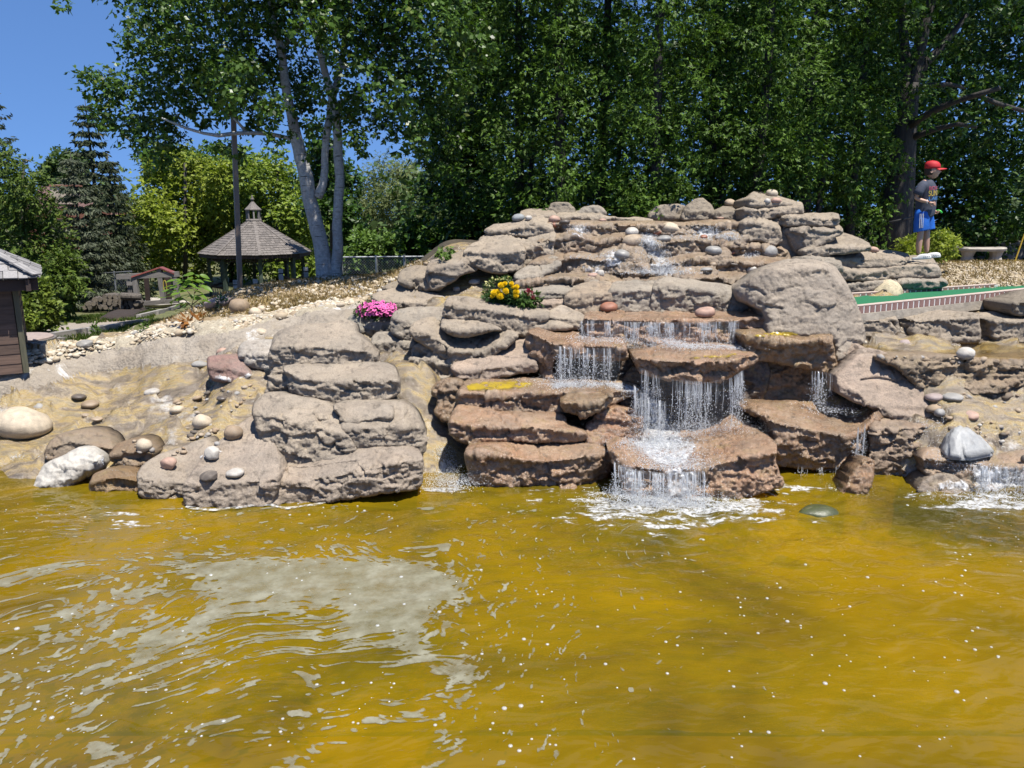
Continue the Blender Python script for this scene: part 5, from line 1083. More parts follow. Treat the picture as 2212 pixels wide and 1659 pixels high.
# ------------------------------------------------------------------ built things
W_GREY = mat_wood("weathered_wood", (.16, .145, .13), (.34, .31, .28)); W_BRN = mat_wood("brown_planks", (.075, .045, .032), (.16, .10, .072), (2, 20, 20))
SHG = mat_wood("grey_shingle", (.085, .072, .064), (.25, .22, .195), (14, 2.5, 14)); SHD = mat_wood("shed_shingle", (.14, .13, .13), (.38, .365, .35), (3, 14, 14))
DKTRIM = mat_plain("dark_trim", (.045, .028, .024), .8, .3, 6); GRNPOST = mat_plain("green_post", (.050, .075, .055), .7, .35, 5); DARK = mat_plain("dark", (.03, .028, .025), .9)
CONC = mat_plain("cast_concrete", (.42, .38, .32), .9, .25, 6, .5); STEEL = mat_plain("galvanised_steel", (.42, .44, .46), .45, .15, 10, .1, .7)
UNIT = MB().box((0, 0, 0), (1, 1, 1)).me("box")
def bar(name, a, b, w, h, mat, parent=None, root=None, up=(0, 0, 1)):
    """square timber from a to b"""
    a, b = Vector(a), Vector(b); d = b - a; o = bpy.data.objects.new(name, None)
    x = d.normalized(); y = Vector(up).cross(x)
    if y.length < 1e-4: y = Vector((0, 1, 0)).cross(x)
    y.normalize(); z = x.cross(y); M = Matrix((x, y, z)).transposed()
    mb = MB(); mb.box((0, 0, 0), (d.length, w, h)); me = mb.me(name); me.materials.append(mat)
    o = bpy.data.objects.new(name, me); COL.objects.link(o); T = M.to_4x4(); T.translation = (a + b) / 2
    if parent is not None:
        o.parent = parent; T = (Matrix.Translation(-parent.location) @ T) if root is None else T
    o.matrix_basis = T; return o

def gazebo():
    cx, Y = at(553, 545, 36).x, 36.; zg = -1.30; ze = .64; zr = 2.02; Rr = 2.42
    G = empty("gazebo", (cx, Y, zg), "octagonal wooden gazebo with grey shingled roof and a small cupola", "gazebo")
    L = lambda r, a, z: Vector((r * math.cos(a), r * math.sin(a), z - zg))
    A = [math.radians(22.5 + 45 * i - 1) for i in range(8)]
    # roof deck under the shingles and fascia
    mb = MB(); V = [L(Rr, a, ze) for a in A] + [L(.26, a, zr) for a in A]; F = [(i, (i + 1) % 8, 8 + (i + 1) % 8, 8 + i) for i in range(8)] + [tuple(range(7, -1, -1)), tuple(range(8, 16))]
    mb.add(V, F); link("roof_deck", mb.me("roof_deck"), DKTRIM, G)
    for i in range(8):
        a, b = A[i], A[(i + 1) % 8]; p, q = L(Rr - .03, a, ze - .07), L(Rr - .03, b, ze - .07)
        o = bar("fascia", p, q, .04, .14, DKTRIM); o.parent = G
    # shingles course by course
    shl = []
    r = np.random.default_rng(3); n = 15
    for i in range(8):
        a, b = A[i], A[(i + 1) % 8]; mid = (a + b) / 2
        p0, p1 = L(Rr + .03, a, ze), L(Rr + .03, b, ze); t0, t1 = L(.26, a, zr), L(.26, b, zr)
        nrm = (p1 - p0).cross(t0 - p0).normalized(); front = math.sin(mid) < .2
        for c in range(n):
            f = c / n; l, rr = p0.lerp(t0, f), p1.lerp(t1, f); W = (rr - l).length; k = max(2, int(W / .17)); cut = np.cumsum(r.uniform(.7, 1.3, k)); cut = np.r_[0, cut / cut[-1]]
            up = (t0.lerp(t1, .5) - p0.lerp(p1, .5)).normalized(); x = (rr - l).normalized()
            for j in range(k):
                w = (cut[j + 1] - cut[j]) * W * .94; ctr = l.lerp(rr, (cut[j] + cut[j + 1]) / 2) + up * (.085 + r.uniform(-.008, .008)) + nrm * (.022 + r.uniform(0, .008))
                z2 = nrm * math.cos(.10) + up * -math.sin(-.10); y2 = z2.cross(x); M = Matrix((x, y2, z2)).transposed().to_4x4(); M.translation = ctr
                shl.append((front, w, M, Matrix.Diagonal((w, .20, .018, 1))))
    shl.sort(key=lambda s: -(s[0] * 10 + s[1])); me = MB().box((0, 0, 0), (1, 1, 1)).me("shingle"); me.materials.append(SHG); rest = MB()
    for i, (fr, w, M, D) in enumerate(shl):
        if fr and i < 300:
            o = bpy.data.objects.new("shingle", me); COL.objects.link(o); o.parent = G; o.matrix_basis = M @ D
        else:
            rest.add([(M @ D) @ Vector((x, y, z)) for x in (-.5, .5) for y in (-.5, .5) for z in (-.5, .5)], [(0, 1, 3, 2), (4, 6, 7, 5), (0, 4, 5, 1), (2, 3, 7, 6), (0, 2, 6, 4), (1, 5, 7, 3)])
    o = link("shingles", rest.me("shingles"), SHG, G); o["kind"] = "stuff"
    for a in A:                                           # hip caps
        o = bar("hip_cap", L(Rr + .05, a, ze + .035), L(.27, a, zr + .035), .13, .025, SHG); o.parent = G
    # posts, brackets, hanging valance
    for i, a in enumerate(A):
        m = MB(); p = L(2.03, a, zg); m.box((p.x, p.y, (ze - zg) / 2), (.15, .15, ze - zg), a); po = link("post", m.me("post"), GRNPOST, G)
        for s in (-1, 1):
            b = A[(i + s) % 8]; d = (L(2.03, b, 0) - L(2.03, a, 0)).normalized(); d.z = 0; pts = [L(2.03, a, ze - .62) + d * (.09 + .42 * (1 - math.cos(t))) + Vector((0, 0, .42 * math.sin(t))) for t in np.linspace(0, 1.5, 6)]
            mb = MB(); mb.tube(pts, .035, 6); link("bracket", mb.me("bracket"), GRNPOST, G)
        b = A[(i + 1) % 8]; p, q = L(2.03, a, ze - .27), L(2.03, b, ze - .27); o = bar("header_rail", p, q, .06, .05, DKTRIM); o.parent = G
        m = MB()
        for t in np.linspace(.06, .94, 13):
            c = p.lerp(q, t); m.box((c.x, c.y, c.z + .075), (.045, .045, .13), a)
        o = link("valance_spindles", m.me("valance_spindles"), DKTRIM, G); o["kind"] = "stuff"
    # low rail with slanted pickets on the left front side
    for i in (3, 4):
        a, b = A[i], A[(i + 1) % 8]; p, q = L(2.0, a, zg + .52), L(2.0, b, zg + .52); o = bar("rail", p, q, .06, .08, DKTRIM); o.parent = G
        p2, q2 = L(2.0, a, zg + .08), L(2.0, b, zg + .08); o = bar("rail", p2, q2, .06, .06, DKTRIM); o.parent = G
    a, b = A[4], A[5]
    p, q = L(2.0, a, zg + .50), L(2.0, b, zg + .50); o = bar("rail", p, q, .06, .07, DKTRIM); o.parent = G
    o = bar("rail", L(2.0, a, zg + .06), L(2.0, b, zg + .06), .06, .06, DKTRIM); o.parent = G
    PALE = mat_plain("pale_picket", (.50, .46, .40))
    for t in np.linspace(.05, .85, 8):
        c = p.lerp(q, t); d = (q - p).normalized(); o = bar("picket", c - Vector((0, 0, .40)) , c + d * .22, .03, .045, PALE); o.parent = G
    m = MB(); m.lathe([(2.1, 0), (2.1, .08)], (0, 0, -.02), 8); link("floor", m.me("floor"), DKTRIM, G)
    # cupola
    cu = empty("cupola", (0, 0, 0), None, None); del_keys(cu); cu.parent = G
    m = MB(); m.lathe([(.36, 0), (.36, .12), (.32, .16)], (0, 0, zr - zg - .04), 8); link("cupola_base", m.me("cupola_base"), SHG, cu)
    for a in A:
        m = MB(); m.box((.29 * math.cos(a), .29 * math.sin(a), zr - zg + .30), (.06, .06, .42), a); link("cupola_post", m.me("cupola_post"), W_GREY, cu)
    m = MB(); m.lathe([(.38, .0), (.38, .035), (.20, .20), (.07, .36), (.05, .38)], (0, 0, zr - zg + .50), 8); link("cupola_roof", m.me("cupola_roof"), SHG, cu)
    m = MB(); m.lathe([(.06, 0), (.045, .05), (.085, .09), (.085, .14), (.04, .17), (.055, .21), (.03, .26), (.005, .30)], (0, 0, zr - zg + .86), 10); link("finial", m.me("finial", True), SHG, cu)
def del_keys(o):
    for k in ("label", "category", "group"):
        if k in o: del o[k]
gazebo()

# lamp pole
def pole():
    b = at(519, 630, 14.3); zg = tz(b.x, b.y) ; t = at(501, 176, 14.3)
    R = empty("lamp_pole", (b.x, b.y, zg), "tall square brown lamp pole on the mound in front of the gazebo", "lamp post")
    m = mat_plain("brown_paint", (.205, .155, .12), .45, .08, 4, .05); ax = Vector((t.x - b.x, 0, t.z - zg))
    for nm, w in (("pole", .082),):
        mb = MB(); M = ax.to_track_quat('Z', 'Y').to_matrix() @ Matrix.Rotation(math.radians(28), 3, 'Z')
        mb.box(ax / 2 - ax * .01, (w, w, ax.length * 1.02), M=M); link(nm, mb.me(nm), m, R)
    mb = MB(); mb.box((.02, 0, .035), (.22, .22, .07), math.radians(28)); link("base_plate", mb.me("base_plate"), m, R)
    mb = MB(); mb.tube([ax, ax + Vector((-.12, .0, .06)), ax + Vector((-.22, 0, .07))], .03, 6); link("arm", mb.me("arm"), m, R)
    mb = MB(); M = Matrix.Rotation(math.radians(12), 3, 'Y'); mb.box(ax + Vector((-.26, -.02, .09)), (.30, .24, .10), M=M); link("lamp_head", mb.me("lamp_head"), m, R)
    mb = MB(); mb.box(ax * .045 + Vector((.0, -.072, .0)), (.05, .012, .12)); link("cover_plate", mb.me("cover_plate"), m, R)
pole()

# wooden posts with chain between pole and birch
BOL = mat_wood("pale_post", (.38, .36, .33), (.58, .55, .51), (20, 20, 3))
def bollard(px, ptop, pbot, Y, lb, w=.085):
    b = at(px, pbot, Y); t = at(px, ptop, Y); z0 = min(b.z, tz(b.x, Y)) - .1
    R = empty("bollard", (b.x, Y, z0), lb, "post", "pale wooden posts along the path behind the mound"); h = t.z - z0
    mb = MB(); mb.box((0, 0, h / 2 - .02), (w, w, h - .04), .3); link("post", mb.me("post"), BOL, R)
    mb = MB(); mb.box((0, 0, h - .075), (w * 1.08, w * 1.08, .018), .3); link("band", mb.me("band"), DARK, R)
    mb = MB(); mb.box((0, 0, h - .02), (w * 1.02, w * 1.02, .05), .3); link("cap", mb.me("cap"), BOL, R); return t
bollard(511, 606, 640, 14.6, "short pale post immediately left of the lamp pole foot"); bollard(553, 604, 630, 14.6, "short pale post between the lamp pole and the gazebo middle")
c1 = bollard(608, 582, 612, 15.2, "pale post carrying a rusty chain, near the gazebo's right side"); c2 = bollard(662, 578, 606, 15.4, "pale post at the far end of the rusty chain, by the birch")
mb = MB(); pts = [c1.lerp(c2, t) + Vector((0, -.02, -.10 - .10 * math.sin(math.pi * t))) for t in np.linspace(0, 1, 14)]; mb.tube(pts, .013, 6)
tag(mb.obj("rusty_chain", mat_plain("rust", (.20, .10, .06), .8), None, True), "rusty chain sagging between two pale posts by the birch", "chain")

# shed at the left edge
def shed():
    Y = 9.35; c = at(57, 794, Y); zg = c.z - .06; x1 = c.x; x0 = x1 - 1.5; y0 = Y; y1 = Y + 1.5; zt = at(38, 612, Y).z
    R = empty("shed", (x1, y0, zg), "small brown plank shed with a silvery shingle roof at the left edge", "shed")
    T = lambda x, y, z: Vector((x - x1, y - y0, z - zg)); r = np.random.default_rng(9)
    mb = MB(); mb.box(T((x0 + x1) / 2, (y0 + y1) / 2, (zg + zt) / 2), (x1 - x0 - .06, y1 - y0 - .06, zt - zg)); link("wall", mb.me("wall"), DARK, R)
    n = 9; h = (zt - zg) / n; 
    for i in range(n):
        mb = MB(); M = Matrix.Rotation(math.radians(-3.5), 3, 'X'); mb.box(T((x0 + x1) / 2 - .03, y0 + .012, zg + h * (i + .5)), (x1 - x0 - .03, .028, h * 1.03), M=M); o = link("plank", mb.me("plank"), W_BRN, R)
        mb = MB(); M = Matrix.Rotation(math.radians(3.5), 3, 'Y'); mb.box(T(x1 - .012, (y0 + y1) / 2 + .05, zg + h * (i + .5)), (.028, y1 - y0 - .12, h * 1.03), M=M); o = link("plank", mb.me("plank"), W_BRN, R)
    MOSS = mat_wood("mossy_board", (.075, .075, .045), (.15, .14, .085), (20, 20, 2))
    mb = MB(); mb.box(T(x1 - .005, y0 + .01, (zg + zt) / 2), (.06, .075, zt - zg)); link("corner_board", mb.me("corner_board"), MOSS, R)
    # hipped roof
    ov = .26; ze = zt + .06; ex0, ex1, ey0, ey1 = x0 - ov, x1 + ov - .02, y0 - ov, y1 + ov; ap = Vector(((x0 + x1) / 2, (y0 + y1) / 2, ze + .62))
    mb = MB(); V = [T(ex0, ey0, ze), T(ex1, ey0, ze), T(ex1, ey1, ze), T(ex0, ey1, ze), T(*ap)]; mb.add(V, [(0, 1, 4), (1, 2, 4), (2, 3, 4), (3, 0, 4), (3, 2, 1, 0)]); link("roof_deck", mb.me("roof_deck"), DARK, R)
    for a, b in ((V[0], V[1]), (V[1], V[2])):
        d = Vector((0, .10, -.07)) if a is V[0] else Vector((-.10, 0, -.07)); o = bar("fascia", a + d, b + d, .05, .13, DKTRIM); o.parent = R
    me = MB().box((0, 0, 0), (1, 1, 1)).me("shingle"); me.materials.append(SHD)
    for p0, p1 in ((V[0], V[1]), (V[1], V[2])):
        top = V[4]; nrm = (p1 - p0).cross(top - p0).normalized(); x = (p1 - p0).normalized(); up = nrm.cross(x)
        n = 8
        for c in range(n):
            f = c / n; l, rr = p0.lerp(top, f) , p1.lerp(top, f); W = (rr - l).length; k = max(2, int(W / .145)); cut = np.cumsum(r.uniform(.6, 1.4, k)); cut = np.r_[0, cut / cut[-1]]
            for j in range(k):
                w = (cut[j + 1] - cut[j]) * W * .95; ctr = l.lerp(rr, (cut[j] + cut[j + 1]) / 2) + up * (.075 + r.uniform(-.012, .012)) + nrm * (.020 + r.uniform(0, .014)) - x * 0
                z2 = (nrm + up * .10 + x * r.uniform(-.03, .03)).normalized(); y2 = z2.cross(x).normalized(); x2 = y2.cross(z2); M = Matrix((x2, y2, z2)).transposed().to_4x4(); M.translation = ctr
                o = bpy.data.objects.new("shingle", me); COL.objects.link(o); o.parent = R; o.matrix_basis = M @ Matrix.Diagonal((w, .185, .014, 1))
    for a in (V[1],):
        n = 5
        for i in range(n):
            p, q = a.lerp(V[4], i / n), a.lerp(V[4], (i + 1.12) / n); o = bar("hip_cap", p + Vector((0, -.03, .055 + .004 * i)), q + Vector((0, -.03, .055)), .11, .016, SHD); o.parent = R
    return R
shed().rotation_euler = (0, 0, math.radians(30))

# round brick planter edge by the shed, kerb timbers
def curb():
    c = at(58, 742, 11.3); zg = tz(c.x, c.y); R = empty("brick_ring", (c.x - .25, c.y + .25, zg - .06), "low round brick edging with a flat top right behind the shed", "planter edge")
    bm_ = mat_plain("dark_block", (.17, .155, .145), .85, .25, 12); tm = mat_plain("brick_cap", (.36, .285, .25), .85, .2, 20)
    mb = MB(); mb.lathe([(.44, 0), (.44, .165), (.42, .175), (0.01, .178)], (0, 0, 0), 40); link("cap", mb.me("cap"), tm, R)
    me = MB().box((0, 0, 0), (.085, .05, .14)).me("brick"); me.materials.append(bm_)
    for a in np.arange(-100, 70, 11.5):
        t = math.radians(a); o = bpy.data.objects.new("brick", me); COL.objects.link(o); o.parent = R; o.location = (.45 * math.cos(t), .45 * math.sin(t), .075); o.rotation_euler = (0, 0, t + math.pi / 2)
curb()
KT = mat_wood("kerb_timber", (.27, .25, .22), (.42, .39, .35), (2, 20, 20)); KG = "grey timbers edging the gravel"
def kerb(p, q, lb, h=.15):
    a, b = ground(*p), ground(*q); d = (b - a).normalized(); a.z += .04; b.z += .04
    o = bar("kerb_timber", a, b, .12, h, KT); tag(o, lb, "timber", KG); return o
kerb((113, 745), (138, 741), "shortest kerb timber nearest the round brick edging", .12); kerb((115, 733), (186, 722), "kerb timber between the short one and the seedling on the gravel"); kerb((188, 722), (258, 712), "kerb timber behind the shiny grey boulder's seedling"); kerb((262, 709), (318, 699), "kerb timber where the gravel meets the dry mound"); kerb((300, 689), (352, 676), "long kerb timber stepping up the mound"); kerb((338, 680), (390, 662), "upper kerb timber below the chamfered concrete slab", .1)

# chamfered concrete slab, mulch, log pile
def lumps(name, poly, Y0, Y1, hgt, mat, seed, kind="structure"):
    a = np.array([ground(*p)[:] for p in poly]); c = a.mean(0); lo, hi = a.min(0), a.max(0)
    xs = np.linspace(lo[0], hi[0], 60); ys = np.linspace(lo[1], hi[1], 50); X, Yg = np.meshgrid(xs, ys); x, y = X.ravel(), Yg.ravel()
    d = polydist(np.c_[x, y], a[:, :2]); ins = inpoly(np.c_[x, y], a[:, :2]); P = np.c_[x, y, 0 * x]
    z = terr(x, y) + np.where(ins, np.minimum(hgt, d * .35) + .004 + .03 * np.maximum(0, fbm(P, 6, 3, seed)), -.05)
    n, k = X.shape; i = np.arange(n * k).reshape(n, k); F = np.stack([i[:-1, :-1], i[:-1, 1:], i[1:, 1:], i[1:, :-1]], -1).reshape(-1, 4); F = F[ins[F].any(1)]
    u, inv = np.unique(F, return_inverse=True); o = link(name, mesh_np(name, np.c_[x, y, z][u], inv.reshape(-1, 4), True), mat); o["kind"] = kind
lumps("mulch_bed", [(205, 690), (250, 672), (285, 668), (318, 664), (330, 672), (300, 686), (250, 694)], 0, 0, .10, m_ground("mulch", [(.3, (.025, .016, .012)), (.7, (.06, .038, .028))], 12, 60), 5)
def slab():
    c = ground(335, 665); Y = c.y - .1; P = [at(298, 654, Y), at(344, 668, Y - .3), at(412, 650, Y + .2), at(360, 640, Y + 1.2), at(318, 640, Y + 1.0)]
    z = c.z + .13; mb = MB(); top = [Vector((p.x, p.y, z + .02 * i)) for i, p in enumerate(P)]; m = sum(top, Vector()) / 5
    V = [m + (p - m) * .86 + Vector((0, 0, .07)) for p in top] + top + [m + (p - m) * .97 - Vector((0, 0, .03)) for p in top] + [m + (p - m) * .70 - Vector((0, 0, .25)) for p in top]
    F = [(4, 3, 2, 1, 0)] + [(k * 5 + i, k * 5 + (i + 1) % 5, (k + 1) * 5 + (i + 1) % 5, (k + 1) * 5 + i) for k in range(3) for i in range(5)] + [(15, 16, 17, 18, 19)]
    mb.add(V, F); o = mb.obj("concrete_slab", CONC); bm = bmesh.new(); bm.from_mesh(o.data); bmesh.ops.recalc_face_normals(bm, faces=bm.faces); bm.to_mesh(o.data); bm.free()
    tag(o, "chamfered grey concrete slab beside the mulch bed", "slab")
slab()
ORD = "first second third fourth fifth sixth seventh eighth ninth tenth eleventh twelfth".split()
def logs():
    Y = 23.5; LB = mat_bark("log_bark", (.06, .05, .042), (.17, .145, .12)); LE = mat_plain("log_end", (.20, .165, .125), .9, .4, 30)
    rows = [(y, xs) for y, xs in ((664, np.arange(182, 292, 11.5)), (656, np.arange(186, 292, 11.5)), (648.5, np.arange(205, 290, 11)), (641, np.arange(222, 288, 11)))]
    r = np.random.default_rng(21); k = 0; names = ["bottom row", "second row", "third row", "top row"]
    base = at(235, 668, Y).z
    for ri, (py, xs) in enumerate(rows):
        for j, px in enumerate(xs + (ri % 2) * 4):
            rad = r.uniform(4.6, 6.4) * mpu(Y); c = at(px, py + r.uniform(-1, 1), Y + r.uniform(-.06, .06)); ang = r.uniform(-.3, .3)
            R = empty("firewood_log", c, f"firewood log, {ORD[j]} from the left in the {names[ri]} of the pile", "log", "firewood logs piled by the chain link fence")
            d = Vector((math.sin(ang), math.cos(ang), 0)); mb = MB(); mb.tube([(0, 0, 0), d * .25 + Vector((r.uniform(-.01, .01), 0, 0)), d * .5], [rad, rad * .97, rad * .95], 9); link("bark", mb.me("bark", False), LB, R)
            mb = MB(); e = [Vector((math.cos(t) * rad * .88, -.004, math.sin(t) * rad * .88)) for t in np.linspace(0, 2 * math.pi, 9, False)]
            M = Matrix.Rotation(-ang, 3, 'Z'); mb.add([M @ v for v in e] + [M @ (v + Vector((0, .01, 0))) for v in e], [tuple(range(8, -1, -1))] + [(i, (i + 1) % 9, 9 + (i + 1) % 9, 9 + i) for i in range(9)]); link("cut_end", mb.me("cut_end"), LE, R)
    c = at(262, 641, Y - .1); mb = MB(); mb.tube([c + Vector((0, 0, .02)), c + Vector((.55, .1, -.02))], [.11, .10], 12); tag(mb.obj("split_log", LB), "thick pale log lying crosswise on top of the firewood pile", "log")
logs()
# small open timber frame with red roof
def frame():
    Y = 24.5; q = lambda px, py, dy=0: at(px, py, Y + dy); b = q(322, 672); R = empty("timber_frame", (b.x, Y, q(322, 673).z), "open weathered timber playhouse frame with a red cloth gable", "playhouse")
    RD = mat_plain("red_canvas", (.36, .10, .085), .85, .15, 5)
    def br(nm, a, c, w, m=W_GREY): return bar(nm, a, c, w, w * 1.2, m, R)
    br("beam", q(253, 598), q(386, 592), .13); br("post", q(292, 600), q(299, 671), .12); br("post", q(346, 596), q(354, 652), .12); br("post", q(378, 596), q(385, 650), .11)
    br("post", q(344, 578), q(346, 598), .12); br("post", q(278, 602, .8), q(280, 640, .8), .09); br("post", q(316, 600, .9), q(320, 652, .9), .10, DKTRIM); br("post", q(362, 600, .9), q(365, 650, .9), .13, DKTRIM)
    br("sill", q(300, 656), q(386, 650), .11); br("rail", q(275, 612), q(294, 612), .10); br("rail", q(276, 646), q(296, 646), .10); br("brace", q(281, 655), q(288, 671), .08)
    for k in range(5): o = bar("plank", q(277.5 + k * 3.6, 616, .02), q(278 + k * 3.6, 644, .02), .045, .02, W_GREY, R)
    mb = MB(); a, t, c = q(283, 597, -.1), q(343, 577, -.1), q(375, 590, -.1); a2, t2, c2 = [v + Vector((0, .28, .0)) for v in (a, t, c)]
    s = Vector((0, 0, -.04)); V = [a, t, t2, a2, a + s, t + s, t2 + s, a2 + s]; F = [(0, 1, 2, 3), (7, 6, 5, 4), (0, 4, 5, 1), (1, 5, 6, 2), (2, 6, 7, 3), (3, 7, 4, 0)]
    mb.add(V, F); me = mb.me("canvas_roof"); me.transform(Matrix.Translation(-R.location)); link("canvas_roof", me, RD, R)
    mb = MB(); V = [t, c, c2, t2, t + s, c + s, c2 + s, t2 + s]; mb.add(V, F); me = mb.me("canvas_roof"); me.transform(Matrix.Translation(-R.location)); link("canvas_roof", me, mat_plain("shaded_red_canvas", (.20, .055, .05)), R)  # right slope: same red canvas with its shade put into the colour
    mb = MB(); mb.tube([q(358, 618) + Vector((.05 * math.cos(t), -.05, .18 * math.sin(t))) for t in np.linspace(0, 6.28, 14)], .015, 6); me = mb.me("hanging_rope"); me.transform(Matrix.Translation(-R.location)); link("hanging_rope", me, mat_plain("yellow_rope", (.45, .33, .05)), R)
frame()
# chain link fences
def fence(name, lb, a, b, h, cell, posts, grp=None):
    a, b = Vector(a), Vector(b); L = (b - a).length; R = empty(name, a, lb, "fence", grp); d = (b - a) / L
    for t in posts:
        p = d * (L * t); mb = MB(); mb.tube([p + Vector((0, 0, -.2)), p + Vector((0, 0, h + .04))], .028, 8); link("post", mb.me("post"), STEEL, R)
    mb = MB(); mb.tube([Vector((0, 0, h)), (b - a) + Vector((0, 0, h))], .02, 6); link("top_rail", mb.me("top_rail"), STEEL, R)
    V = []; F = []; w = .0035
    for s in (-1, 1):
        x = -h if s > 0 else 0
        while x < L + (h if s < 0 else 0):
            x0, z0 = x, 0.; x1, z1 = x + s * h, h
            if s > 0: pass
            lo, hi = max(0, min(x0, x1)), min(L, max(x0, x1))
            if hi > lo:
                f = lambda xx: (xx - x0) / (x1 - x0) * h; k = len(V)
                for xx in (lo, hi):
                    p = d * xx + Vector((0, 0, f(xx)))
                    for o in ((w, 0), (0, .004), (-w, 0)): V.append(p + Vector((0, o[1], o[0])))
                F += [(k, k + 1, k + 4, k + 3), (k + 1, k + 2, k + 5, k + 4), (k + 2, k, k + 3, k + 5)]
            x += cell
    me = bpy.data.meshes.new("wire_mesh"); me.from_pydata([v[:] for v in V], [], F); o = link("wire_mesh", me, STEEL, R); o["kind"] = "stuff"
Yf = 24.6; fence("chain_link_fence", "tall chain link fence behind the firewood pile", at(150, 662, Yf + 1), at(292, 655, Yf), at(200, 586, Yf).z - at(200, 655, Yf).z, .075, (.0, .74))
fence("chain_link_fence", "low chain link fence between the birch and the cascade bank", at(735, 592, 17.5), at(960, 590, 17.5), at(840, 556, 17.5).z - at(840, 592, 17.5).z, .06, (.02, .35, .62, .9))
fence("chain_link_fence", "distant chain link fence seen through the gazebo", at(385, 640, 46), at(560, 640, 46), 1.3, .16, (0, .35, .7, 1))
# brick house far left
def house():
    Y = 50; q = lambda px, py, dy=0: at(px, py, Y + dy); o0 = q(130, 560); R = empty("brick_house", o0, "red brown roofed house with a pale stone chimney behind the spruces", "house")
    RF = mat_plain("roof_brown", (.15, .085, .075), .9, .2, 3); BR = mat_plain("red_brick", (.22, .085, .05), .9, .2, 3); CH = mat_plain("chimney_stone", (.50, .42, .31), .9, .3, 4, .6)
    def box(nm, p, s, m):
        mb = MB(); mb.box(Vector(p) - o0, s); return link(nm, mb.me(nm), m, R)
    a = q(60, 520); b = q(240, 520); box("wall", ((a.x + b.x) / 2, Y + 2, o0.z - 1.4), (b.x - a.x, 4, 9), BR)
    mb = MB(); V = [q(40, 470), q(260, 470), q(225, 412, 2.6), q(88, 402, 2.6), q(40, 470, 5.2), q(260, 470, 5.2)]; V = [v - o0 for v in V]; mb.add(V, [(0, 1, 2, 3), (1, 5, 2), (5, 4, 3, 2), (4, 0, 3), (0, 4, 5, 1)]); link("roof", mb.me("roof"), RF, R)
    c = q(142, 420, 1.5); r = R.children[-1]; mb = MB(); mb.box(c - o0, (1.35, 1.0, 1.2)); link("chimney", mb.me("chimney"), CH, r)
    mb = MB(); mb.box(q(142, 401.5, 1.5) - o0, (1.5, 1.15, .10)); link("chimney_cap", mb.me("chimney_cap"), mat_plain("cap_red", (.30, .13, .08)), r)
    mb = MB(); mb.box(q(118, 488, -.05) - o0, (1.2, .1, .8)); f = link("window", mb.me("window"), DARK, R)
house()

# putting green on the right
def green():
    z = 1.555; A = [atz(1836, 662, z), atz(2330, 612, z + .12)]; B = [atz(1830, 634.5, z), atz(2150, 613.5, z + .07)]
    near0, near1 = A; far0, far1 = B
    GC = mat_plain("green_carpet", (.012, .16, .065), .9, .12, 60, .3); BK = mat_plain("brick_face", (.235, .135, .115), .85, .35, 9); MO = mat_plain("mortar", (.74, .72, .68), .9, .1, 20); BT = mat_plain("brick_top", (.52, .42, .36), .85, .15, 20)
    R = empty("putting_green", (near0.x, near0.y, z), "green carpet putting lane edged with brown bricks and white mortar", "putting green"); O = R.location
    d = (near1 - near0); farP = lambda t: near0 + d * t
    f1 = far0 + (far1 - far0) * 1.9
    mb = MB(); V = [near0, near1, f1, far0]; V = [v - O - Vector((0, 0, .035)) for v in V]; mb.add(V + [v - Vector((0, 0, .1)) for v in V], [(0, 1, 2, 3), (7, 6, 5, 4), (0, 4, 5, 1), (1, 5, 6, 2), (2, 6, 7, 3), (3, 7, 4, 0)]); link("carpet", mb.me("carpet"), GC, R)
    def course(p, q, pitch, nm, h, end):
        L = (q - p).length; x = (q - p) / L; n = int(L / pitch); y = Vector((0, 0, 1)).cross(x).normalized(); zz = x.cross(y)
        mb = MB(); M = Matrix((x, y, zz)).transposed(); mb.box((p + q) / 2 - O + Vector((0, 0, -h / 2 - .004)), (L, .088, h - .008), M=M); link("mortar_bed", mb.me("mortar_bed"), MO, R)
        mb = MB(); mb.box((p + q) / 2 - O + Vector((0, 0, .0035)), (L, .090, .005), M=M); link("pale_cap", mb.me("pale_cap"), BT, R)  # thin strip on top, paler than the brick faces
        me = MB().box((0, 0, 0), (pitch - .020, .094, h)).me("brick"); me.materials.append(BK)
        for i in range(n):
            o = bpy.data.objects.new("brick", me); COL.objects.link(o); o.parent = R; T = M.to_4x4(); T.translation = p + x * (pitch * (i + .5)) - O + Vector((0, 0, -h / 2)); o.matrix_basis = T
    for i_, (p, q) in enumerate(((near0, near1), (far0, far1))):
        course(p, q, .088, "brick", .088, 0)
    # pale tops of the near course
    # concrete slab below
    mb = MB(); n2 = d.normalized(); yv = Vector((0, 0, 1)).cross(n2)
    p, q = near0 + n2 * .01 - yv * .02, near1; V = [p - yv * .045, q - yv * .045, q + yv * 1.5, p + yv * 1.3]; V = [v - O - Vector((0, 0, .09)) for v in V]; mb.add(V + [v - Vector((0, 0, .11)) for v in V], [(0, 1, 2, 3), (7, 6, 5, 4), (0, 4, 5, 1), (1, 5, 6, 2), (2, 6, 7, 3), (3, 7, 4, 0)]); link("concrete_footing", mb.me("concrete_footing"), mat_plain("footing", (.44, .38, .30), .9, .3, 7, .8), R)
    return R
green()
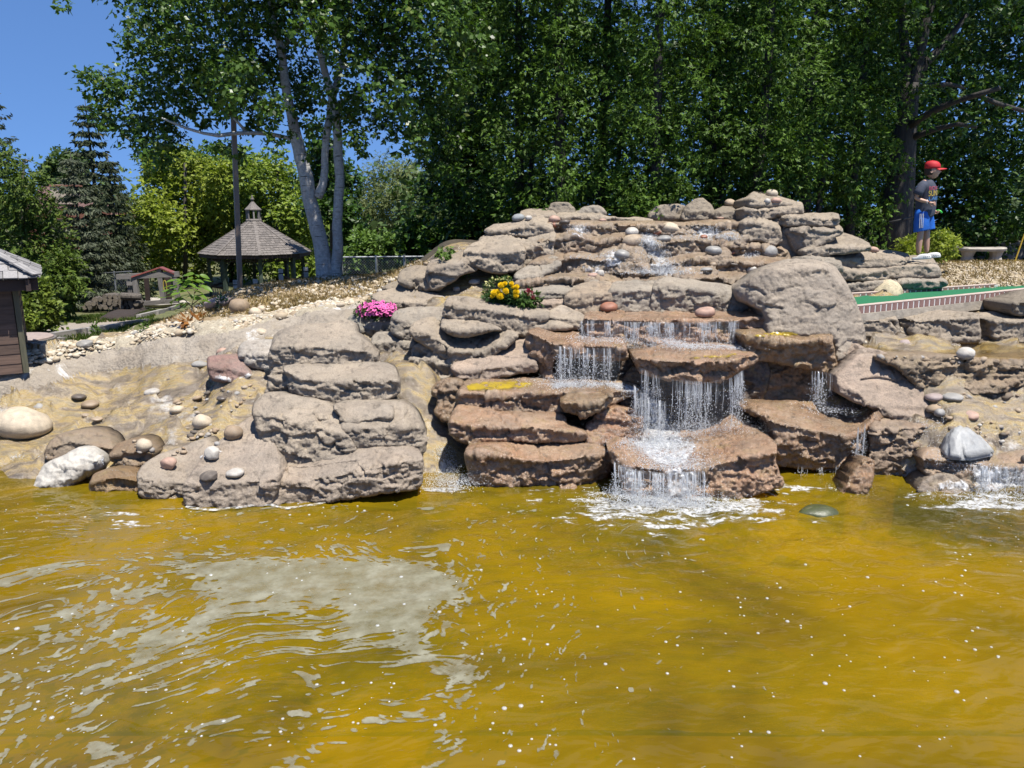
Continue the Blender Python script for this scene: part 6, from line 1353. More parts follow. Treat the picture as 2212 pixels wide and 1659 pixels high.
def tunnel():
    c = atz(1926, 636, 1.54); k = mpu(c.y); bm = bmesh.new(); bmesh.ops.create_icosphere(bm, subdivisions=4, radius=1)
    for v in bm.verts:
        x, y, z = v.co; s = 36 * k
        zz = max(z, -.12); hh = 32 * k * (1.0 + .16 * x) * (1 if x > -.2 else 1 + .55 * (x + .2)); v.co = (x * s * (1.03 if x < 0 else .98), y * .26, zz * hh)
    V = np.array([v.co[:] for v in bm.verts]); q = fbm(V, 9, 3, 4) * .012
    for v, e in zip(bm.verts, q): v.co += v.normal * e
    R = empty("tunnel_rock", (c.x, c.y + .2, c.z - .02), "cream hollow rock tunnel obstacle on the green putting lane", "obstacle")
    m = N("cream_rock"); p = m.pos(); n = m.noise(p, 9, 5, .65); f = m.noise(p, 60, 4, .7); col = m.mix(m.ramp(n, [(.45, 0.), (.62, .8)]), (.62, .52, .34), (.36, .31, .20)); col = m.mix(m.ramp(f, [(.35, .6), (.5, 0.)]), col, (.18, .16, .12)); m.b(Base_Color=col, Roughness=.85, Normal=m.bump(f, .5, .01))
    me = bpy.data.meshes.new("shell"); bm.to_mesh(me); bm.free(); me.polygons.foreach_set("use_smooth", np.ones(len(me.polygons), bool)); link("shell", me, m.m, R)
    mb = MB(); a = [Vector((-.135 + .05 * math.cos(t), -.235 + .03 * math.cos(t), .085 * math.sin(t) + 0.005)) for t in np.linspace(0, math.pi, 10)]; b = [v + Vector((.03, .2, -.002)) for v in a]
    mb.add(a + b, [tuple(range(9, -1, -1)), tuple(range(10, 20))] + [(i, i + 1, 11 + i, 10 + i) for i in range(9)]); link("tunnel_mouth", mb.me("tunnel_mouth"), DARK, R); R.rotation_euler = (0, 0, math.radians(6))
tunnel()
# curved bench, yellow flag stick, back fence
def bench():
    Y = 15; c = at(2126, 541, Y); R = empty("garden_bench", (c.x, Y, at(2126, 567, Y).z), "curved grey concrete bench on two stout legs under the trees", "bench"); k = mpu(Y)
    zs = c.z - R.location.z; mb = MB(); n = 18; V = []; F = []
    for i in range(n + 1):
        t = -1 + 2 * i / n; x = t * 57 * k; y = .22 * t * t; e = math.sqrt(max(0, 1 - abs(t) ** 8)); 
        for dy, dz in ((-.17 * e, -.01), (-.19 * e, .03), (-.15 * e, .055), (.15 * e, .055), (.19 * e, .03), (.17 * e, -.01)): V.append((x, y + dy, zs + dz))
        if i: F += [((i - 1) * 6 + j, (i - 1) * 6 + (j + 1) % 6, i * 6 + (j + 1) % 6, i * 6 + j) for j in range(6)]
    F += [tuple(range(5, -1, -1)), tuple(range(n * 6, n * 6 + 6))]; mb.add(V, F); me = mb.me("seat", False); bm = bmesh.new(); bm.from_mesh(me); bmesh.ops.recalc_face_normals(bm, faces=bm.faces); bm.to_mesh(me); bm.free(); link("seat", me, CONC, R)
    for s in (-1, 1):
        mb = MB(); mb.lathe([(.14, -.05), (.13, .03), (.10, zs * .5), (.13, zs - .03), (.15, zs - .008)], (s * 30 * k, .06, 0), 10, .8); link("leg", mb.me("leg"), CONC, R)
bench()
def flag():
    a, b = at(2190, 568, 13.6), at(2213, 505, 13.6); mb = MB(); mb.tube([a - Vector((0, 0, .05)), b], .012, 8); tag(mb.obj("flag_stick", mat_plain("yellow_paint", (.60, .40, .04), .5, .1)), "thin yellow stick leaning by the bench at the right edge", "flag stick")
flag()
def backfence():
    Y = 16.6; a, b = at(2075, 565, Y), at(2330, 568, Y); R = empty("board_fence", a, "low dark board fence behind the curved bench", "fence"); z1 = at(2100, 527, Y).z - a.z; L = (b - a).length
    for i in range(int(L / .16)):
        mb = MB(); mb.box((.16 * i + .08, 0, z1 / 2 - .1), (.15, .025, z1 + .2)); link("board", mb.me("board"), W_GREY, R)
    for x in (.02, 1.2, 2.3):
        mb = MB(); mb.box((x, .05, z1 / 2), (.09, .09, z1 + .12)); link("post", mb.me("post"), W_GREY, R)
    mb = MB(); mb.box((L / 2, -.02, z1 + .015), (L, .08, .03)); link("cap_rail", mb.me("cap_rail"), W_GREY, R)
backfence()
# small flood light by the dry stack
def spot():
    p = hit(582, 812); Y = p.y - .05; c = at(582, 803, Y); R = empty("flood_light", c, "little black flood light wedged beside the dry stack", "lamp"); BKM = mat_plain("black_plastic", (.035, .04, .045), .5, .1, 5, .05)
    M = Matrix.Rotation(math.radians(-12), 3, 'Y'); mb = MB(); mb.box((0, 0, 0), (.088, .06, .075), M=M); link("housing", mb.me("housing"), BKM, R)
    for k in range(4): mb = MB(); mb.box((-.008, -.033, -.02 + k * .013), (.05, .008, .005), M=M); link("fin", mb.me("fin"), BKM, R)
    mb = MB(); mb.box((.0, .0, -.045), (.05, .02, .05)); link("bracket", mb.me("bracket"), BKM, R)
spot()
# ------------------------------------------------------------------ flowers and small plants
L_PET = mat_leaf("petunia_leaf", (.03, .07, .015), (.09, .16, .035), .5, .3, .35); PINKM = mat_leaf("pink_petal", (.72, .115, .36), (.86, .20, .50), .55, .25, .3); THR = mat_plain("petunia_throat", (.40, .03, .20), .7, .1)
YELM = mat_leaf("marigold_petal", (.80, .46, .005), (.90, .62, .01), .6, .25, .3); PALEY = mat_leaf("pale_yellow_petal", (.70, .66, .25), (.82, .78, .42), .6, .3, .3); REDM = mat_leaf("red_plume", (.25, .012, .04), (.42, .03, .08), .6, .2, .3)
def petunia():
    b = hit(810, 690); Y = b.y + .06; R = empty("petunia_plant", at(810, 681, Y), "mound of bright pink petunias spilling over the pale boulder", "flowers"); k = mpu(Y); O = R.location; r = np.random.default_rng(31)
    C = clP([(785, 672, 15), (805, 668, 17), (828, 668, 17), (845, 671, 12), (775, 675, 9), (815, 676, 14), (838, 677, 10)], Y, 1.1, .04, 2)
    o = leaf_cloud("foliage", C, 2600, .028, L_PET, None, 3, .6, .3, 3, 1, 10, .33, .6, .35); o.data.transform(Matrix.Translation(-O)); o.parent = R
    def flower():
        V = []; F = []
        V.append((0, 0, -.012))
        for i in range(20):
            t = 2 * math.pi * i / 20; rr = .028 * (1 + .10 * math.cos(5 * t)); V.append((rr * math.cos(t), rr * math.sin(t), .002 + .003 * math.sin(10 * t)))
        for i in range(20):
            t = 2 * math.pi * i / 20; V.append((.011 * math.cos(t), .011 * math.sin(t), -.002))
        F = [(21 + i, 1 + i, 1 + (i + 1) % 20, 21 + (i + 1) % 20) for i in range(20)]; me = mesh_np("flower", V, [tuple(f) for f in F], True); me.materials.append(PINKM)
        V2 = [(0, 0, -.014)] + [V[21 + i] for i in range(20)]; t = mesh_np("throat", V2, [(0, 1 + i, 1 + (i + 1) % 20) for i in range(20)], True); t.materials.append(THR); return me, t
    me, th = flower(); n = 0
    pts = []
    while n < 54:
        px, py = r.uniform(766, 861), r.uniform(650, 681); e = ((px - 813) / 49) ** 2 + ((py - 672) / 22) ** 2
        if e > 1 or any((px - a) ** 2 + ((py - c) * 1.3) ** 2 < 30 for a, c in pts): continue
        pts.append((px, py)); n += 1
        f = (1 - e) ** .5; p = at(px, py, Y - .26 * f + .06); o = bpy.data.objects.new("flower", me); COL.objects.link(o); o.parent = R
        d = Vector(((px - 813) / 60 + r.normal() * .25, -.75 + r.normal() * .2, .55 + (672 - py) / 40 + r.normal() * .2)); o.matrix_basis = Matrix.Translation(p - O) @ d.to_track_quat('Z', 'Y').to_matrix().to_4x4() @ Matrix.Rotation(r.uniform(0, 6), 4, 'Z')
        q = bpy.data.objects.new("throat", th); COL.objects.link(q); q.parent = o
petunia()
def marigold():
    Y = 9.5; O = at(1095, 655, Y); R = empty("marigold_plant", O, "yellow marigolds growing from the planter slab", "flowers", "flowers in the planter slab"); r = np.random.default_rng(33)
    L_M = mat_leaf("marigold_leaf", (.02, .055, .018), (.06, .13, .035), .5, .25, .35)
    C = clP([(1060, 645, 13), (1085, 640, 16), (1105, 635, 16), (1075, 650, 13), (1110, 650, 14), (1128, 645, 10), (1095, 655, 12)], Y, 1.2, .05, 2)
    o = leaf_cloud("foliage", C, 7000, .036, L_M, None, 5, .26, .2, 5, 1.1, 9, .35, .6, .3); o.data.transform(Matrix.Translation(-O)); o.parent = R
    def bloom():
        V = []; F = []; rr = np.random.default_rng(2)
        for lay, (R0, z0, n, tilt) in enumerate(((.036, .0, 15, .25), (.030, .010, 13, .6), (.022, .018, 11, 1.0), (.013, .024, 8, 1.5))):
            for i in range(n):
                t = 2 * math.pi * (i + rr.uniform(0, .6)) / n; d = np.array([math.cos(t), math.sin(t), 0]); s = np.array([-d[1], d[0], 0]); w = .30 * R0; k = len(V); z = np.array([0, 0, 1.])
                V += [d * .004 + z * z0, d * R0 * .6 + s * w + z * (z0 + tilt * R0 * .3), d * R0 + z * (z0 + tilt * R0 * .35), d * R0 * .6 - s * w + z * (z0 + tilt * R0 * .3)]; F.append((k, k + 1, k + 2, k + 3))
        me = mesh_np("bloom", V, F); me.materials.append(YELM); return me
    me = bloom()
    for px, py, s in ((1068, 633, 1.15), (1083, 617, 1.1), (1091, 613, .8), (1081, 640, 1.2), (1092, 629, 1.1), (1105, 613, .8), (1107, 620, .7), (1115, 630, 1.05), (1116, 620, .9), (1114, 638, 1.0), (1076, 629, .8), (1064, 640, .8)):
        p = at(px, py, Y - .15); o = bpy.data.objects.new("bloom", me); COL.objects.link(o); o.parent = R; d = Vector((r.normal() * .25, -.8, .75 + r.normal() * .15)); o.matrix_basis = Matrix.Translation(p - O) @ d.to_track_quat('Z', 'Y').to_matrix().to_4x4() @ Matrix.Diagonal((s * 1.2, s * 1.2, s * 1.2, 1))
    # pale yellow sprays
    O2 = at(1055, 640, Y + .1); R2 = empty("pale_flower_plant", O2, "wispy pale yellow flowers behind the marigolds", "flowers", "flowers in the planter slab")
    C = clP([(1054, 618, 8), (1065, 608, 8), (1050, 632, 7), (1083, 604, 7), (1098, 604, 6)], Y + .12, 1, .05, 4); o = leaf_cloud("blossoms", C, 150, .022, PALEY, None, 6, .8, 0, 3, 1.2, 8, .4, .5, .3); o.data.transform(Matrix.Translation(-O2)); o.parent = R2
    o = leaf_cloud("foliage", C, 420, .03, L_PET, None, 7, .3, .2, 3, 1, 8, .4, .5, .3); o.data.transform(Matrix.Translation(-O2)); o.parent = R2
    O3 = at(1138, 652, Y - .03); R3 = empty("celosia_plant", O3, "dark green plant with crimson plumes right of the marigolds", "flowers", "flowers in the planter slab")
    o = leaf_cloud("foliage", clP([(1128, 648, 10), (1140, 645, 12), (1150, 650, 9), (1136, 657, 9), (1155, 640, 6)], Y - .05, 1, .04, 8), 460, .055, L_PET, None, 8, .42, .3, 2, .9, 7, .35, .6, .3); o.data.transform(Matrix.Translation(-O3)); o.parent = R3
    for px, py in ((1142, 628), (1147, 634), (1153, 644), (1139, 632)):
        o = leaf_cloud("plume", clP([(px, py, 3.4)], Y - .1, 1, 0, 8), 70, .016, REDM, None, int(px), .5, -.8, 2, .9, 6, .4, .6, .3); o.data.transform(Matrix.Translation(-O3)); o.parent = R3
marigold()
def sapling():
    b = ground(416, 697); Y = b.y; R = empty("sapling", b, "young sapling with large bright green leaves on the gravel", "sapling"); O = R.location; r = np.random.default_rng(41)
    LM = mat_leaf("sapling_leaf", (.075, .15, .02), (.16, .27, .04), .4, .45, .4); ST = mat_plain("twig", (.10, .075, .05), .8)
    q = lambda px, py, dy=0.: at(px, py, Y + dy) - O
    stems = [[(417, 698), (415, 676), (414, 660), (418, 645), (420, 630), (425, 612)], [(424, 697), (420, 680), (415, 662)], [(414, 660), (400, 648), (385, 640), (370, 636)], [(418, 645), (405, 628), (390, 618), (375, 612)], [(420, 630), (432, 618), (440, 610)], [(415, 655), (428, 648), (436, 646)], [(402, 650), (394, 660), (388, 668)]]
    for s in stems:
        mb = MB(); mb.tube([q(a, c, r.uniform(-.04, .04)) if i else q(a, c) - Vector((0, 0, .02)) for i, (a, c) in enumerate(s)], list(np.linspace(.008, .003, len(s))), 6); link("stem", mb.me("stem", True), ST, R)
    V = []; F = []; m = 7
    for i in range(m):
        t = i / (m - 1); w = .24 * math.sin(math.pi * t ** .8) ** .8 if 0 < i < m - 1 else .004; z = -.22 * t * t
        V += [(t, -w, z + .06 * w / .24), (t, 0, z), (t, w, z + .06 * w / .24)]
        if i: k = 3 * i; F += [(k - 3, k, k + 1, k - 2), (k - 2, k + 1, k + 2, k - 1)]
    me = mesh_np("leaf", V, F, True); me.materials.append(LM)
    ends = [(q(*e)) for s in stems[2:] for e in s[1:]] + [q(420, 625), q(425, 612), q(422, 600)]
    n = 0
    spots = [(360, 628), (368, 640), (352, 642), (375, 620), (382, 604), (395, 596), (410, 592), (425, 594), (440, 596), (445, 606), (436, 618), (420, 606), (405, 610), (392, 622), (380, 634), (372, 650), (388, 646), (400, 638), (412, 626), (428, 630), (438, 640), (442, 650), (420, 642), (396, 662), (384, 668), (390, 656), (404, 654), (446, 622), (370, 606), (415, 616), (400, 628), (364, 618), (386, 612), (430, 606), (376, 628), (408, 640), (432, 652), (424, 622), (394, 606), (410, 602), (368, 632), (398, 618)]
    for px, py in spots:
        p = q(px, py, r.uniform(-.16, .16)); a = math.atan2(0, px - 412) + r.normal() * .8 if abs(px - 412) > 10 else r.uniform(0, 6); s = r.uniform(.12, .175)
        o = bpy.data.objects.new("leaf", me); COL.objects.link(o); o.parent = R
        d = Vector((math.copysign(1, px - 412) * r.uniform(.5, 1), r.normal() * .5, r.uniform(-.35, .15))).normalized(); z = (Vector((0, -.35, 1)) + Vector(r.normal(size=3) * .3)); y = z.cross(d).normalized(); z = d.cross(y); M = Matrix((d, y, z)).transposed().to_4x4(); M.translation = p - d * s * .4; o.matrix_basis = M @ Matrix.Diagonal((s, s, s, 1))
    # withered brown leaves at the foot
    P = ground(418, 705); DRY_ = mat_leaf("withered_leaf", (.14, .055, .015), (.34, .15, .045), .7, .3, .3)
    R2 = empty("withered_leaves", P, "heap of curled brown withered leaves at the sapling's foot", "dead leaves"); o = leaf_cloud("leaf", [(P.x, P.y - .03, P.z + .05, .17, .10, .05)], 70, .085, DRY_, None, 9, .55, -.2, 2, .9, 8, .4, .5, .2); o.name = "withered_pile"; o["kind"] = "stuff"; o.data.transform(Matrix.Translation(-P)); o.parent = R2
sapling()
def seedling(px, py, h, lb, mat, seed):
    b = ground(px, py); R = empty("seedling", b, lb, "seedling"); o = leaf_cloud("foliage", [(b.x, b.y, b.z + h * .55, h * .32, h * .3, h * .5)], 90, h * .33, mat, None, seed, .5, -.3, 2, .9, 8, .35, .6, .3); o.data.transform(Matrix.Translation(-b)); o.parent = R
    mb = MB(); mb.tube([(0, 0, -.02), (0, 0, h * .7)], .006, 5); link("stem", mb.me("stem"), mat_plain("green_stem", (.08, .12, .03)), R)
seedling(207, 727, .17, "small green seedling on the white gravel behind the shiny boulder", L_GRN, 71)
seedling(311, 717, .10, "low green weed on the gravel below the mound", L_GRN, 72)
seedling(478, 668, .16, "feathery juniper sprig between the two rocks on the mound", mat_leaf("juniper", (.02, .06, .03), (.06, .13, .06), .6, .2), 73)
seedling(1005, 605, .12, "weed beside the shaded block by the side pool", L_GRN, 74)
# ------------------------------------------------------------------ falling and standing water
def mat_clear(name, col, ramp, scale, det, mapping=None, rough=.12, spec=.9, transl=0.):
    """white or clear water: how much of it there is comes from a noise and the sheet's own thinning edge"""
    m = N(name); p = m.pos(); q = m("Mapping", {"Vector": p, "Scale": mapping}).outputs[0] if mapping else p
    fd = m("Attribute", attribute_name="fade").outputs["Fac"]
    n = m.math('ADD', m.noise(q, scale, det, .62), m.math('MULTIPLY', m.math('SUBTRACT', fd, 1.), .32)); f = m.math('MULTIPLY', m.ramp(n, ramp), m.math('MULTIPLY', fd, 2.5, True))
    m.b(Base_Color=(*col, 1), Roughness=rough, Specular_IOR_Level=spec, Normal=m.bump(m.noise(q, scale * 2.2, 3, .6), .5, .01)); sh = m.bs
    if transl:
        tl = m("BsdfTranslucent", {"Color": (.93, .95, .97, 1)}); sh = m("MixShader", {0: transl, 1: sh.outputs[0], 2: tl.outputs[0]})
    tr = m("BsdfTransparent", {"Color": (1, 1, 1, 1)}); mx = m("MixShader", {0: f, 1: tr.outputs[0], 2: sh.outputs[0]}); m.set(m.out, "Surface", mx.outputs[0]); return m.m
def mat_drop(name, a, col=(.92, .94, .96)):
    m = N(name); m.b(Base_Color=(*col, 1), Roughness=.1, Specular_IOR_Level=.9); tl = m("BsdfTranslucent", {"Color": (.9, .93, .96, 1)}); w = m("MixShader", {0: .3, 1: m.bs.outputs[0], 2: tl.outputs[0]})
    tr = m("BsdfTransparent", {"Color": (1, 1, 1, 1)}); r = m("NewGeometry").outputs["Random Per Island"]
    mx = m("MixShader", {0: m.ramp(r, a), 1: tr.outputs[0], 2: w.outputs[0]}); m.set(m.out, "Surface", mx.outputs[0]); return m.m
SHEETM = mat_clear("water_curtain", (.80, .84, .88), [(.44, .02), (.60, .12), (.72, .7)], 1.0, 4, (40, 40, 2.4), .08)
WHITEM = mat_clear("white_water", (.90, .91, .92), [(.36, 0.), (.47, .5), (.60, 1.)], 24.0, 6, (1, 1, .55), .3, .5, .3)
MINERAL = mat_clear("mineral_stain", (.84, .83, .81), [(.42, 0.), (.58, .9)], 14.0, 6, None, .9, .2)
ALGM = mat_clear("yellow_algae", (.47, .335, .028), [(.26, 0.), (.42, .9)], 9.0, 5, None, .25, .5)
STRM = mat_drop("water_strand", [(0., .25), (.7, .6), (1., .95)]); DROPM = mat_drop("water_drop", [(0., .45), (1., 1.)])
OCT = np.array([(1, 0, 0), (-1, 0, 0), (0, 1, 0), (0, -1, 0), (0, 0, 1), (0, 0, -1)], float); OCF = np.array([(0, 2, 4), (2, 1, 4), (1, 3, 4), (3, 0, 4), (2, 0, 5), (1, 2, 5), (3, 1, 5), (0, 3, 5)])
def drops(P, R, sq=None):
    n = len(P); S = R[:, None] * (np.ones((n, 3)) if sq is None else sq); V = OCT[None] * S[:, None] + P[:, None]
    return V.reshape(-1, 3), (OCF[None] + (np.arange(n) * 6)[:, None, None]).reshape(-1, 3)
def joined(name, parts, mat, root):
    V = []; F = []; k = 0
    for v, f in parts: V.append(v); F.append(f + k); k += len(v)
    V = np.vstack(V) - np.array(root.location[:]); o = link(name, mesh_np(name, V, np.vstack(F), True), mat, root); o["kind"] = "stuff"; return o
def faded(name, V, F, fade, mat, root):
    me = mesh_np(name, V - np.array(root.location[:]), F, True); a = me.attributes.new("fade", 'FLOAT', 'POINT'); a.data.foreach_set("value", np.asarray(fade, np.float32)); return link(name, me, mat, root)
def curtain(root, lip, h, seed, vel=.35, full=1.):
    r = np.random.default_rng(seed); L = np.array([at(*p)[:] for p in lip]); seg = np.r_[0, np.cumsum(np.linalg.norm(np.diff(L, axis=0), axis=1))]; W = seg[-1]; seg /= W
    n = max(8, int(W / .012)); m = 14; t = np.linspace(0, 1, n); P = np.stack([np.interp(t, seg, L[:, k]) for k in range(3)], 1); v = vel * (.8 + .5 * fbm(np.c_[t * W * 6, 0 * t, 0 * t + seed], 1, 3, seed)); hh = h * (1 + .06 * fbm(np.c_[t * W * 9, 0 * t, 0 * t], 1, 2, seed + 1))
    s = np.linspace(0, 1, m)[:, None]; tt = np.sqrt(2 * hh[None] * s / 9.8); pin = 1 - .10 * s
    X = P[:, 0][None] * pin + (P[:, 0].mean()) * (1 - pin); Y = P[:, 1][None] - .015 - v[None] * tt; Z = P[:, 2][None] + .004 - hh[None] * s; X = X + .012 * np.sin(s * 9 + t[None] * W * 40) * s
    V = np.stack([X, Y, Z], -1).reshape(-1, 3); i = np.arange(m * n).reshape(m, n); F = np.stack([i[:-1, :-1], i[:-1, 1:], i[1:, 1:], i[1:, :-1]], -1).reshape(-1, 4)
    e = np.minimum(1, np.minimum(t, 1 - t) * W / .05)[None] * (1 - .45 * s ** 1.5) * full; return faded("water_sheet", V, F, np.broadcast_to(e, (m, n)).ravel(), SHEETM, root)
def strands(lip, h, n, seed, vel=.35, w=(.0010, .0030), dr=8., side=.03, dsz=(.0012, .0042)):
    """broken threads and beads of water below a ledge"""
    r = np.random.default_rng(seed); L = np.array([at(*p)[:] for p in lip]); seg = np.r_[0, np.cumsum(np.linalg.norm(np.diff(L, axis=0), axis=1))]; seg /= seg[-1]
    c = r.uniform(0, 1, max(3, n // 14)); t = np.clip(np.where(r.uniform(size=n) < .85, r.choice(c, n) + r.normal(0, .010, n), r.uniform(0, 1, n)), 0, 1)
    P = np.stack([np.interp(t, seg, L[:, k]) for k in range(3)], 1); P[:, 1] -= .012; m = 8; V = []; F = []; DP = []; DR = []
    for i in range(n):
        hh = h * r.uniform(.9, 1.05); v0 = vel * r.uniform(.5, 1.25); vx = r.normal(0, side); s0 = r.choice([0, 0, r.uniform(0, .6)]); s1 = min(1., s0 + r.uniform(.18, .75)); s = np.linspace(s0, s1, m); tt = np.sqrt(2 * hh * s / 9.8); w0 = r.uniform(*w)
        x = P[i, 0] + vx * tt + .007 * np.sin(s * 13 + r.uniform(0, 6)) * s; y = P[i, 1] - v0 * tt; z = P[i, 2] - hh * s; ww = w0 * np.sin(np.linspace(.25, 3.0, m)) * (.6 + .8 * np.abs(np.sin(s * r.uniform(8, 26) + r.uniform(0, 6)))); k = len(V)
        for j in range(m):
            for a in (0, 2.1, 4.2): V.append((x[j] + ww[j] * math.cos(a), y[j] + ww[j] * math.sin(a), z[j]))
            if j: F += [(k + (j - 1) * 3 + a, k + (j - 1) * 3 + (a + 1) % 3, k + j * 3 + (a + 1) % 3, k + j * 3 + a) for a in range(3)]
        nd = r.poisson(dr); sd = r.uniform(.12, 1.02, nd) ** .8; td = np.sqrt(2 * hh * sd / 9.8)
        DP += [(P[i, 0] + vx * b + r.normal(0, .016 + .02 * a), P[i, 1] - v0 * b + r.normal(0, .02), P[i, 2] - hh * a) for a, b in zip(sd, td)]; DR += list(r.uniform(*dsz, nd))
    F = np.array(F); T = np.vstack([F[:, [0, 1, 2]], F[:, [0, 2, 3]]]); return (np.array(V), T), drops(np.array(DP), np.array(DR), np.array([1, 1, 1.9]))
def splash(px, py, Y, wid, hgt, n, seed, dep=.15, rad=(.0018, .006)):
    r = np.random.default_rng(seed); c = at(px, py, Y); k = mpu(Y); q = r.normal(size=(n, 3)); q[:, 2] = np.abs(q[:, 2]) ** 1.3
    P = np.array(c[:]) + q * np.array([wid * k / 2, dep, hgt * k / 2]); rr = r.uniform(*rad, n) * np.exp(-.4 * q[:, 2]); return drops(P, rr, np.c_[r.uniform(.8, 1.6, n), r.uniform(.8, 1.6, n), r.uniform(.6, 1.3, n)])
def hugdrops(path, w0, w1, n, seed, rad=(.0016, .0055), off=.012):
    r = np.random.default_rng(seed); L = np.array([p[:2] for p in path], float); t = r.uniform(0, len(L) - 1, n); i = np.minimum(t.astype(int), len(L) - 2); f = t - i
    c = L[i] * (1 - f)[:, None] + L[i + 1] * f[:, None]; w = w0 + (w1 - w0) * t / (len(L) - 1); px = c[:, 0] + r.normal(0, .36, n) * w; py = c[:, 1] + r.normal(0, 3, n)
    Y = surf(px, py) - off - np.abs(r.normal(0, .018, n)); kx, kz = ray(px, py); P = np.c_[kx * Y, Y, EYE + kz * Y]; return drops(P, r.uniform(*rad, n), np.c_[r.uniform(.8, 1.4, n), r.uniform(.8, 1.4, n), r.uniform(.7, 1.6, n)])
def film(root, poly, mat, name="white_sheet", step=3.4, off=.014, feather=16, seed=0):
    """thin layer lying on whatever rock or ground a surveyed outline covers"""
    poly = np.array(poly, float); lo, hi = poly.min(0), poly.max(0); gx, gy = np.meshgrid(np.arange(lo[0], hi[0], step), np.arange(lo[1], hi[1], step * .8)); n, k = gx.shape; px, py = gx.ravel(), gy.ravel()
    q = np.c_[px / 30, py / 22, 0 * px + seed]; J = np.c_[px + 9 * fbm(q, 1, 3, 7 + seed), py + 6 * fbm(q, 1, 3, 11 + seed)]
    ins = inpoly(J, poly); d = polydist(J, poly); Y = np.full(len(px), 50.); Y[ins] = surf(px[ins], py[ins])
    G = Y.reshape(n, k)
    for _ in range(2):
        A = G.copy(); c = G[1:-1, 1:-1]; nb = np.stack([G[:-2, 1:-1], G[2:, 1:-1], G[1:-1, :-2], G[1:-1, 2:]]); ok = (np.abs(nb - c) < .12).all(0); A[1:-1, 1:-1] = np.where(ok, np.minimum(c, nb.mean(0)), c); G = A
    Y = G.ravel() - off; kx, kz = ray(px, py); V = np.c_[kx * Y, Y, EYE + kz * Y]; i = np.arange(n * k).reshape(n, k); F = np.stack([i[:-1, :-1], i[1:, :-1], i[1:, 1:], i[:-1, 1:]], -1).reshape(-1, 4)
    F = F[ins[F].all(1) & (np.ptp(Y[F], axis=1) < .30)]; u, inv = np.unique(F, return_inverse=True); o = faded(name, V[u], inv.reshape(-1, 4), np.clip(d[u] / feather, 0, 1), mat, root); o["kind"] = "stuff"; return o
GF = "falls and white water of the rockwork"
def fall(label, loc, cat="waterfall"): return empty("waterfall" if cat == "waterfall" else "white_water", at(*loc), label, cat, GF)
def fill(R, lip, h, n, seed, vel=.3, full=1., extra=(), **k):
    curtain(R, lip, h, seed, vel, full); s, d = strands(lip, h, n, seed, vel, **k); joined("strands", [s], STRM, R); joined("droplets", [d] + list(extra), DROPM, R)
R = fall("wide upper sheet of water falling below the stone band", (1420, 740, 8.8))
fill(R, [(1268, 691, 8.9), (1300, 693, 8.86), (1400, 696, 8.86), (1500, 697, 8.86), (1600, 693, 8.87)], .29, 300, 1, .22, .95, [splash(1330, 736, 8.65, 80, 5, 700, 81), splash(1500, 748, 8.55, 110, 6, 1200, 82), splash(1455, 742, 8.55, 34, 16, 700, 83)], dr=5)
R = fall("narrow clear fall at the left end of the top ledge", (1268, 720, 8.9)); fill(R, [(1250, 693, 8.96), (1262, 691, 8.90), (1274, 693, 8.86)], .22, 26, 2, .3, .8, [splash(1262, 730, 8.7, 40, 6, 320, 90)], dr=4)
R = fall("thin falls dropping from the left brown ledge", (1260, 800, 8.3)); fill(R, [(1196, 746, 8.4), (1240, 750, 8.38), (1300, 752, 8.38), (1345, 752, 8.38)], .43, 130, 3, .25, .8, [splash(1220, 828, 8.2, 90, 8, 1300, 84)], dr=14)
R = fall("main curtain of water falling from the overhanging slab", (1490, 860, 7.85)); fill(R, [(1376, 790, 7.92), (1420, 812, 7.84), (1470, 821, 7.82), (1530, 825, 7.82), (1580, 815, 7.84), (1606, 798, 8.0)], .56, 190, 4, .2, .5, [splash(1490, 930, 7.75, 200, 30, 1500, 86, .12, (.0012, .0035))], dr=15)
R = fall("white chute tumbling at the left of the main curtain", (1410, 900, 7.85)); fill(R, [(1368, 830, 7.95), (1384, 846, 7.9), (1404, 862, 7.86), (1440, 868, 7.86)], .42, 120, 5, .3, 1.1, [hugdrops([(1380, 838), (1405, 880), (1420, 925), (1440, 970)], 50, 70, 4200, 91)], w=(.0015, .004), dr=14)
film(R, [(1360, 836), (1400, 838), (1440, 880), (1470, 930), (1500, 975), (1400, 985), (1385, 930), (1380, 880)], WHITEM, seed=1, off=.05)
film(R, [(855, 800), (945, 790), (940, 860), (955, 920), (985, 1000), (940, 1010), (915, 930), (870, 850)], SHEETM, 'wet_film', off=.012) if False else None
R = fall("thin fall from the right upper ledge", (1780, 850, 8.3)); fill(R, [(1748, 801, 8.35), (1765, 801, 8.32), (1780, 804, 8.32), (1798, 807, 8.32)], .37, 46, 6, .2, .75, [splash(1790, 886, 8.1, 60, 5, 600, 85)], dr=12)
R = fall("lowest white fall dropping into the pond", (1420, 1050, 6.9)); fill(R, [(1326, 996, 7.02), (1345, 1008, 6.98), (1361, 1014, 6.96), (1440, 1022, 6.93), (1520, 1016, 6.95)], .34, 240, 7, .4, 1.05, [splash(1440, 1085, 6.78, 170, 16, 3200, 92, .12), splash(1350, 1070, 6.86, 60, 14, 900, 93, .1)], w=(.0013, .0036), dr=18)
film(R, [(1428, 1000), (1480, 1000), (1500, 1050), (1510, 1085), (1420, 1085), (1425, 1050)], WHITEM, seed=2, off=.05); film(R, [(1320, 990), (1375, 1000), (1380, 1070), (1345, 1060)], WHITEM, seed=3, off=.05)
